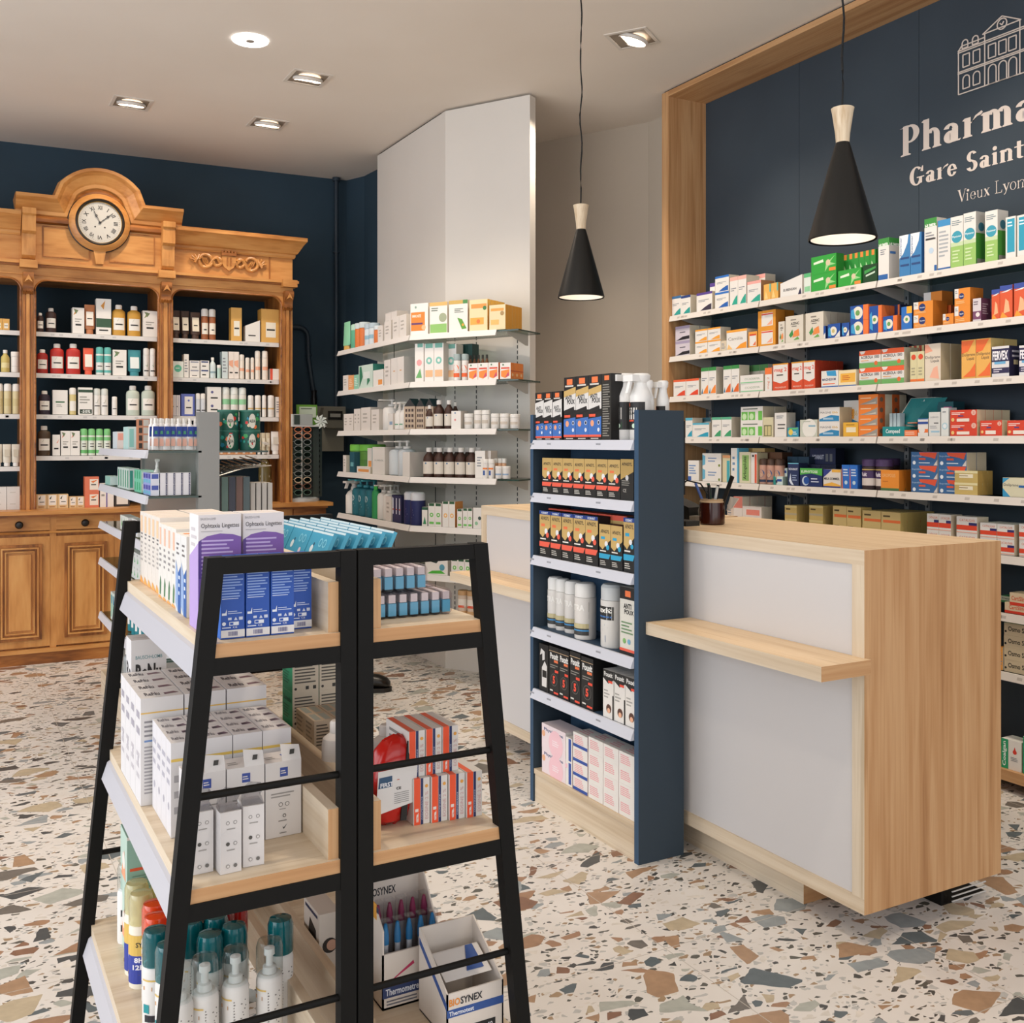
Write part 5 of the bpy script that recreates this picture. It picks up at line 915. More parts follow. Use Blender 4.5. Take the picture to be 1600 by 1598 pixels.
S.it('amber oil spray bottle', 315, 338.5, 481, ('9A5A34', W_, [('r', 'E3DCCF', .1, .15, .9, .75), ('r', '2A2A28', .3, .35, .7, .42)]), kind='can', n=(2, 1, 1), d=0); OR = ('D9A85A', 'C08F40', [('r', 'E8E2D2', .25, .15, .8, .6), ('r', '2A2A28', .3, .35, .75, .4)])
S.it('tall orange gift box', 361, 378, 480, OR); S.it('white slanted gift box', 383, 407, 499, (W_, 'CFCAC2', [('r', '2A2A28', .2, .35, .7, .42)]), kind='wedge'); S.it('large orange gift box', 408, 437, 482, OR, d=.1)
S = cab(2, 1)
S.it('mint and white cream box', 269, 287, 564, ('DDE3DC', 'B8CFC4', [('c', '5FB89A', .5, .55, .34), ('L', 'E8F0EC', .3, .5, .7, .62, 1)])); S.it('slim white cream box', 287.5, 295, 553, (W_, 'CFCAC2', lines())); S.it('low white cream box', 296, 312, 563, (W_, 'CFCAC2', [('r', '8A8FA0', .1, .75, .9, .9), ('r', '2A2A28', .25, .2, .75, .28)]), n=(1, 2, 1)); S.it('low navy striped cream box', 313, 327, 563, (W_, 'CFCAC2', [('r', '3A4A7A', .1, .75, .9, .92), ('L', '2A2A28', .2, .2, .8, .5, 1)]), n=(1, 2, 1))
S.it('white vial bottle', 328, 338.5, 558, ('CFDCDC', W_, [('r', '8FA8B0', .1, .3, .9, .5)]), kind='amber', d=0); S.it('small green tinted bottle', 339.5, 346, 570, ('B5CFC4', W_, []), kind='jar', d=0); S.it('grey blue cream box', 347, 356, 549, ('C9D4D4', 'AAB8B8', lines())); S.it('peach and white cream box', 357, 373.5, 549, ('E8DDD4', 'CFC2B5', [('p', 'E8A98A', [(.1, .5), (.9, .4), (.9, .7), (.1, .65)]), ('r', '2A2A28', .2, .2, .8, .25)]), n=(2, 1, 1))
for a, b_, v in ((374, 383, 553), (384, 391, 558), (392, 398, 558), (399, 408, 547), (410, 420, 547)): S.it('peach and white lotion bottle', a, b_, v, ('E8DDD0', 'E4DCD2', [('r', 'E8A98A', .1, .4, .9, .6)]), kind='can', d=0)
S.it('red edged small box', 422, 438, 576, (W_, 'CFCAC2', [('r', 'D9503A', 0, 0, .25, 1)]))
S = cab(2, 2)
S.it('white and violet box', 269, 282, 617, (W_, 'CFCAC2', [('r', '5A5AA8', .42, 0, .5, 1), ('r', '5A5AA8', .9, 0, 1, 1), ('L', '2A2A28', .1, .4, .4, .5, 1)]), n=(2, 1, 1)); S.it('blue violet framed box', 283, 304.5, 615, ('5A68B0', '4A55A0', [('r', 'E3E0DC', .25, .08, .85, .88), ('r', '2A2A28', .35, .35, .75, .41), ('c', '5A68B0', .55, .7, .08)])); S.it('small white serum bottle', 306, 322, 614, ('D5D8DC', W_, [('r', '2A2A28', .2, .25, .8, .33)]), kind='can', n=(2, 1, 1), d=0)
S.it('large white iris box', 323.5, 346, 604, (W_, 'CFCAC2', [('r', '2A2A28', .25, .6, .75, .65), ('r', '2A2A28', .25, .2, .75, .25), ('c', '5A5A8A', .35, .82, .1), ('c', '5A5A8A', .35, .35, .1)])); S.it('white can with green band', 347.5, 386.5, 604, ('E3E0D8', 'DDE0DA', [('r', '8FC99A', 0, .55, 1, .85)]), kind='can', n=(3, 1, 1), d=0)
for a, b_ in ((388, 397.5), (399, 409), (410, 417), (419, 430)): S.it('white bottle, gold band', a, b_, 617, (W_, W_, [('r', 'C9A86A', 0, .45, 1, .55)]), kind='can', d=0)
S.it('slim white card box', 431, 439, 620, (W_, 'CFCAC2', lines()))
S = cab(2, 3)
S.it('beige cream tube', 402, 423, 676, ('C9BCA0', W_, [('r', 'DCD4C0', .2, .2, .8, .7)]), kind='tube', n=(3, 1, 1), d=.03); S.it('white cream tube', 424, 439, 674, (W_, W_, [('r', 'D0CCC0', .2, .3, .8, .7)]), kind='tube', d=.03); S.it('small orange soap pack', 342, 400, 702, ('C98A5A', 'A9683A', [('r', 'E8E0D4', .2, .2, .5, .8)]), n=(5, 1, 1))
S = cab(0, 0)
S.it('orange cream box', -8, 15, 497, OR, n=(2, 1, 1))
S = cab(0, 1); S.it('pale yellow oil bottle', 1, 16, 546, ('C9B56A', W_, [('r', 'DCCF9A', .1, .2, .9, .7)]), kind='amber', d=0); S.it('tall white jar', 17, 31, 549, (W_, W_, [('r', 'C9C5BC', .1, .3, .9, .34)]), kind='jar', d=0)
S = cab(0, 2); S.it('pale honey lotion bottle', -8, 32, 598, ('D4C69A', W_, [('r', 'C9BA88', .1, .3, .9, .7)]), kind='can', n=(3, 1, 1), d=0)
S = cab(0, 3); S.it('ivory cream tube', -10, 32, 694, ('DAD2C2', W_, [('r', 'C9C0AC', .2, .3, .8, .7)]), kind='tube', n=(3, 1, 1), d=.035)
S = cab(0, 4); S.it('plain white box', -12, 33, 761, ('D8D5D0', 'C5C2BC', [('L', 'C4C0B8', .2, .4, .8, .6, 1)]), n=(2, 2, 1))
# ------------------------------------------------------------------ cream partition
def pt(j, sg): return Shelf(F1 if sg else (2.30, 6.55), dB if sg else (0, -1), PZ[j], 'on %s partition shelf' % ORD[j])
S = pt(0, 0); OT = [('r', 'E9E4DC', .1, .1, .9, .35)]
S.it('mint green cream tube', 533, 543, 504, ('8FCFA8', 'D8A85A', []), kind='tube', d=.04); S.it('mint capped bottle', 545, 552, 507, ('5FAE8A', 'B5D8C4', []), kind='can', d=0); S.it('orange supplement bottle', 552, 565, 506, ('E07A3A', 'C9D4D4', [('L', 'F2D8C0', .15, .2, .85, .8, 3)]), kind='jar', n=(2, 1, 1), d=0); S.it('white supplement bottle', 567, 580, 507, ('D5DDE0', 'B5C4CC', [('r', '8FB5C4', .1, .3, .9, .6)]), kind='jar', n=(2, 1, 1), d=0); S.it('small orange bottle', 581, 589, 510, ('DE7A3E', 'D5DDE0', []), kind='jar', n=(1, 1, 2), d=0)
WP = ('E2DBD4', 'CFC6BC', [('L', 'B5AEA6', .2, .3, .8, .8, 3)])
S.it('plain white skincare box', 590, 598, 510, WP); S.it('plain white skincare box', 600, 611, 503, WP, n=(1, 1, 2)); S.it('tall white skincare box', 602, 620, 490, WP, b=.09, n=(2, 1, 1)); S.it('plain white skincare box', 613, 635, 496, WP, n=(2, 1, 1))
S = pt(0, 1)
S.it('orange immunity supplement box', 641, 669, 475, (W_, 'D8CFC0', [('r', 'EE8434', .03, .12, .82, .72), ('T', 'F7E4D0', 'IMMUNITE', .1, .55, .6, .64, .03), ('r', '5A3A6A', .05, .32, .7, .38), ('c', 'F0B88A', .75, .22, .12), ('c', '8FA89A', .3, .88, .06)]), d=.07)
S.it('white artichoke supplement box', 671, 699, 473, (W_, 'D8CFC0', [('r', 'D8B06A', 0, .88, 1, 1), ('r', '8FBE6A', .03, .02, .97, .3), ('c', '9FA88A', .75, .5, .22), ('L', '6A7A6A', .1, .7, .6, .84, 2)]), d=.07)
S.it('white green-leaf supplement box', 701, 731, 470, (W_, 'D8CFC0', [('r', 'C9A65A', 0, .88, .75, 1), ('r', '4F8A4A', .75, .88, 1, 1), ('p', '5F9A3A', [(.45, .45), (.7, .4), (.95, .1), (.7, .08)]), ('c', 'E8A03A', .75, .22, .06), ('L', '6A7A6A', .3, .6, .8, .75, 3)]), d=.07)
S.it('yellow orange supplement box', 733, 762, 469, ('E3D3A6', 'D8A84A', [('r', 'E8964A', .1, .72, .95, .86), ('r', 'E8A84A', .05, .2, .8, .42), ('c', '3F7A4A', .85, .72, .1), ('c', 'E07A3A', .5, .3, .1)]), n=(1, 1, 6), d=.03)
S.it('low yellow orange box', 764, 790, 477, ('E0D2A8', 'DE9A34', [('r', 'E8A050', .1, .75, .9, .86), ('c', 'A98A5A', .8, .65, .12), ('r', 'E8B86A', .1, .2, .6, .4)]), n=(1, 1, 5), d=.035)
S = pt(1, 0)
S.it('white cream box', 536, 544, 587, WP); S.it('orange cream box', 544, 553, 587, ('E8A46A', 'D8935A', lines('F2D0B0'))); S.it('mint cream box', 553, 560, 586, ('8FCBB0', '7FBBA0', lines('E0F0E8'))); S.it('white box, green silhouette', 560, 583, 572, ('C9DCD0', '2F7A6A', [('p', '2F7A5A', [(.05, .05), (.3, .5), (.2, .95), (.05, .95)]), ('p', '2F7A5A', [(.6, .1), (.8, .3), (.7, .6), (.6, .4)]), ('r', 'E0E8E2', .35, .4, .8, .7)]), d=.1)
S.it('white box, orange corner', 583, 599, 579, (W_, 'D0C8BE', [('r', 'E8964A', .5, .1, .9, .4)])); S.it('tall white skincare box', 600, 610, 563, WP, n=(1, 1, 2)); S.it('tall white skincare box', 611, 631, 560, (WP[0], 'B9B5B0', [('L', 'D8A87A', .35, .45, .65, .55, 1)]), n=(2, 1, 1), d=.12)
S = pt(1, 1); TG = (W_, 'D0C8BE', [('r', '6FA89A', .1, .88, .9, 1), ('c', '7FBEB0', .5, .55, .32), ('c', W_, .5, .55, .15), ('r', 'E8B88A', .1, .12, .9, .3)])
S.it('white box, pink green picture', 648, 662, 537, (W_, 'D0C8BE', [('c', 'E8A0A0', .5, .5, .3), ('p', '6FAE6A', [(.1, .1), (.8, .1), (.6, .35)]), ('r', '6FA89A', .3, .9, .9, 1)])); S.it('white box with teal target', 663, 693, 537, TG, n=(2, 1, 1)); S.it('white box with teal target', 696, 713, 538, TG, b=.05)
S.it('white orange juice tube', 706, 717, 553, (W_, '9AA8A8', [('c', 'E8642E', .5, .6, .35), ('r', 'E8642E', .1, .05, .9, .3)]), kind='jar', n=(1, 1, 1), d=0); S.it('white orange juice tube', 719, 729, 553, (W_, '9AA8A8', [('c', 'E8642E', .5, .6, .35), ('r', 'E8642E', .1, .05, .9, .3)]), kind='jar', d=0)
S.it('amber vial behind', 730, 762, 555, ('8A5A3A', '3A3834', [('r', 'E0D8CC', 0, .1, 1, .7)]), kind='amber', n=(5, 1, 1), b=.08, d=0); S.it('dark teal carton behind', 715, 738, 538, ('1F4A44', '183A36', []), b=.14, n=(3, 1, 1))
OS = (W_, 'E8843A', [('p', 'EE8A3A', [(.1, .15), (.5, .05), (.9, .2), (.9, .6), (.1, .5)]), ('r', 'D8503A', .1, .62, .9, .72), ('c', '5A7A5A', .3, .88, .08), ('p', 'C84A6A', [(.5, .1), (.85, .2), (.8, .45)])], [('r', 'C9542A', 0, .45, 1, .52), ('c', 'F2C89A', .5, .25, .2)])
S.it('small orange fruit box', 731, 779, 568, OS, n=(3, 1, 1), d=.05); S.it('small orange fruit box', 781, 798, 567, OS, n=(1, 1, 3), d=.045)
S = pt(2, 0)
S.it('plain white lotion box', 537, 552, 647, WP, n=(2, 1, 1)); S.it('plain white lotion box', 553, 563, 639, WP, n=(2, 1, 1)); S.it('wide white lotion box', 564, 579, 637, WP, n=(1, 1, 1)); S.it('wide white lotion box', 580, 592, 640, WP)
S.it('white pump lotion bottle', 593, 605, 624, ('E6E2DC', 'E6E2DC', []), kind='pump', d=0); S.it('small white and blue box', 606, 614, 646, (W_, 'CFC6BC', [('r', '8FA8C4', .3, .3, .9, .5)])); S.it('slim white spray bottle', 614, 628, 628, (W_, W_, [('r', '6FA88A', .3, .2, .8, .3)]), kind='spray', n=(2, 1, 1), d=0)
S = pt(2, 1)
for a, b_, in ((631, 649), (650, 663), (664, 677)):
    k0, t0 = S.at(a, .03); k1, _ = S.at(b_, .03); w = (k1-k0)*.96; kk = (k0+k1)/2; hh = zat(635, t0)-S.z
    o = tag(empty('house_shaped_carton', (S.p[0]+S.d[0]*kk+S.n[0]*.03, S.p[1]+S.d[1]*kk+S.n[1]*.03, S.z), S.rz), 'house-shaped beige carton with dark roof, %s on third partition shelf' % {631: 'leftmost', 650: 'middle one', 664: 'rightmost'}[a], 'carton', 'house-shaped cartons on the third partition shelf')
    m = MB(); m.box(-w/2, 0, 0, w/2, .08, hh, 'B5A08A'); F_ = []
    for i in range(3):
        for j in range(4): F_.append(('r', '4A3A34', .12+.28*i, .08+.23*j, .3+.28*i, .2+.23*j))
    decals(m, Surf('F', w, hh, .08), F_); m.build('walls', o)
    m = MB(); m.prism([(-w/2, hh), (w/2, hh), (0, hh+.045)], lambda q, t_: (q[0], .08*t_, q[1]), '26424A', '2A2623'); m.build('roof', o)
AM = ('3A1E12', W_, [('r', 'D8D0C4', 0, .02, 1, .92), ('L', '3A3A38', .2, .45, .8, .65, 2), ('c', '5A7A9A', .5, .8, .06)])
S.it('brown syrup bottle', 662, 674, 633, AM, kind='amber', d=0); S.it('brown syrup bottle', 674, 689, 625, AM, kind='amber', d=0); S.it('brown syrup bottle', 691, 704, 625, AM, kind='amber', d=0); S.it('brown syrup bottle behind', 704, 713, 628, AM, kind='amber', d=0, b=.06); S.it('white box, pink figure', 705, 720, 642, (W_, 'CFC6BC', [('c', 'D88A8A', .4, .5, .1), ('c', '6A8AA8', .4, .88, .08)]))
JW = (W_, 'E9E6E0', [('r', 'C9BEB0', .1, .3, .9, .6), ('L', '5A8AA8', .2, .65, .8, .8, 1)])
S.it('white supplement jar', 722, 736, 646, JW, kind='jar', d=0); S.it('taller white supplement jar', 738, 762, 641, JW, kind='jar', n=(2, 1, 1), d=0); S.it('white supplement jar', 764, 777, 646, JW, kind='jar', d=0); S.it('white supplement jar', 778, 792, 646, JW, kind='jar', d=0); S.it('white supplement jar', 794, 808, 647, JW, kind='jar', d=0)
S = pt(3, 0)
S.it('thin white box', 536, 541, 711, WP); GN = ('5A8F3A', '7AC94A', [('r', '4A7A34', .1, .2, .9, .6)]); S.it('green shampoo bottle', 542, 555, 694, GN, kind='jar', d=0); S.it('green shampoo bottle', 556, 571, 694, GN, kind='jar', b=.02, d=0)
S.it('dark teal lotion box', 546, 554, 706, ('1F5A6A', '184A58', [('r', '6FB0B8', .2, .3, .8, .5)]), b=-.008); S.it('white box, orange base', 557, 579, 728, (W_, BE, [('r', 'E8A05A', .1, .2, .9, .6)])); S.it('white box, rounded picture frame', 574, 581, 700, (W_, '9FC4CC', [('r', 'E8A05A', .2, .1, .9, .5)]), b=.01)
S.it('large white gift carton', 582, 601, 698, ('E6E2DC', 'CFC6BC', [('T', '6A7A74', 'LUXEOL', .2, .48, .9, .54)]), d=.1); S.it('white grey pump lotion bottle', 602, 616, 688, ('CDD3D6', W_, [('L', '5F8FB0', .2, .6, .7, .8, 2)]), kind='pump', d=0); S.it('white grey pump lotion bottle', 617, 629, 688, ('CDD3D6', W_, []), kind='pump', d=0); S.it('plain white carton', 629, 640, 706, (W_, 'B9B2AA', []), d=.12)
S = pt(3, 1)
S.it('brown glass syrup bottle', 657, 741, 699, AM, kind='amber', n=(5, 1, 2), d=0)
S.it('white supplement pouch box', 742, 758, 704, (W_, 'CFC6BC', [('L', G_, .2, .4, .7, .8, 4)])); S.it('white box behind tubes', 757, 767, 704, WP, b=.03); S.it('white orange vitamin tube', 752, 770, 717, (W_, W_, [('r', 'E8843A', .1, .6, .9, .75), ('r', '3A5A9A', .3, .1, .6, .5)]), kind='jar', n=(2, 1, 1), d=0, b=-.004); S.it('orange white tube behind', 770, 789, 716, ('E0B08A', W_, []), kind='jar', n=(3, 1, 1), d=0, b=.05); S.it('low white jar', 771, 794, 728, (W_, W_, [('r', '8FA8C4', .1, .3, .9, .5)]), kind='jar', n=(2, 1, 1), d=0, b=-.004)
S = pt(4, 0); TL = ('176A78', '3F9AA8', [('c', 'CFE4E8', .5, .75, .14), ('L', 'DCEEF2', .3, .1, .7, .5, 3)])
S.it('white trigger spray bottle', 536, 546, 750, (W_, W_, []), kind='spray', d=0); S.it('teal shower gel bottle', 546, 577, 747, TL, kind='pump', n=(3, 1, 1), d=0); S.it('green capped teal bottle', 578, 587, 757, ('2F9A5A', '3FBE4A', []), kind='shampoo', d=.04); S.it('white pump soap bottle', 586, 604, 756, (W_, W_, []), kind='pump', n=(2, 1, 1), d=0); S.it('white pump soap behind', 606, 618, 756, (W_, W_, []), kind='pump', n=(2, 1, 1), d=0, b=.1); S.it('plain white soap box', 602, 611, 775, WP)
S.it('dark blue hair care box', 612, 627, 773, ('2A2E58', '1F2244', [('r', 'D8DCE8', .3, .3, .6, .9), ('r', 'C8503A', .3, .45, .7, .5)]), n=(3, 1, 1), b=.01); S.it('navy shampoo bottle', 627, 647, 767, ('20285E', 'DCDEE2', [('L', 'C8CEE0', .25, .2, .75, .7, 4)]), kind='can', n=(2, 1, 1), d=0)
S = pt(4, 1); GW = (W_, 'CFC6BC', [('r', '2F5A3A', .1, .88, .9, 1), ('c', '6FBE5A', .5, .5, .28), ('c', W_, .5, .5, .12), ('r', '6FBE5A', .15, .1, .85, .2)])
S.it('white and dark green box', 659, 668, 792, (W_, '2F5A44', [('r', '2F5A44', .0, .85, 1, 1), ('p', '3A8A5A', [(.2, .1), (.8, .1), (.5, .5)])])); S.it('white box with green circles', 669, 690, 786, GW, n=(2, 1, 1)); S.it('white box with orange circles', 691, 711, 783, (W_, 'D8924A', [('r', '2F5A3A', .1, .9, .9, 1), ('c', 'F0B86A', .5, .45, .3), ('c', W_, .5, .45, .14)]), n=(2, 1, 1), d=.08); S.it('low white green box', 714, 722, 795, GW); S.it('low white green box', 723, 738, 794, GW, n=(2, 1, 1)); S.it('white box, dark drop', 739, 752, 793, (W_, 'CFC6BC', [('c', '3A4A44', .8, .5, .2), ('c', '8FBE9A', .4, .25, .2)]))
S = pt(5, 0)
S.it('red capped bottle', 552, 618, 846, ('B8A8A0', 'B0252E', []), kind='shampoo', n=(7, 1, 1), d=.04); S.it('white capped clear bottle', 588, 625, 858, ('B5AEA8', 'E3E0DA', []), kind='shampoo', n=(5, 1, 1), d=.03, b=-.03)
S = pt(5, 1)
S.it('green topped water bottle', 646, 655, 855, ('2F4A3A', '2FAE4A', []), kind='shampoo', d=0)
S.it('white green insect repellent box', 664, 700, 873, (W_, 'D8D4CA', [('p', '4FAE3A', [(.1, .05), (.9, .1), (.7, .3), (.3, .25)]), ('c', '5A9AB0', .75, .5, .12), ('p', '2A3A34', [(.1, .9), (.6, .95), (.5, .75)])]), d=.08); S.it('white box with green circles', 705, 736, 873, GW, n=(3, 1, 1))
S = Shelf(F1, dB, .30, 'on lowest partition shelf'); S.it('wooden lidded spice jar', 712, 741, 922, ('D8C4B0', 'C9A070', [('r', 'E8E0D4', 0, .2, 1, .8), ('r', 'DE5A3A', .2, .1, .8, .3)]), kind='jar', n=(2, 2, 1), d=0)
# ------------------------------------------------------------------ blue stand
def bs(j): return Shelf((1.922, 3.311), (0, -1), (BZ+[.123])[j], 'on %s blue stand shelf' % ['top', 'second', 'third', 'fourth', 'fifth', 'bottom'][j])
def anti(w): return ('1F1D1C', '1B1A19', [('r', 'EE7A44', .25, .88, .72, .97), ('r', 'D5CFC6', .1, .845, .8, .87), ('p', 'D9D6D2', [(0, .42), (0, .78), (1, .84), (1, .48)])]+([('p', 'C9A868', [(0, .68), (0, .78), (1, .84), (1, .74)])] if w else [])+[('T', '1A1A1A', 'ANTI', .12, .64, .68, .71, .03), ('T', '1A1A1A', 'POUX', .28, .57, .92, .645, .03), ('p', '1F1D1C', [(0, .4), (.9, .46), (.85, .53), (0, .47)]), ('r', 'E85A3E', .05, .36, .55, .4), ('p', '3F6FB8', [(0, .08), (1, .08), (1, .36), (0, .33)]), ('c', 'E8A07A', .3, .26, .14), ('c', 'D9DCE8', .8, .27, .1), ('c', '1F2F4A', .8, .27, .07), ('c', 'D9DCE8', .8, .16, .09), ('r', 'E8604A', 0, .05, 1, .085), ('r', 'C9C5BE', .2, .02, .8, .035)])
S = bs(0)
S.it('small lice treatment box', 836, 878, 614, anti(0), n=(3, 1, 1), d=.045); S.it('tall gold lice treatment box', 881, 940, 590, anti(1), n=(3, 1, 1), d=.05); S.it('dark back-turned lice box', 940, 955, 584, ('26241F', '1B1A19', [('L', '8A877F', .1, .05, .9, .85, 22), ('r', 'EE7A44', .3, .9, .8, .97)]), d=.05)
SP = (W_, 'ECEAE6', [('r', '1F1D1C', 0, .12, 1, 1), ('r', 'DDD8D0', .1, .45, .72, .82), ('T', '1A1A1A', 'ANTI', .16, .7, .5, .78, .03), ('T', '1A1A1A', 'POUX', .22, .6, .66, .68, .03), ('p', '3FA04A', [(.1, .14), (.72, .14), (.72, .36), (.1, .3)]), ('c', 'CFE8CF', .6, .24, .08), ('r', 'E0553A', .15, .38, .6, .43), ('r', 'E8643A', .2, .86, .4, .97)])
for a, b_ in ((952, 974), (976, 998)): S.it('white trigger spray bottle', a, b_, 584, SP, kind='trig', d=0, b=.03)
for x, y in ((2.0, 2.735), (2.058, 2.73)): put('trig', .044, .196, .044, SP, x, y, BZ[0]+.0005, -PI/2, 'white trigger spray', 'behind on top blue stand shelf', (x, 0, 0))
def apa(col, blue=0): return ('1D1C1A', '17161A', [('p', 'C9A868', [(0, 1), (0, .5), (.3, .42), (.62, .55), (1, .66), (1, 1)]), ('T', '2A2622', 'APAISYL', .12, .8, .88, .88, .02), ('r', 'E8784A' if blue < 2 and col != '2FA0C8' else '2FA0C8', .15, .66, .5, .72), ('c', 'E4E4E6', .62, .56, .14), ('c', col, .75, .48, .13), ('L', 'E8E4DC', .08, .36, .8, .42, 1), ('p', col, [(0, .22), (.85, .22), (1, .33), (0, .33)]), ('L', 'C9C5BC', .1, .06, .6, .18, 3)]+([('r', '1F3F8A', 0, .92, 1, 1), ('T', 'E8ECF4', 'FORMAT', .2, .93, .8, .98, .02)] if blue >= 0 and blue != 2 else []))
S = bs(1)
S.it('black gold lice lotion box', 847, 969, 715, apa('E8604A', -1), n=(7, 1, 1), d=.05); S.it('black gold box, darker side', 969, 990, 717, ('1D1C1A', '17161A', [('p', 'B59658', [(0, 1), (0, .5), (.5, .6), (1, .7), (1, 1)]), ('c', 'C8C8CA', .5, .55, .12), ('T', '2A2622', 'APAISYL', .1, .84, .9, .92, .02), ('T', 'C9C5BC', 'CE', .2, .2, .45, .28), ('L', '8A877F', .1, .35, .9, .5, 3)]), d=.05)
S = bs(2)
S.it('black gold lice lotion box', 843, 934, 797, apa('E8604A', 0), n=(5, 1, 1), d=.05); S.it('gold backed lotion box', 852, 980, 793, ('C9A868', 'B08F50', [('r', 'E8604A', 0, .9, 1, 1)], [], [], 'D8553A'), n=(6, 1, 1), d=.05, b=.055)
S.it('gold box with blue stripe', 936, 973, 818, apa('2FA0C8', 2), n=(2, 1, 1), d=.045); S.it('gold box with blue stripe', 974, 992, 808, apa('2FA0C8', 0), d=.045)
S = bs(3); EX = ('DCD8D2', 'E9E7E2', [('p', '2A2A28', [(0, .55), (1, .7), (1, .98), (0, .98)]), ('T', 'F0EEE8', 'XTRA', .2, .72, .85, .9, .04), ('p', '9A968C', [(0, .3), (1, .5), (1, .62), (0, .42)]), ('r', '3A3A38', 0, .0, 1, .34), ('r', 'BFB48A', 0, .2, 1, .34), ('r', '3F8FC8', 0, .12, 1, .16)])
for i, (a, b_) in enumerate(((849, 865), (862, 877), (875, 893), (889, 911))): S.it('white and black spray can', a+1, b_-1, 899+3*i, EX, kind='can', d=0, b=.03 if i < 3 else .0)
S.it('single frosted capped can', 929, 955, 909, ('DDDAD4', 'C9CCCC', [('r', '23221F', .1, .6, .85, .95), ('T', 'F0EEE8', 'puxit', .15, .74, .8, .92, .04), ('r', '3A6FB0', .1, .66, .8, .7), ('L', 'A9B5C4', .15, .3, .7, .5, 3), ('p', '2F7AC0', [(.1, .02), (.6, .02), (.6, .2)])]), kind='can', d=0)
S.it('white green lice lotion box', 968, 993, 915, ('DAD8CE', '1B1A19', [('r', '1B1A19', 0, .82, 1, 1), ('r', 'EE7A44', .35, .86, .7, .95), ('T', '1A1A1A', 'ANTI', .25, .68, .75, .76, .03), ('T', '1A1A1A', 'POUX', .3, .6, .9, .67, .03), ('L', '6F8F6A', .1, .3, .9, .5, 4), ('c', '7FB56A', .3, .2, .1), ('c', '6FA8C8', .6, .2, .1), ('r', '1B1A19', 0, 0, 1, .05), ('r', 'E8604A', 0, .05, 1, .09)]), d=.06)
S = bs(4); PX = ('1F1E1D', '151413', [('T', 'E9E7E2', 'Pouxit', .1, .74, .92, .87, .04), ('r', 'E8784A', .5, .68, .9, .73), ('r', 'D8B890', 0, .9, 1, .91), ('L', '8A877F', .1, .55, .9, .64, 2), ('c', '6A6762', .5, .32, .34), ('c', '1F1E1D', .5, .32, .31), ('T', 'E8503A', '5', .38, .24, .62, .4, .05), ('r', 'E8503A', .6, .48, .95, .53), ('r', 'D9D5CC', .1, .08, .4, .11), ('r', 'E8503A', .5, .04, .95, .08)])
S.it('black box, white sprayer print', 842, 857, 1004, ('1F1E1D', '151413', [('p', 'D9D6D2', [(.3, .1), (.8, .1), (.85, .55), (.6, .65), (.3, .5)]), ('p', 'D9D6D2', [(.35, .65), (.6, .68), (.6, .85), (.2, .9), (.1, .75), (.35, .8)]), ('r', '1F1E1D', .35, .3, .8, .45)]), d=.05)
S.it('black lice shampoo box', 858, 889, 1008, PX, n=(2, 1, 1), d=.07); S.it('black lice shampoo box', 890, 907, 1016, PX, d=.07); S.it('black lice shampoo box', 908, 927, 1024, PX, d=.1)
S.it('white black lice comb box', 942, 995, 1044, (W_, '8A8784', [('p', '1F1E1D', [(0, 1), (0, .82), (.5, .72), (1, .82), (1, 1)]), ('T', 'E9E7E2', 'Pouxit', .1, .86, .9, .96, .03), ('r', 'E8503A', .5, .74, .9, .79), ('L', 'A9A6A0', .1, .4, .7, .6, 3), ('c', '5A3A2E', .55, .2, .24), ('c', 'E8B090', .55, .16, .14), ('r', '1F1E1D', .9, .0, 1, .5)]), n=(3, 1, 2), d=.05)
S = bs(5)
PD = ('E8D9DC', 'E6E3DF', [('T', '3A4A7A', 'Physiodose', .1, .7, .9, .86, .02), ('c', 'EFC4CC', .6, .35, .3), ('L', 'F4E4E8', .45, .25, .8, .5, 3), ('c', 'E8B08A', .08, .6, .07)])
S.it('pink white saline dose box', 846, 884, 1128, PD, n=(1, 2, 1), d=.08); S.it('white box, blue side strip', 884, 894, 1150, (W_, 'E0D5D5', [('r', '2F4F9E', .45, .04, .85, .48), ('r', '2F4F9E', .45, .52, .85, .98), ('c', 'EFC4CC', .1, .4, .2)]), d=.07)
PK = [('L', 'E89AA0', .1, .25, .75, .85, 5)]
S.it('small white and pink dose box', 895, 918, 1142, (W_, 'E6D9D8', PK+[('r', '2F4F9E', 0, 0, 1, .22)], [], [('L', 'E8A0A6', .1, .2, .9, .8, 3)]), n=(1, 4, 1), d=.07); S.it('small white and pink dose box', 919, 992, 1150, (W_, 'E6D9D8', PK, [], [('L', 'E8A0A6', .1, .2, .9, .8, 3)]), n=(3, 4, 1), d=.07)
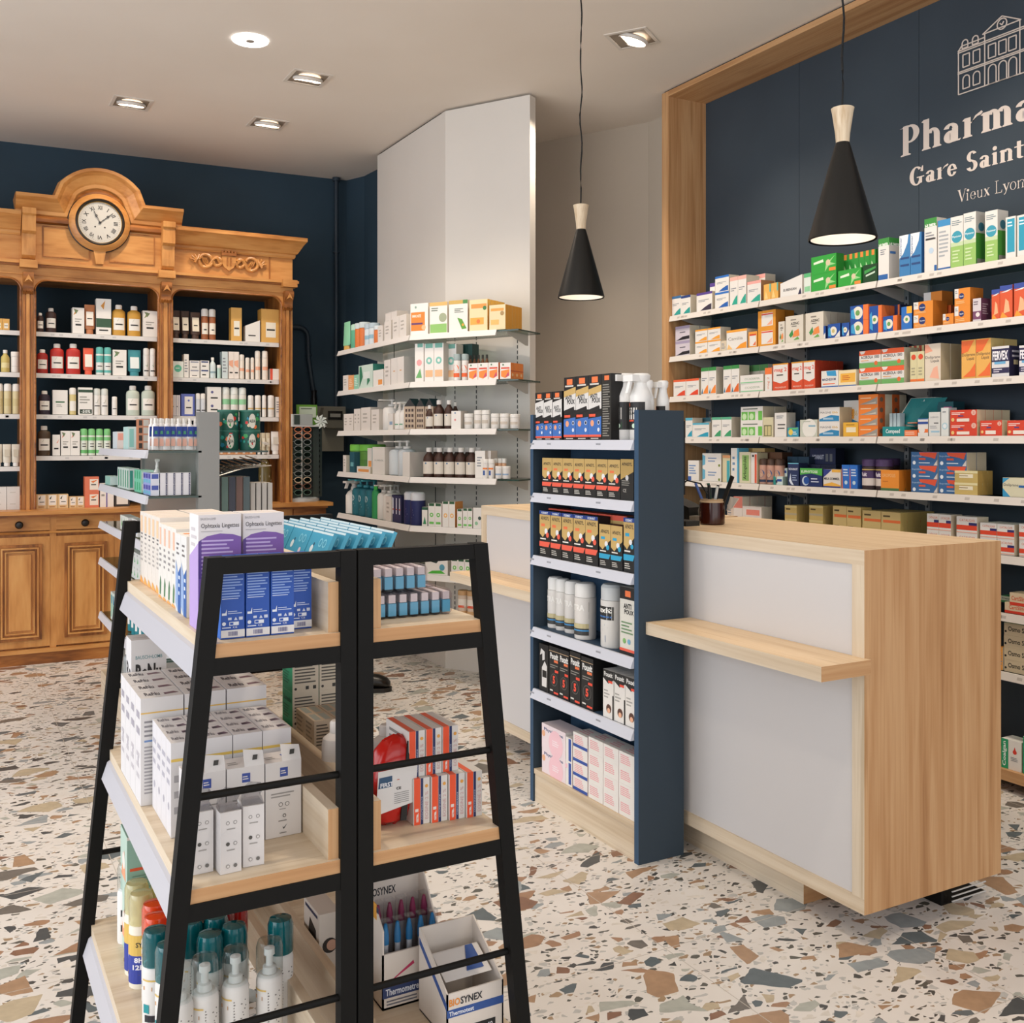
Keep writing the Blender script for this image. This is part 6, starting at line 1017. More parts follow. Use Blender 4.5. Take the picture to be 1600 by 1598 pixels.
# ================================================================== foreground racks: their goods
def row(desc, where, x0, x1, y, z, h, d, des, kind='box', nx=1, nz=1, ny=1, name=None, jit=0.0):
    W = (x1-x0)/nx; hh = h/nz
    for i in range(nx):
        for j in range(ny):
            for q in range(nz):
                r = random.Random(i*31+j*7+q+int(x0*1000)); put(kind, W*.97, hh*.998, d*.985, des, x0+W*(i+.5), y+j*d*1.01, z+q*hh+.0004, (r.random()-.5)*jit, desc, where, (round(x0+W*(i+.5), 3), q, round((y+j*d)*80)), name or boxname(kind, desc, where) or ('pharmacy_box' if kind == 'box' else None))
LT, LM, LB = 'on top left rack shelf', 'on middle left rack shelf', 'on bottom left rack shelf'
RT_, RM, RB = 'on top right rack shelf', 'on middle right rack shelf', 'on bottom right rack shelf'
Z1, Z2, Z3 = 1.025, .650, .265
BL = ('1F4FA8', '2A6AC8', [('L', '8FA8DC', .05, .52, .95, .98, 13), ('L', 'C8D4F0', .05, .5, .95, .52, 1), ('p', 'DDE2EC', [(.05, .3), (.25, .3), (.25, .38), (.19, .33), (.05, .33)]), ('L', 'B8C4E4', .3, .31, .9, .36, 2), ('r', 'C8D0E4', .3, .24, .45, .27), ('p', 'C8D0E4', [(.55, .235), (.7, .235), (.625, .275)]), ('r', 'C8D0E4', .76, .235, .92, .275), ('c', 'DDE2EC', .13, .195, .08), ('r', 'DDE2EC', .35, .17, .75, .215), ('r', '1F4FA8', .38, .178, .52, .207), ('T', 'DDE2EC', 'CE', .5, .135, .68, .16), ('L', 'C8D0E4', .05, .13, .42, .16, 1), ('r', 'DAD8D8', 0, .02, 1, .115)]+[('r', '5A5A8A', .3+.045*k, .04, .325+.045*k, .095) for k in range(9)], [('c', 'DDE2EC', .5, .5, .25), ('c', '2A6AC8', .5, .5, .2)])
xs = [.404, .4445, .4850]
for i, x in enumerate(xs): row('blue eye lotion box', LT, x-.0195, x+.0195, 1.652, Z1, .126, .04, BL, ny=2)
row('blue box set slightly back', LT, .508, .545, 1.685, Z1, .126, .04, BL)
row('blue box behind left leg', LT, .378, .384, 1.70, Z1, .125, .03, ('2A6AC8', '2A6AC8', []))
OPH = ('D8D2D0', 'E3DEDC', [('p', '7A569E', [(0, 0), (1, 0), (1, .80), (.8, .825), (.5, .835), (.2, .815), (0, .77)]), ('p', '5A3F86', [(0, .45), (.08, .45), (.08, .79), (0, .77)]), ('L', 'BDA8D4', .07, .35, .85, .79, 13), ('T', '4A4648', 'Ophtaxia', .06, .875, .5, .925, .005), ('T', '4A4648', 'Lingettes', .55, .875, .95, .925, .005), ('L', 'A9A4A4', .06, .85, .85, .862, 1), ('T', '8F8C8E', 'BAUSCH+LOMB', .05, .955, .4, .975)], [('p', 'B49AD0', [(0, 0), (1, 0), (1, .76), (0, .62)]), ('L', 'C4BEC0', .2, .7, .8, .9, 3)], [('r', 'B98A5E', .05, .42, .97, .44)])
row('purple white wipes box', LT, .369, .442, 1.745, Z1, .193, .07, OPH); row('purple white wipes box', LT, .4445, .517, 1.75, Z1, .193, .07, OPH)
TW = ('E2D9CF', 'DAD2C8', [('r', 'E8B88A', .1, .0, .9, .12)], [('L', '6F6A68', .25, .62, .75, .72, 2), ('r', 'E8C09A', .2, .72, .7, .95), ('L', 'A9A29C', .25, .3, .75, .6, 5), ('p', 'EFA85A', [(0, 0), (1, 0), (.6, .06), (.2, .1)])], [('r', 'B98A5E', .05, .45, .95, .5)])
TG2 = ('E2DDD5', 'DCD8D0', [], [('r', 'E8B49A', .3, .72, .7, .95), ('L', '8F8A88', .25, .4, .75, .7, 4), ('p', '4F7A54', [(.3, .05), (.6, .05), (.7, .22), (.5, .3), (.35, .2)]), ('p', 'EFA85A', [(0, 0), (1, 0), (.6, .03), (.2, .04)])], [('r', 'C9A88A', .05, .45, .95, .5)])
TB_ = ('E0DDD8', 'DAD8D4', [], [('L', '6F6A68', .2, .72, .7, .9, 3), ('p', '2A5A9E', [(.5, 0), (1, 0), (1, .6), (.5, .5)]), ('p', '8FA8D0', [(0, .1), (.5, 0), (.5, .5), (.1, .66)]), ('L', 'C8D4E8', .6, .2, .9, .5, 3)], [('r', 'EE8434', .1, .1, .9, .5)])
row('tall cream eye drop box', LT, .388, .468, 2.20, Z1, .158, .048, TW, ny=5); row('tall cream eye drop box, second file', LT, .472, .55, 2.20, Z1, .158, .048, TW, ny=5)
row('white box, green figure', LT, .382, .46, 2.0, Z1, .15, .045, TG2, ny=4); row('white box, blue corner', LT, .378, .46, 1.885, Z1, .145, .05, TB_, ny=2)
ALC = ('3E9CBE', '4FA8C8', [('c', 'D8E4E8', .5, .62, .16), ('c', '2A5A7A', .55, .7, .07), ('L', '7FC4DA', .1, .1, .9, .4, 6), ('r', 'C8DCE4', 0, .97, 1, 1)], [('c', 'D8E4E8', .3, .8, .05), ('r', 'C8DCE4', 0, .97, 1, 1), ('L', '7FC4DA', .5, .75, .9, .9, 2)], [('r', '7FC4DA', .0, .0, 1, .12), ('c', 'DCE8EC', .3, .5, .15)])
row('light blue flat card pack', LT, .503, .5235, 1.93, Z1, .128, .03, ALC, ny=3); row('light blue flat card pack, inner file', LT, .525, .5455, 1.93, Z1, .128, .03, ALC, ny=3)
ALB = ('3E9CBE', '4FA8C8', [('r', 'CFE2E8', 0, .965, 1, 1), ('c', 'D8E4E8', .25, .7, .07), ('c', '2A5A7A', .3, .78, .03), ('T', '7FC8DE', 'oo', .5, .75, .85, .9), ('L', '8FCCE0', .1, .2, .9, .5, 4), ('c', 'DCC8D8', .75, .62, .06)])
for i in range(6):
    for j in range(4):
        o = put('box', .128, .135, .008, ALB, .632+.026*i, 2.045+j*.133, Z1+.006, -PI/2, 'leaning light blue card pack', RT_, (round(.6+.026*i, 3), 0, j), 'card_pack'); o.rotation_euler = (-.42, 0, -PI/2)
# translucent case with blue brush
def case(x, y, z, i, q, j):
    key = 'case'
    if key not in CACHE:
        m = MB(); w, h, d = .0205, .047, .075; r = .006; pr = [(-w/2+r, 0), (w/2-r, 0), (w/2, r), (w/2, h-r*1.6), (w/2-r*.6, h-r*.4), (w/2-r*1.3, h), (-w/2+r*1.3, h), (-w/2+r*.6, h-r*.4), (-w/2, h-r*1.6), (-w/2, r)]
        m.prism(pr, lambda q_, t: (q_[0], d*t, q_[1]), M('F3ECEC', .15, 'clear')); b = MB(); b.box(-.0075, .002, .004, .0075, d-.004, .026, '5FB8E0'); b.box(-.0065, .003, .027, .0065, d-.006, .041, 'DEDDE2'); CACHE[key] = (m.data('brush_case'), b.data('brush'))
    a = bpy.data.objects.new('brush_case', CACHE[key][0]); COL.objects.link(a); a.location = (x, y, z); a['category'] = 'case'
    b = bpy.data.objects.new('brush', CACHE[key][1]); COL.objects.link(b); b.parent = a
    ITEMS.append((a, 'clear blue brush case', RT_, (round(x, 3), q, j)))
for j in range(2):
    for i in range(8): case(.656+i*.0212, 1.70+j*.078, Z1+.0005, i, 0, j)
    for i in range(6): case(.650+i*.0212, 1.702+j*.078, Z1+.048, i, 1, j)
# middle left: lens solution boxes
RN = ('DDDAD8', 'D9D6D6', [('r', 'E2B85E', 0, .855, 1, .868), ('L', '8F8C90', .08, .63, .9, .8, 4), ('L', '6F8FC0', .08, .58, .5, .62, 1), ('L', 'A29FA2', .08, .1, .9, .56, 14)], [('L', 'B9B4B8', .2, .2, .8, .5, 3), ('L', '9F9AA4', .2, .6, .8, .9, 2), ('c', 'B9B4BC', .5, .4, .1)], [('T', '4A4850', 'ReNu', .15, .3, .5, .75, .03), ('p', '7A5F6A', [(.6, .3), (.95, .4), (.85, .6), (.6, .55)])])
row('big white lens solution box', LM, .325, .567, 2.04, Z2, .203, .062, RN, nx=3, ny=4)
TALL = ('DDDAD8', 'D9D6D6', [('T', '6F9A9E', 'BAUSCH+LOMB', .12, .84, .88, .87, .01), ('T', '2A2828', 'ReNu', .12, .66, .85, .8, .04), ('L', 'A29FA2', .1, .1, .9, .55, 8)], [('T', '3A3838', 'Re', .1, .66, .9, .8, .03), ('L', 'B9B4B8', .2, .2, .8, .5, 3)], [('r', '4A4038', .1, .42, .9, .44), ('T', '8A8488', 'ReNu', .55, .55, .9, .8, .02)])
row('tallest white lens box, dark lettering', LM, .352, .427, 2.33, Z2, .262, .07, TALL)
DU = ('DCD9D8', 'D5D2D4', [('r', 'E2C05E', 0, .8, 1, .83), ('L', 'A9A6A8', .1, .2, .9, .7, 3)], [('L', 'A9A6B0', .15, .5, .85, .85, 3), ('c', 'A9A6B0', .5, .3, .15)], [('T', '6A6870', 'ReNu', .12, .4, .5, .85, .02), ('p', '6F5A6A', [(.6, .3), (.95, .4), (.85, .7), (.6, .6)]), ('p', '3A3640', [(.62, .38), (.8, .42), (.75, .55), (.62, .5)])])
row('small white lens solution box', LM, .345, .56, 1.85, Z2, .165, .045, DU, nx=4, ny=4)
ZB = ('DBD6D2', 'D3CFCE', [('r', '3A4F9A', .4, .8, .62, .92), ('L', 'DBD6D2', .42, .83, .6, .89, 2), ('L', '9A9692', .15, .52, .8, .6, 2), ('c', '55524F', .42, .43, .06), ('c', 'DBD6D2', .42, .43, .045), ('c', '55524F', .6, .43, .06), ('c', 'DBD6D2', .6, .43, .045), ('L', '8A8682', .38, .36, .66, .38, 1), ('c', '55524F', .52, .28, .05), ('c', 'DBD6D2', .52, .28, .03), ('L', '8A8682', .35, .2, .68, .23, 1), ('p', '3A3834', [(.46, .14), (.5, .1), (.6, .17), (.5, .12)]), ('L', '8A8682', .38, .04, .64, .07, 1)], [('L', 'B9B4B8', .2, .2, .8, .8, 6)], [('r', '4A5FA8', .6, .45, .72, .7), ('L', '9A9692', .1, .3, .4, .6, 2)])
for i, x in enumerate((.388, .454, .520)):
    o = put('box', .064, .131, .06, ZB, x, 1.765, Z2+.0005, (.03, -.02, .04)[i], 'white lens wipes box, blue emblem', LM, (x, 0, 0))
    m = MB(); m.hexa([(-.002, .0, .131), (.032, .0, .131), (.032, .001, .131), (-.002, .001, .131), (-.002, .012, .158), (.032, .012, .153), (.032, .013, .153), (-.002, .013, .158)], 'DEDAD6', ); m.hexa([(.012, .0035, .1405), (.02, .0035, .1405), (.02, .004, .1405), (.012, .004, .1405), (.014, .0065, .148), (.022, .0065, .148), (.022, .007, .148), (.014, .007, .148)], '3A3834'); m.build('open_lid', o)
PKC = ('D6D2D0', 'D9D5D4', [('c', '8A8682', .35, .82, .09), ('c', 'D6D2D0', .35, .82, .06), ('c', '8A8682', .7, .82, .09), ('c', 'D6D2D0', .7, .82, .06), ('L', '9A9692', .3, .7, .75, .74, 1), ('c', '4A4844', .35, .48, .09), ('c', '8A8682', .7, .48, .09), ('c', 'D6D2D0', .7, .48, .06), ('L', '9A9692', .3, .36, .75, .4, 1), ('c', '8A8682', .35, .12, .09), ('c', 'D6D2D0', .35, .12, .06), ('c', '6A6864', .7, .12, .09)])
for i, (x, y, r) in enumerate(((.362, 1.675, .05), (.402, 1.655, .06), (.441, 1.665, -.05))):
    o = put('box', .034, .098, .045, PKC, x, y, Z2+.0005, r, 'slim white wrapped cloth packet', LM, (x, 0, 0), 'cloth_packet')
    m = MB(); w = .0178
    m.prism([(-w, .099), (w, .099), (w*.6, .113), (w*.9, .124), (-w*.2, .128), (-w*.8, .118)], lambda q, t: (q[0]+.003*t, .002+.03*t, q[1]), M('E4E4E6', .1, 'clear')); m.build('plastic_wrap', o)
# bottom left: bottles and cartons
def rbot(desc, u, v, zt, des, w=.047, kind='foam'):
    x, y = onz(u, v, zt); h = zt-Z3-.001
    put(kind, w, h, w, des, x, y-w/2, Z3+.0005, random.Random(u).random()*.5-.6, desc, LB, (round(x, 2), 0, round(y*20)))
BOT = lambda c, e=[]: ('E0DDD8', c, [('L', '7A7672', .55, .1, .95, .9, 16), ('r', 'D8B86A', .05, .9, .5, .93), ('L', 'C9A07A', .08, .7, .4, .85, 1), ('r', '23222A', .15, .2, .5, .32)]+e)
CLR = 'C9D2D3'
for u, v in ((410, 1466), (357, 1479), (313, 1492)): rbot('white foam bottle, clear cap', u, v, .452, BOT(CLR))
for u, v in ((275, 1505),): rbot('white foam bottle, clear cap', u, v, .452, BOT(CLR))
TE = '0F7F86'
for u, v in ((432, 1432), (355, 1443), (316, 1456), (326, 1428), (240, 1449), (256, 1472), (290, 1436)): rbot('white bottle, teal cap', u, v, .458, BOT(TE, [('r', '1F8F94', .1, .35, .3, .5)]))
for u, v in ((232, 1408), (235, 1428), (268, 1400)): rbot('white bottle, orange cap', u, v, .455, BOT('FF6A2A'))
rbot('white bottle, red cap', 364, 1408, .45, BOT('C8281E')); rbot('white bottle, red cap', 340, 1418, .45, BOT('C8281E'))
YB = ('E8E2D0', 'EBE4B4', [('r', '2F3F9A', 0, 0, 1, .62), ('r', 'D8B45A', 0, .55, 1, .95), ('p', '2F3F9A', [(0, .5), (1, .68), (1, .4), (0, .4)]), ('T', '2A2A2A', 'SYL', .4, .72, .7, .82, .02), ('T', 'E8E6EE', '8H', .35, .42, .65, .52, .03), ('T', 'E8E6EE', '12H', .3, .28, .7, .38, .03), ('p', 'E0B84A', [(0, .14), (1, .14), (1, .22), (.5, .18), (0, .22)])])
for u, v in ((207, 1376), (247, 1366), (214, 1392)): rbot('yellow and blue mosquito bottle', u, v, .45, YB)
for u, v in ((190, 1347), (223, 1334), (248, 1342)): rbot('white bottle, tall clear cap', u, v, .435, ('E4E2DE', CLR, [('L', '3A3A38', .4, .1, .6, .8, 2), ('r', '8FC4A0', .7, .1, .9, .9)]), w=.04)
GBX = ('8FB5A4', 'B5CDBF', [('c', 'DE5A34', .8, .62, .12), ('r', 'DE5A34', .08, .42, .97, .47), ('L', '6F8F80', .15, .1, .8, .35, 6), ('r', 'E6DFD6', 0, .95, 1, 1)], [('p', 'E8A07A', [(.1, .2), (.8, .2), (.6, .7)]), ('c', 'E6DFD6', .5, .5, .2)], [('r', 'EE8A4A', .1, .15, .9, .3), ('c', 'D9D2C8', .5, .6, .2), ('r', 'EE8A4A', .7, .4, .9, .9)])
row('mint green and orange box', LB, .333, .405, 2.26, Z3, .25, .09, GBX, nz=2)
# middle right: orange striped dose boxes
CO = ('DAD5CF', 'DAD5CF', [('r', 'E8532C', .03, 0, .42, 1), ('r', '25305E', .44, 0, .6, 1), ('V', 'E8D8D0', 'al', .1, .05, .3, .35, .02), ('V', 'C8CCE0', 'CONTENANCE', .48, .1, .56, .6), ('c', 'E0A04A', .8, .82, .1), ('V', 'C9A0A0', 'EOSINE 2 %', .7, .1, .9, .7, .0)], [('L', '8A8480', .15, .3, .8, .9, 4)], [('r', 'E8603A', .05, 0, .42, 1)])
for i in range(4): row('white orange navy dose box', RM, .738+i*.0335, .7705+i*.0335, 1.70-.004*i, Z2, .083, .11, CO, ny=1)
for i in range(3): row('white orange navy dose box, upper tier', RM, .733+i*.0335, .7655+i*.0335, 1.71, Z2+.0835, .083, .11, CO)
CH_ = ('D8CDB8', '2FA070', [('L', '5A564E', .08, .25, .9, .9, 7), ('c', '3A3834', .12, .12, .05), ('r', '3A3834', .5, .08, .62, .18), ('r', '3A3834', .78, .08, .9, .18)], [('T', '1F4F3A', 'Chlorhexidine', .1, .7, .9, .85, .01), ('L', '1F6F4E', .1, .2, .8, .6, 5)], [('r', '3FAE80', 0, 0, 1, 1), ('r', 'C8E4D6', .2, .4, .8, .6)])
row('green and cream antiseptic box', RM, .655, .835, 2.16, Z2, .222, .075, CH_, nx=3, nz=3)
BG = ('C5B298', 'B9A488', [('L', '5A5044', .1, .2, .9, .9, 7), ('r', '3A3028', .6, .08, .9, .2)], [('L', '8A7A64', .1, .2, .9, .9, 5)], [('r', '9AA098', .1, .1, .4, .9), ('r', 'A9B0A6', .55, .1, .85, .9)])
row('kraft beige antiseptic box', RM, .648, .74, 1.99, Z2, .13, .06, BG, nx=2, nz=2, ny=2)
WB = ('DCD6CE', 'E0DAD2', [('L', '5A5A62', .5, .1, .8, .6, 8)])
for x, y in ((.662, 1.86), (.71, 1.875), (.755, 1.84)): put('shampoo', .062, .155 if x < .7 else .14, .055, WB, x, y, Z2+.0005, 0, 'white plastic antiseptic bottle', RM, (x, 0, 0))
put('shampoo', .05, .155, .045, ('D8D4CE', 'D8483A', [('r', 'C8483A', 0, .6, 1, .9), ('L', '6A6A6E', .2, .1, .9, .5, 6)]), .665, 1.80, Z2+.0005, 0, 'white bottle with red cap', RM, (.66, 0, 0))
# red wrapped emergency blanket bag
t = tag(empty('emergency_bag', (.705, 1.735, Z2), .12), 'red plastic wrapped first aid bag with white printed label', 'bag')
m = MB(); rings = [(.3, .0), (.75, .012), (.98, .035), (1, .07), (.98, .11), (.86, .135), (.55, .15), (.1, .158)]; vs = []; ns = 22; rr = random.Random(3)
for r, z in rings:
    for k in range(ns): a = 2*PI*k/ns; q = 1+rr.uniform(-.05, .05); vs.append((r*.049*q*math.cos(a)+.1*z, r*.03*q*math.sin(a), z+rr.uniform(-.002, .002)))
m.mesh(vs, [(i*ns+k, i*ns+(k+1) % ns, (i+1)*ns+(k+1) % ns, (i+1)*ns+k) for i in range(7) for k in range(ns)]+[tuple(range(ns-1, -1, -1)), tuple(7*ns+k for k in range(ns))], M('B8201A', .18), True); m.build('contents', t)
m = MB(); m.beam((.012, -.031, .012), (.03, -.026, .15), .012, .003, '1A1716', (0, 1, 0)); m.build('strap', t)
m = MB(); m.face([(-.044, -.034, .032), (.036, -.034, .042), (.040, -.034, .108), (-.040, -.034, .108)], 'DCD9D6'); m.face([(-.040, -.0345, .078), (-.012, -.0345, .078), (-.012, -.0345, .097), (-.038, -.0345, .097)], '2F5070')
for tx_, x, z, w, h in (('FIRST', -.036, .079, .026, .008), ('CE', -.004, .07, .01, .005)):
    gv, gf, _ = glyphs(tx_, .03); m.mesh([(x+w*a, -.0348, z+h*b) for a, b in gv], gf, 'E4E4E8' if tx_ == 'FIRST' else '2A2A2A')
for k in range(6): m.box(-.008, -.0346, .046+k*.0035, .022, -.0345, .0472+k*.0035, '9A9896')
m.lathe([(.003, 0), (0, .0005)], 'E0703A', 10, .0, -.034, .088); m.build('label_sheet', t)
# bottom right: thermometer display and test box
t = tag(empty('thermometer_display', (.79, 1.815, Z3), .0), 'open white counter display carton full of digital thermometers', 'display')
TC = 'D9CFC4'; m = MB(); w = .125; x0 = -.065
m.box(x0, 0, 0, x0+w, .004, .105, TC); m.box(x0, .11, 0, x0+w, .114, .235, TC); m.box(x0, 0, 0, x0+w, .11, .004, TC)
for xx in (x0, x0+w-.003): m.mesh([(xx, 0, 0), (xx+.003, 0, 0), (xx+.003, .11, 0), (xx, .11, 0), (xx, 0, .15 if xx == x0 else .1), (xx+.003, 0, .15 if xx == x0 else .1), (xx+.003, .11, .235), (xx, .11, .235)], [(0, 3, 2, 1), (4, 5, 6, 7), (0, 1, 5, 4), (1, 2, 6, 5), (2, 3, 7, 6), (3, 0, 4, 7)], TC)
m.hexa([(x0, .11, .232), (x0+w, .11, .232), (x0+w, .114, .232), (x0, .114, .232), (x0, .165, .25), (x0+w, .165, .25), (x0+w, .166, .253), (x0, .166, .253)], TC)
m.box(x0, -.0005, .022, x0+w, 0, .042, '2A3A66')
gv, gf, _ = glyphs('Thermometre', .02); m.mesh([(x0+.006+.068*a, -.0008, .026+.013*b) for a, b in gv], gf, 'DCE0E8')
for k in range(2): m.box(x0+.008, -.0006, .008+k*.006, x0+.07, 0, .0105+k*.006, '6A6A72')
m.hexa([(x0+.02, -.0006, .054), (x0+.065, -.0006, .076), (x0+.065, 0, .076), (x0+.02, 0, .054), (x0+.02, -.0006, .0555), (x0+.063, -.0006, .082), (x0+.063, 0, .082), (x0+.02, 0, .0555)], 'B8305A')
gv, gf, _ = glyphs('BIOSYNEX', .02); m.mesh([(x0+.012+.06*a, .1095, .168+.016*b) for a, b in gv], gf, '26282E'); m.box(x0, .1093, .221, x0+w, .11, .2222, '3A2A22')
m.box(x0+.02, .12, .2405, x0+.06, .13, .2425, 'A59A8E'); m.hexa([(x0+.045, .125, .241), (x0+.095, .125, .241), (x0+.095, .15, .248), (x0+.055, .15, .248), (x0+.045, .125, .243), (x0+.095, .125, .243), (x0+.095, .15, .25), (x0+.055, .15, .25)], '3A3430')
m.box(x0-.0006, .02, .175, x0, .06, .185, '2A3050'); m.box(x0-.0007, .03, .16, x0, .05, .19, 'D89A3A'); m.box(x0-.0006, .05, .11, x0, .1, .112, '6A6058')
for k in range(6): m.box(x0-.0006, .06, .08-k*.008, x0, .1, .082-k*.008, '9A9086')
m.build('carton', t)
for j in range(2):
    for i in range(5):
        o = tag(empty('thermometer', (.79-.047+i*.0245, 1.815+.03+j*.04, Z3+.006)), 'boxed %s tipped digital thermometer, %s from left in the display' % (('blue', 'crimson')[j], ORD[i]), 'thermometer', 'boxed thermometers in the display carton')
        hh = .15+.02*j-.004*(4-i)*.0
        m = MB(); m.box(-.009, -.009, .0, .009, .009, hh, M('F6F6F8', .1, 'clear')); m.build('clear_case', o)
        m = MB(); m.lathe([(.0055, .01), (.0055, hh-.05), (.0065, hh-.045)], 'D5D8DA', 10); m.build('stem', o)
        m = MB(); m.lathe([(.0068, hh-.046), (.0068, hh-.028), (.003, hh-.008), (0, hh-.006)], ('1F7FB8', '8A1F4E')[j], 12); m.build('tip', o)
t = tag(empty('test_kit_display', (.84, 1.665, Z3), .0), 'open white thermometer strip carton with blue band and orange lettering', 'display')
m = MB(); x0 = -.052; w = .115; hh = .085
m.box(x0, 0, 0, x0+w, .003, hh, TC); m.box(x0, .12, 0, x0+w, .123, hh+.07, TC); m.box(x0, 0, 0, x0+w, .12, .003, TC)
for xx in (x0, x0+w-.003): m.mesh([(xx, 0, 0), (xx+.003, 0, 0), (xx+.003, .12, 0), (xx, .12, 0), (xx, 0, hh), (xx+.003, 0, hh), (xx+.003, .12, hh+.07), (xx, .12, hh+.07)], [(0, 3, 2, 1), (4, 5, 6, 7), (0, 1, 5, 4), (1, 2, 6, 5), (2, 3, 7, 6), (3, 0, 4, 7)], TC)
m.hexa([(x0-.0006, 0, hh-.03), (x0, 0, hh-.03), (x0, .12, hh+.04), (x0-.0006, .12, hh+.04), (x0-.0006, 0, hh-.018), (x0, 0, hh-.018), (x0, .12, hh+.052), (x0-.0006, .12, hh+.052)], '2F5090')
m.box(x0, -.0006, .042, x0+w, 0, .056, '2F5090')
for tx_, x, z, w2, h2, c in (('BIO', .004, .062, .022, .013, 'E08A2A'), ('SYNEX', .027, .062, .044, .013, '26282E'), ('Thermotest', .004, .045, .05, .008, 'E4E6EC'), ('N 37 38 39 40', .022, .006, .07, .009, 'D8D8DC')):
    if c == 'D8D8DC': m.box(x0+.018, -.0006, .002, x0+.098, 0, .02, '1C1C1E')
    gv, gf, _ = glyphs(tx_, .02); m.mesh([(x0+x+w2*a, -.001, z+h2*b) for a, b in gv], gf, c)
m.build('carton', t)
m = MB(); m.hexa([(x0+.012, .03, .09), (x0+w-.008, .03, .09), (x0+w-.008, .034, .09), (x0+.012, .034, .09), (x0+.012, .09, .115), (x0+w-.008, .09, .115), (x0+w-.008, .094, .115), (x0+.012, .094, .115)], 'DCD8D4'); m.hexa([(x0+.06, .04, .0955), (x0+.095, .04, .0955), (x0+.095, .09, .1158), (x0+.08, .09, .1158), (x0+.06, .04, .0965), (x0+.095, .04, .0965), (x0+.095, .09, .1168), (x0+.08, .09, .1168)], '2F5090'); m.build('test_card', t)
m = MB(); m.lathe([(0, .0), (.008, .004), (.009, .012), (.005, .02), (0, .022)], 'A8202E', 12, 0, 0, 0, 1.3, .8); tag(m.build('crimson_lid', None, (.855, 1.80, Z3+.12)), 'small crimson cap lying on the open test carton', 'lid')
row('white monitor carton with dark print', RB, .655, .70, 1.98, Z3, .13, .1, ('D8D0C6', 'D8D0C6', [('c', '2A2420', .5, .5, .35), ('c', 'C9A08A', .6, .5, .25)], [('p', '2A2420', [(.2, .3), (.8, .2), (.8, .7), (.4, .8)]), ('r', '2A3050', .1, .9, .9, .95)]))
# ================================================================== silver gondola goods
G0 = lambda j: 'on %s silver gondola shelf' % ORD[j]
for i in range(8): put('paste', .03, .133, .03, ('E6E3E2', W_, []), .775+i*.0235, GY0+.03+(i % 2)*.006, GZ[0]+.0005, 0, 'white blue toothpaste tube', G0(0), (round(.775+i*.0235, 3), 0, 0))
for i in range(7): put('paste', .03, .133, .03, ('E6E3E2', W_, []), .77+i*.0235, GY0+.085, GZ[0]+.0005, 0, 'white blue toothpaste tube', G0(0), (round(.77+i*.0235+.006, 3), 0, 1))
row('orange framed glasses carton', G0(0), .752, .80, GY0+.33, GZ[0], .135, .06, ('C98A6A', 'B97A5A', [('r', 'C8C2BA', .45, .1, .95, .9), ('r', '3A3430', .05, .15, .35, .85)]), nz=4); row('white and aqua box', G0(0), .75, .80, GY0+.60, GZ[0], .105, .05, ('CFE0DE', 'B5D4D0', [('r', '8FC8C0', .1, .1, .5, .9)]), ny=3)
row('white and pink box', G0(0), .75, .79, GY0+.95, GZ[0], .085, .05, ('E4D8D4', 'CFD8DC', [('r', 'E8A090', .1, .5, .9, .9)]), ny=3)
TBX = ('DDDBE0', 'D8D6DC', [('r', '25284E', .72, .02, .95, .98), ('V', 'D8D8E4', 'elmex', .76, .1, .9, .9)], [('r', '4A5AA8', .1, .6, .9, .9), ('r', '3F9AA8', .1, .1, .9, .4)])
row('white box with navy tab', G0(1), .79, .915, GY0+.02, GZ[1], .094, .05, TBX, nx=4, nz=2); row('violet and white box', G0(1), .752, .787, GY0+.02, GZ[1], .094, .06, ('D5D8E4', '8F9AD0', [('r', '4A5AA8', .1, .5, .9, .9)], [('r', '4A4A9A', .1, .5, .9, .9), ('r', '6AB0C8', .1, .1, .9, .4)]), nz=2, ny=3)
row('green and white box', G0(1), .755, .81, GY0+.28, GZ[1], .1, .06, ('B5DCC8', '6FC0A0', [('r', W_, .1, .2, .9, .8)], [('r', '2F9A6A', .2, .2, .6, .9)]), nz=2, ny=3); put('spray', .03, .15, .03, (W_, W_, []), .82, GY0+.25, GZ[1]+.0005, 0, 'small white nasal spray bottle', G0(1), (0, 0, 0))
row('white and teal carton', G0(1), .752, .80, GY0+.60, GZ[1], .10, .07, ('DCE2DE', 'C5D4CC', [('r', '3F9A8A', .1, .1, .4, .9)], [('r', '2F8A6A', .4, .1, .8, .9)]), ny=5); row('low teal box at far end', G0(1), .75, .80, GY0+1.2, GZ[1], .045, .06, ('CFE0DC', '8FC0B4', []), ny=3)
row('white box, blue square', G0(2), .752, .80, GY0+.35, GZ[2], .075, .08, (W_, 'D8D8D4', [('r', '2F7AB0', .5, .2, .95, .9)], [('r', '2F7AB0', .3, .2, .7, .9)]), ny=2); row('white box, green leaf print', G0(2), .752, .80, GY0+.62, GZ[2], .07, .08, (W_, 'D4D8D0', [('p', '4FA04A', [(.4, .2), (.8, .4), (.6, .9)])], [('p', '4FA04A', [(.4, .2), (.8, .4), (.6, .9)])]), ny=3); row('white dental box, teal letters', G0(2), .76, .92, GY0+.02, GZ[2], .07, .09, (W_, 'D4D4D8', [('r', '3F8FA8', .1, .7, .9, .9), ('L', '4A4A8A', .1, .2, .8, .5, 2)]), nx=3)
row('white pharmacy carton', G0(3), .755, .81, GY0+.25, GZ[3], .12, .08, (W_, 'D4D8D4', [('p', '6AB07A', [(.3, .2), (.7, .3), (.5, .7)])], [('p', '6AB07A', [(.3, .2), (.7, .3), (.5, .7)]), ('L', G_, .2, .75, .8, .9, 2)]), nz=2, ny=7)
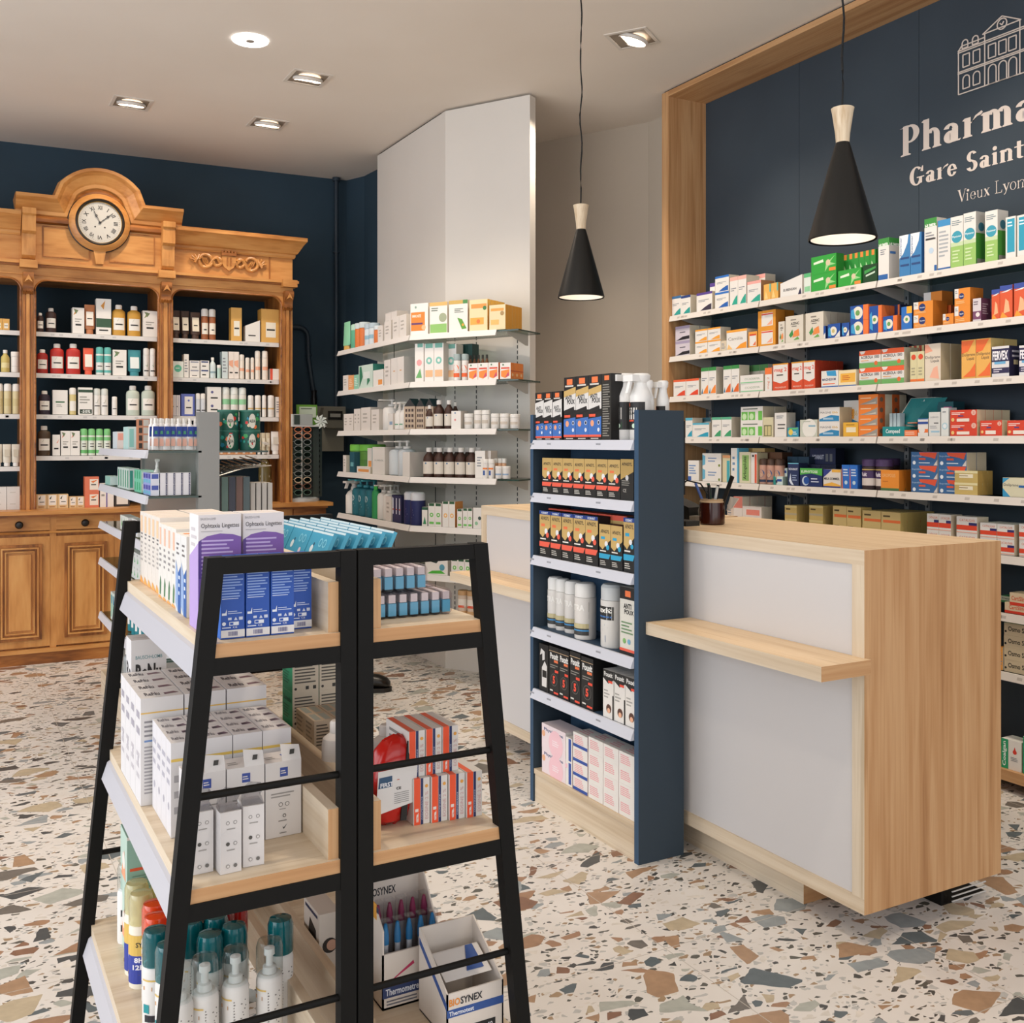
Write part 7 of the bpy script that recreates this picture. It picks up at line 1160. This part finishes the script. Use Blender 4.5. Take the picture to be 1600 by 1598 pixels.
row('navy edged white tablet box', G0(4), .76, .90, GY0+.03, GZ[4], .11, .06, ('DCDCE0', 'D4D6DC', [('r', '2A2A50', .75, 0, .95, 1)], [('r', '3F7AB0', .1, .1, .9, .4)], [('r', 'EE8A4A', .1, .3, .8, .5)]), nx=3, nz=2, ny=2)
for i in range(4): put('can', .042, .17, .042, ('1F7F8A', ('2F6AB8', 'E8784A')[i % 2], [('r', 'E4E2DE', .1, .2, .8, .6)]), .775, GY0+.45+i*.11, GZ[4]+.0005, -PI/2, 'teal toothbrush mug tube', G0(4), (i, 0, 0))
row('white green toothpaste carton', G0(4), .752, .79, GY0+.95, GZ[4], .14, .06, (W_, 'D4E0D8', [('r', '3FA88A', .2, .2, .7, .9)], [('r', '3FA88A', .2, .1, .6, .9), ('r', '2F6AB8', .6, .6, .9, .9)]), ny=4)
for i in range(5): put('shampoo', .06, .19, .05, (M('D5DADA', .1, 'tint'), W_, [('L', '6A9AA8', .2, .3, .8, .6, 3)]), .78, GY0+.35+i*.21, .1165, -PI/2, 'clear mouthwash bottle', 'on silver gondola base', (i, 0, 0))
# tins, books and soap dispenser on its right side
rr = random.Random(5)
for i in range(2):
    for q in range(2):
        o = tag(empty('gift_tin', (1.085+i*.095, GY0+.08, 1.3025+q*.088)), 'round green floral gift tin, %s %s of four' % (('lower', 'upper')[q], ('left', 'right')[i]), 'tin', 'floral gift tins stacked on silver gondola')
        m = MB(); m.lathe([(.044, 0), (.0445, .002), (.0445, .08)], '14584A', 28)
        for k in range(34):
            a = rr.uniform(0, 2*PI); z = rr.uniform(.012, .07); r = rr.uniform(.004, .011); c = rr.choice(['E0703A', '1F7F9A', 'C8302A', '3FA05A', 'D8C8A8', '103A34', '2A9A8A'])
            m.face([(.0449*math.cos(a+t1*r/.0449), .0449*math.sin(a+t1*r/.0449), z+t2*r) for t1, t2 in ((-1, -.3), (0, -1), (1, -.2), (.7, .8), (-.5, 1))], c)
        decals(m, Surf('C', .0892, .08, .0892), [], .0) if False else None
        m.build('body', o); m = MB(); m.lathe([(.046, .08), (.046, .086), (.044, .088), (0, .088)], '2A6A5C', 28); m.build('lid', o)
        m = MB(); S_f = Surf('C', .09, .08, .09, 0, 1); vs = [S_f.p(.5+.13*math.cos(k*PI/9), .5+.4*math.sin(k*PI/9), .0006) for k in range(18)]; m.face([(x, y-.045, z) for x, y, z in vs], 'D5D2C4')
        gv, gf, _ = glyphs('ALDA', .02); m.mesh([tuple(Vector(S_f.p(.39+.22*a, .42+.16*b, .0012))-Vector((0, .045, 0))) for a, b in gv], gf, '1F3F38'); m.build('badge', o)
for k in range(5): tag((lambda m: (m.box(0, 0, 0, .028, .16, .24, 'B9B4B0', [None, None, ('3A3F46', '6F8A84', '4A4F5E', '7A5F58', '5A6A6E')[k], None, None, None]), m.build('hanging_magazine', None, (1.035+k*.032, GY0+.12, .945)))[1])(MB()), 'magazine with dark cover hanging under the wire rack, %s from left' % ORD[k], 'magazine', 'magazines under the wire rack')
for k in range(4): tag((lambda m: (m.box(0, 0, 0, .02, .14, .21, 'C2BEB8'), m.build('catalogue', None, (1.20+k*.026, GY0+.14, .945)))[1])(MB()), 'pale grey catalogue standing right of the magazines, %s from left' % ORD[k], 'book', 'pale catalogues under the wire rack')
m = MB(); m.box(1.03, GY0+.05, .93, 1.32, GY0+.5, .944, 'A9A6A0'); m.build('shelf', GS)
S = cab(2, 4); S.it('clear glass amber soap dispenser', 406, 427, 690, (M('8A7A4A', .1, 'tint'), 'C9C2B8', [('L', 'E4DCC0', .1, .3, .9, .9, 3)]), kind='carafe', d=0)
# ================================================================== things on and round the counter
PX_, PY_ = 2.335, 2.785
t = tag(empty('pen_pot', (PX_, PY_, 1.053)), 'glossy brown stoneware pot holding pens on near counter', 'pot')
m = MB(); m.lathe([(.0, .0), (.039, .0), (.0435, .005), (.0435, .07), (.042, .08), (.038, .083), (.038, .086), (.036, .086), (.036, .012), (0, .012)], M('3A160A', .12), 36); m.build('pot_body', t)
m = MB(); m.lathe([(.044, .077), (.043, .081), (.0395, .0835), (.0405, .0885), (.0365, .089), (.036, .078)], M('B59A7A', .3), 36, cap=False); m.build('glazed_rim', t)
for k, (dx, dy, c, L_, nm) in enumerate(((-.027, .012, '4A62A0', .125, 'blue'), (-.012, -.014, '1A1A1C', .12, 'black'), (-.002, .012, '17503A', .125, 'green'), (.006, -.01, 'D8DCD8', .115, 'white'), (.015, .008, '1C1A1A', .12, 'dark'))):
    m = MB(); a = (PX_+dx*.5, PY_-dy*.5, 1.07); b = (PX_+dx*1.3, PY_+dy*1.2+(-dx)*1.2, 1.07+L_); m.tube([a, b], .005, c, 8); tag(m.build('pen'), '%s pen standing in the brown counter pot' % nm, 'pen', 'pens in the brown pot')
m = MB(); m.beam((PX_+.012, PY_-.012, 1.07), (PX_+.035, PY_-.065, 1.222), .017, .004, '1C1814', (1, 0, 0)); tag(m.build('letter_opener'), 'dark wooden stick rising from the brown pen pot', 'stick')
m = MB(); m.prism([(0, 0), (.03, .01), (.065, .05), (.02, .055)], lambda q, t_: (PX_+.055+.002*t_, PY_-q[0]-.01, 1.10+q[1]*.9), 'D8D2C8'); tag(m.build('paper_note'), 'folded pale paper note tucked behind the pen pot', 'note')
t = tag(empty('card_terminal', (2.37, 2.99, 1.053), .2), 'black and grey card payment terminal beside the pen pot', 'terminal')
m = MB(); m.hexa([(-.045, -.07, 0), (.045, -.07, 0), (.045, .07, 0), (-.045, .07, 0), (-.04, -.06, .05), (.04, -.06, .05), (.04, .06, .09), (-.04, .06, .09)], '22211F'); m.build('body', t)
m = MB(); m.box(-.05, -.10, 0, .02, -.072, .022, '9A948A'); m.lathe([(.03, 0), (.034, .04), (.024, .07), (0, .075)], 'B9AFA2', 16, .01, -.105, .0); m.build('holder', t)
t = tag(empty('monitor', (2.27, 3.06, 1.053), 0), 'black screen standing edge-on behind the blue stand', 'monitor')
m = MB(); m.box(-.01, -.19, .1, .015, .2, .36, '15161A'); m.build('screen', t); m = MB(); m.box(-.05, -.08, 0, .06, .08, .01, '1D1D1F'); m.box(0, -.02, .01, .02, .02, .12, '1D1D1F'); m.build('stand', t)
m = MB(); m.tube([(2.33, 2.98, 1.17), (2.35, 2.94, 1.20), (2.37, 2.89, 1.19), (2.38, 2.86, 1.15), (2.38, 2.86, 1.09), (2.37, 2.88, 1.056)], .003, '17181A', 6); tag(m.build('cable'), 'thin black cable looping above the card terminal', 'cable')
m = MB(); m.box(2.20, 2.76, 1.053, 2.26, 2.93, 1.070, '1D1C1A'); tag(m.build('keyboard'), 'low black keypad lying on counter near blue stand', 'keyboard')
# black boot seen behind the racks
m = MB(); x, y = onz(600, 1080, 0); 
pr = [(-.16, 0, .045, .11), (-.12, 0, .05, .10), (-.06, 0, .048, .085), (0, 0, .05, .075), (.05, 0, .052, .07), (.09, 0, .042, .055), (.108, 0, .02, .035)]
vs = []; ns = 14
for px, _, w, h in pr:
    for k in range(ns):
        a = 2*PI*k/ns; vs.append((px, w*math.cos(a), max(.018, .018+h*.5+h*.5*math.sin(a))))
m.mesh(vs, [(i*ns+k, i*ns+(k+1) % ns, (i+1)*ns+(k+1) % ns, (i+1)*ns+k) for i in range(len(pr)-1) for k in range(ns)]+[tuple(range(ns-1, -1, -1)), tuple((len(pr)-1)*ns+k for k in range(ns))], M('17130F', .3), True)
o = m.build('boot', None, (x-.06, y+.05, .0), -.55); m = MB(); m.prism([(-.165, -.048), (.03, -.055), (.085, -.046), (.115, -.018), (.115, .018), (.085, .046), (.03, .055), (-.165, .048)], lambda q, t_: (q[0], q[1], .022*t_), '1F1A15'); m.build('sole', o)
m = MB(); m.lathe([(.052, .08), (.05, .16), (.055, .2)], M('17130F', .35), 16, -.13, 0); m.build('shaft', o)
tag(o, 'black leather boot on the terrazzo behind the racks', 'boot')
# ================================================================== lettering on the navy wall
XL_ = 3.8095; LC = M('D9CCC2', .6)
def wl(y, z, t=0): return (XL_-.003*t, y, z)
class Glyph:
    def __init__(s, m, y0, z0, sc, slant=0): s.m = m; s.y = y0; s.z = z0; s.s = sc; s.n = 0; s.sx = slant
    def P(s, pts): s.n += 1; s.m.face([(XL_-.0004-.00001*s.n, s.y-x*s.s*s.sx, s.z+z*s.s) for x, z in pts], LC)
    def stem(s, x, w, z0, z1, foot=1, head=0, f=.05):
        s.P([(x, z0), (x+w, z0), (x+w, z1), (x, z1)])
        if foot: s.P([(x-f, z0), (x+w+f, z0), (x+w+f, z0+.03), (x+w, z0+.07), (x, z0+.07), (x-f, z0+.03)])
        if head: s.P([(x-f*1.4, z1-.06), (x, z1-.09), (x+w*.6, z1), (x, z1-.005)])
    def ring(s, cx, cz, rx, rz, tw, th, a0=0, a1=360, n=18):     # bowl with thick sides and thin top
        for k in range(n):
            a = math.radians(a0+(a1-a0)*k/n); b = math.radians(a0+(a1-a0)*(k+1)/n)
            s.P([(cx+rx*math.cos(a), cz+rz*math.sin(a)), (cx+rx*math.cos(b), cz+rz*math.sin(b)), (cx+(rx-tw)*math.cos(b), cz+(rz-th)*math.sin(b)), (cx+(rx-tw)*math.cos(a), cz+(rz-th)*math.sin(a))])
def letter(g, ch, B=.2):      # B stem width; x-height .62, cap 1; returns advance
    t = B*.32
    if ch == 'P': g.stem(.1, B, 0, 1, 1, 0, .08); g.P([(-.02, .94), (.3, 1), (.3, .93)]); g.ring(.34, .70, .34, .30, B*1.05, t, -90, 90); g.P([(.1, .94), (.36, 1), (.36, 1-t), (.1, .9)]); g.P([(.3, .40), (.36, .40), (.36, .4+t), (.3, .4+t)]); return .74
    if ch == 'h': g.stem(.08, B, 0, 1.0, 1, 1); g.ring(.40, .40, .24, .26, B, t*1.3, 0, 150); g.stem(.44, B, 0, .40); return .74
    if ch == 'n': g.stem(.08, B, 0, .62, 1, 1); g.ring(.40, .40, .24, .24, B, t*1.3, 0, 150); g.stem(.44, B, 0, .40); return .74
    if ch == 'm': g.stem(.08, B, 0, .62, 1, 1); g.ring(.38, .40, .22, .24, B, t*1.3, 0, 150); g.stem(.40, B, 0, .40); g.ring(.70, .40, .22, .24, B, t*1.3, 0, 150); g.stem(.72, B, 0, .40); return 1.03
    if ch == 'r': g.stem(.08, B, 0, .62, 1, 1); g.P([(.25, .42), (.30, .42), (.42, .62), (.62, .72), (.66, .66), (.60, .60), (.48, .58)]); return .58
    if ch == 'a': g.ring(.24, .19, .21, .20, B, t*1.2, 0, 360); g.stem(.30, B, .02, .45, 0); g.ring(.26, .42, .24, .20, B*.9, t*1.3, 0, 165); g.P([(.3, .0), (.56, .0), (.6, .06), (.5, .05), (.5, .1)]); return .62
    if ch == 'e': g.ring(.27, .31, .26, .32, B*.95, t*1.2, 30, 335); g.P([(.12, .30), (.52, .30), (.53, .30+t), (.12, .30+t)]); g.P([(.53, .30), (.53, .36), (.46, .5), (.36, .5), (.38, .3)]); return .6
    if ch == 'i': g.stem(.08, B, 0, .62, 1, 1); g.ring(.17, .82, .11, .11, .11, .11, 0, 360, 14); return .38
    if ch == 't': g.stem(.12, B, .06, .85, 0); g.ring(.30, .12, .18, .13, B*.8, t*1.3, 180, 320); g.P([(.0, .56), (.44, .56), (.44, .62), (.0, .62)]); return .5
    if ch == 'G': g.ring(.42, .50, .40, .51, B*1.25, t*1.2, 45, 320); g.stem(.56, B*.95, .08, .42, 0); g.P([(.44, .38), (.86, .38), (.86, .44), (.44, .44)]); g.P([(.64, .72), (.74, .98), (.8, .98), (.8, .68), (.74, .68)]); return .92
    if ch == 'S': g.ring(.30, .73, .27, .28, B*1.05, t*1.3, 30, 255); g.ring(.30, .25, .29, .27, B*1.1, t*1.3, -165, 80); g.P([(.1, .60), (.22, .52), (.5, .38), (.56, .28), (.34, .46), (.12, .56)]); g.P([(.1, .56), (.16, .64), (.5, .46), (.5, .36)]); return .66
    if ch == 'V': g.P([(0, 1), (.17, 1), (.4, .12), (.37, 0), (.33, 0)]); g.P([(.66, 1), (.7, 1), (.38, 0), (.35, .06)]); g.P([(-.06, .97), (.24, .97), (.24, 1), (-.06, 1)]); g.P([(.56, .97), (.78, .97), (.78, 1), (.56, 1)]); return .76
    if ch == 'u': g.stem(.08, B, .14, .62, 0, 1); g.ring(.27, .18, .2, .19, B, t*1.6, 180, 350); g.stem(.42, B, 0, .62, 1, 1, .03); return .64
    if ch == 'x': g.P([(.02, .62), (.18, .62), (.54, 0), (.38, 0)]); g.P([(.42, .62), (.47, .62), (.12, 0), (.07, 0)]); g.P([(0, 0), (.2, 0), (.2, .03), (0, .03)]); g.P([(.36, .59), (.54, .59), (.54, .62), (.36, .62)]); return .6
    if ch == 'L': g.stem(.1, B, 0, 1, 0, 0); g.P([(0, .97), (.32, .97), (.32, 1), (0, 1)]); g.P([(0, 0), (.6, 0), (.63, .22), (.59, .22), (.54, .04), (0, .04)]); return .7
    if ch == 'y': g.P([(.02, .62), (.16, .62), (.34, .12), (.28, .0)]); g.P([(.48, .62), (.53, .62), (.24, -.16), (.12, -.24), (.06, -.18), (.18, -.14)]); g.P([(-.02, .59), (.22, .59), (.22, .62), (-.02, .62)]); g.P([(.4, .59), (.58, .59), (.58, .62), (.4, .62)]); return .6
    if ch == 'o': g.ring(.28, .31, .27, .33, B*1.1, t*1.4, 0, 360); return .62
    if ch == 'c': g.ring(.27, .31, .26, .32, B*.95, t*1.2, 40, 325); return .56
    return .35
t = thing('shop_sign', 'pale lettering and line drawing of a building on navy wall', 'sign')
def word(txt, y, z, sc, B, sx=1.0, name='lettering'):
    m = MB()
    for ch in txt: g = Glyph(m, y, z, sc, sx); adv = letter(g, ch, B) if ch != ' ' else .42; y -= adv*sc*sx
    m.build(name, t); return y
ye = word('Pharmacie', 3.235, 2.633, .135, .2, 1.14)
y2 = word('Gare', 3.185, 2.487, .083, .19, 1.13); y2 = word('Saint', y2-.42*.083*1.13, 2.487, .083, .19, 1.13)
y3 = word('Vieux', 2.93, 2.366, .052, .07); y3 = word('Lyon', y3-.42*.052, 2.366, .052, .07)
# line drawing of the station building
m = MB(); LW = .006
def ln(y0, z0, y1, z1): m.beam((XL_-.0015, y0, z0), (XL_-.0015, y1, z1), .003, LW, LC, (1, 0, 0)) if False else m.tube([(XL_-.002, y0, z0), (XL_-.002, y1, z1)], .0028, LC, 6)
def poly(p):
    for a, b in zip(p, p[1:]): ln(a[0], a[1], b[0], b[1])
yl, zb_ = 2.927, 2.827; yc = yl-.40; yr = yl-.80
def rect(a, z0, b, z1): poly([(a, z0), (b, z0), (b, z1), (a, z1), (a, z0)])
def arch(a, z0, b, z1): r = (a-b)/2; poly([(a, z0), (a, z1-r)]+[((a+b)/2+r*math.cos(k*PI/8), z1-r+r*math.sin(k*PI/8)) for k in range(1, 8)]+[(b, z1-r), (b, z0), (a, z0)])
poly([(yl, 3.01), (yl, zb_), (yr, zb_), (yr, 3.01)])
for z in (2.915, 2.922, 3.005, 3.013): ln(yl+.003, z, yr-.003, z)
for yy in (2.80, 2.64): ln(yy, zb_, yy, 3.045)
for y in (2.905, 2.855): rect(y, 2.937, y-.032, 2.99); arch(y, 2.845, y-.032, 2.90)
for y in (2.783, 2.735, 2.69): rect(y, 2.935, y-.034, 2.99); arch(y, zb_, y-.036, 2.905)
for y in (2.615, 2.565, 2.515): rect(y, 2.937, y-.032, 2.99); arch(y, 2.845, y-.032, 2.90)
poly([(yl, 3.013), (yl-.015, 3.03), (2.80, 3.03)]); poly([(2.81, 3.045), (2.72, 3.09), (2.635, 3.045), (2.81, 3.045)])
poly([(2.72+.022*math.cos(k*PI/8), 3.058+.022*math.sin(k*PI/8)) for k in range(17)]); poly([(2.73, 3.063), (2.72, 3.054), (2.712, 3.066)])
for y in (2.895, 2.845, 2.60, 2.55): arch(y+.014, 3.018, y-.014, 3.052)
m.build('building_drawing', t)
finish_labels()
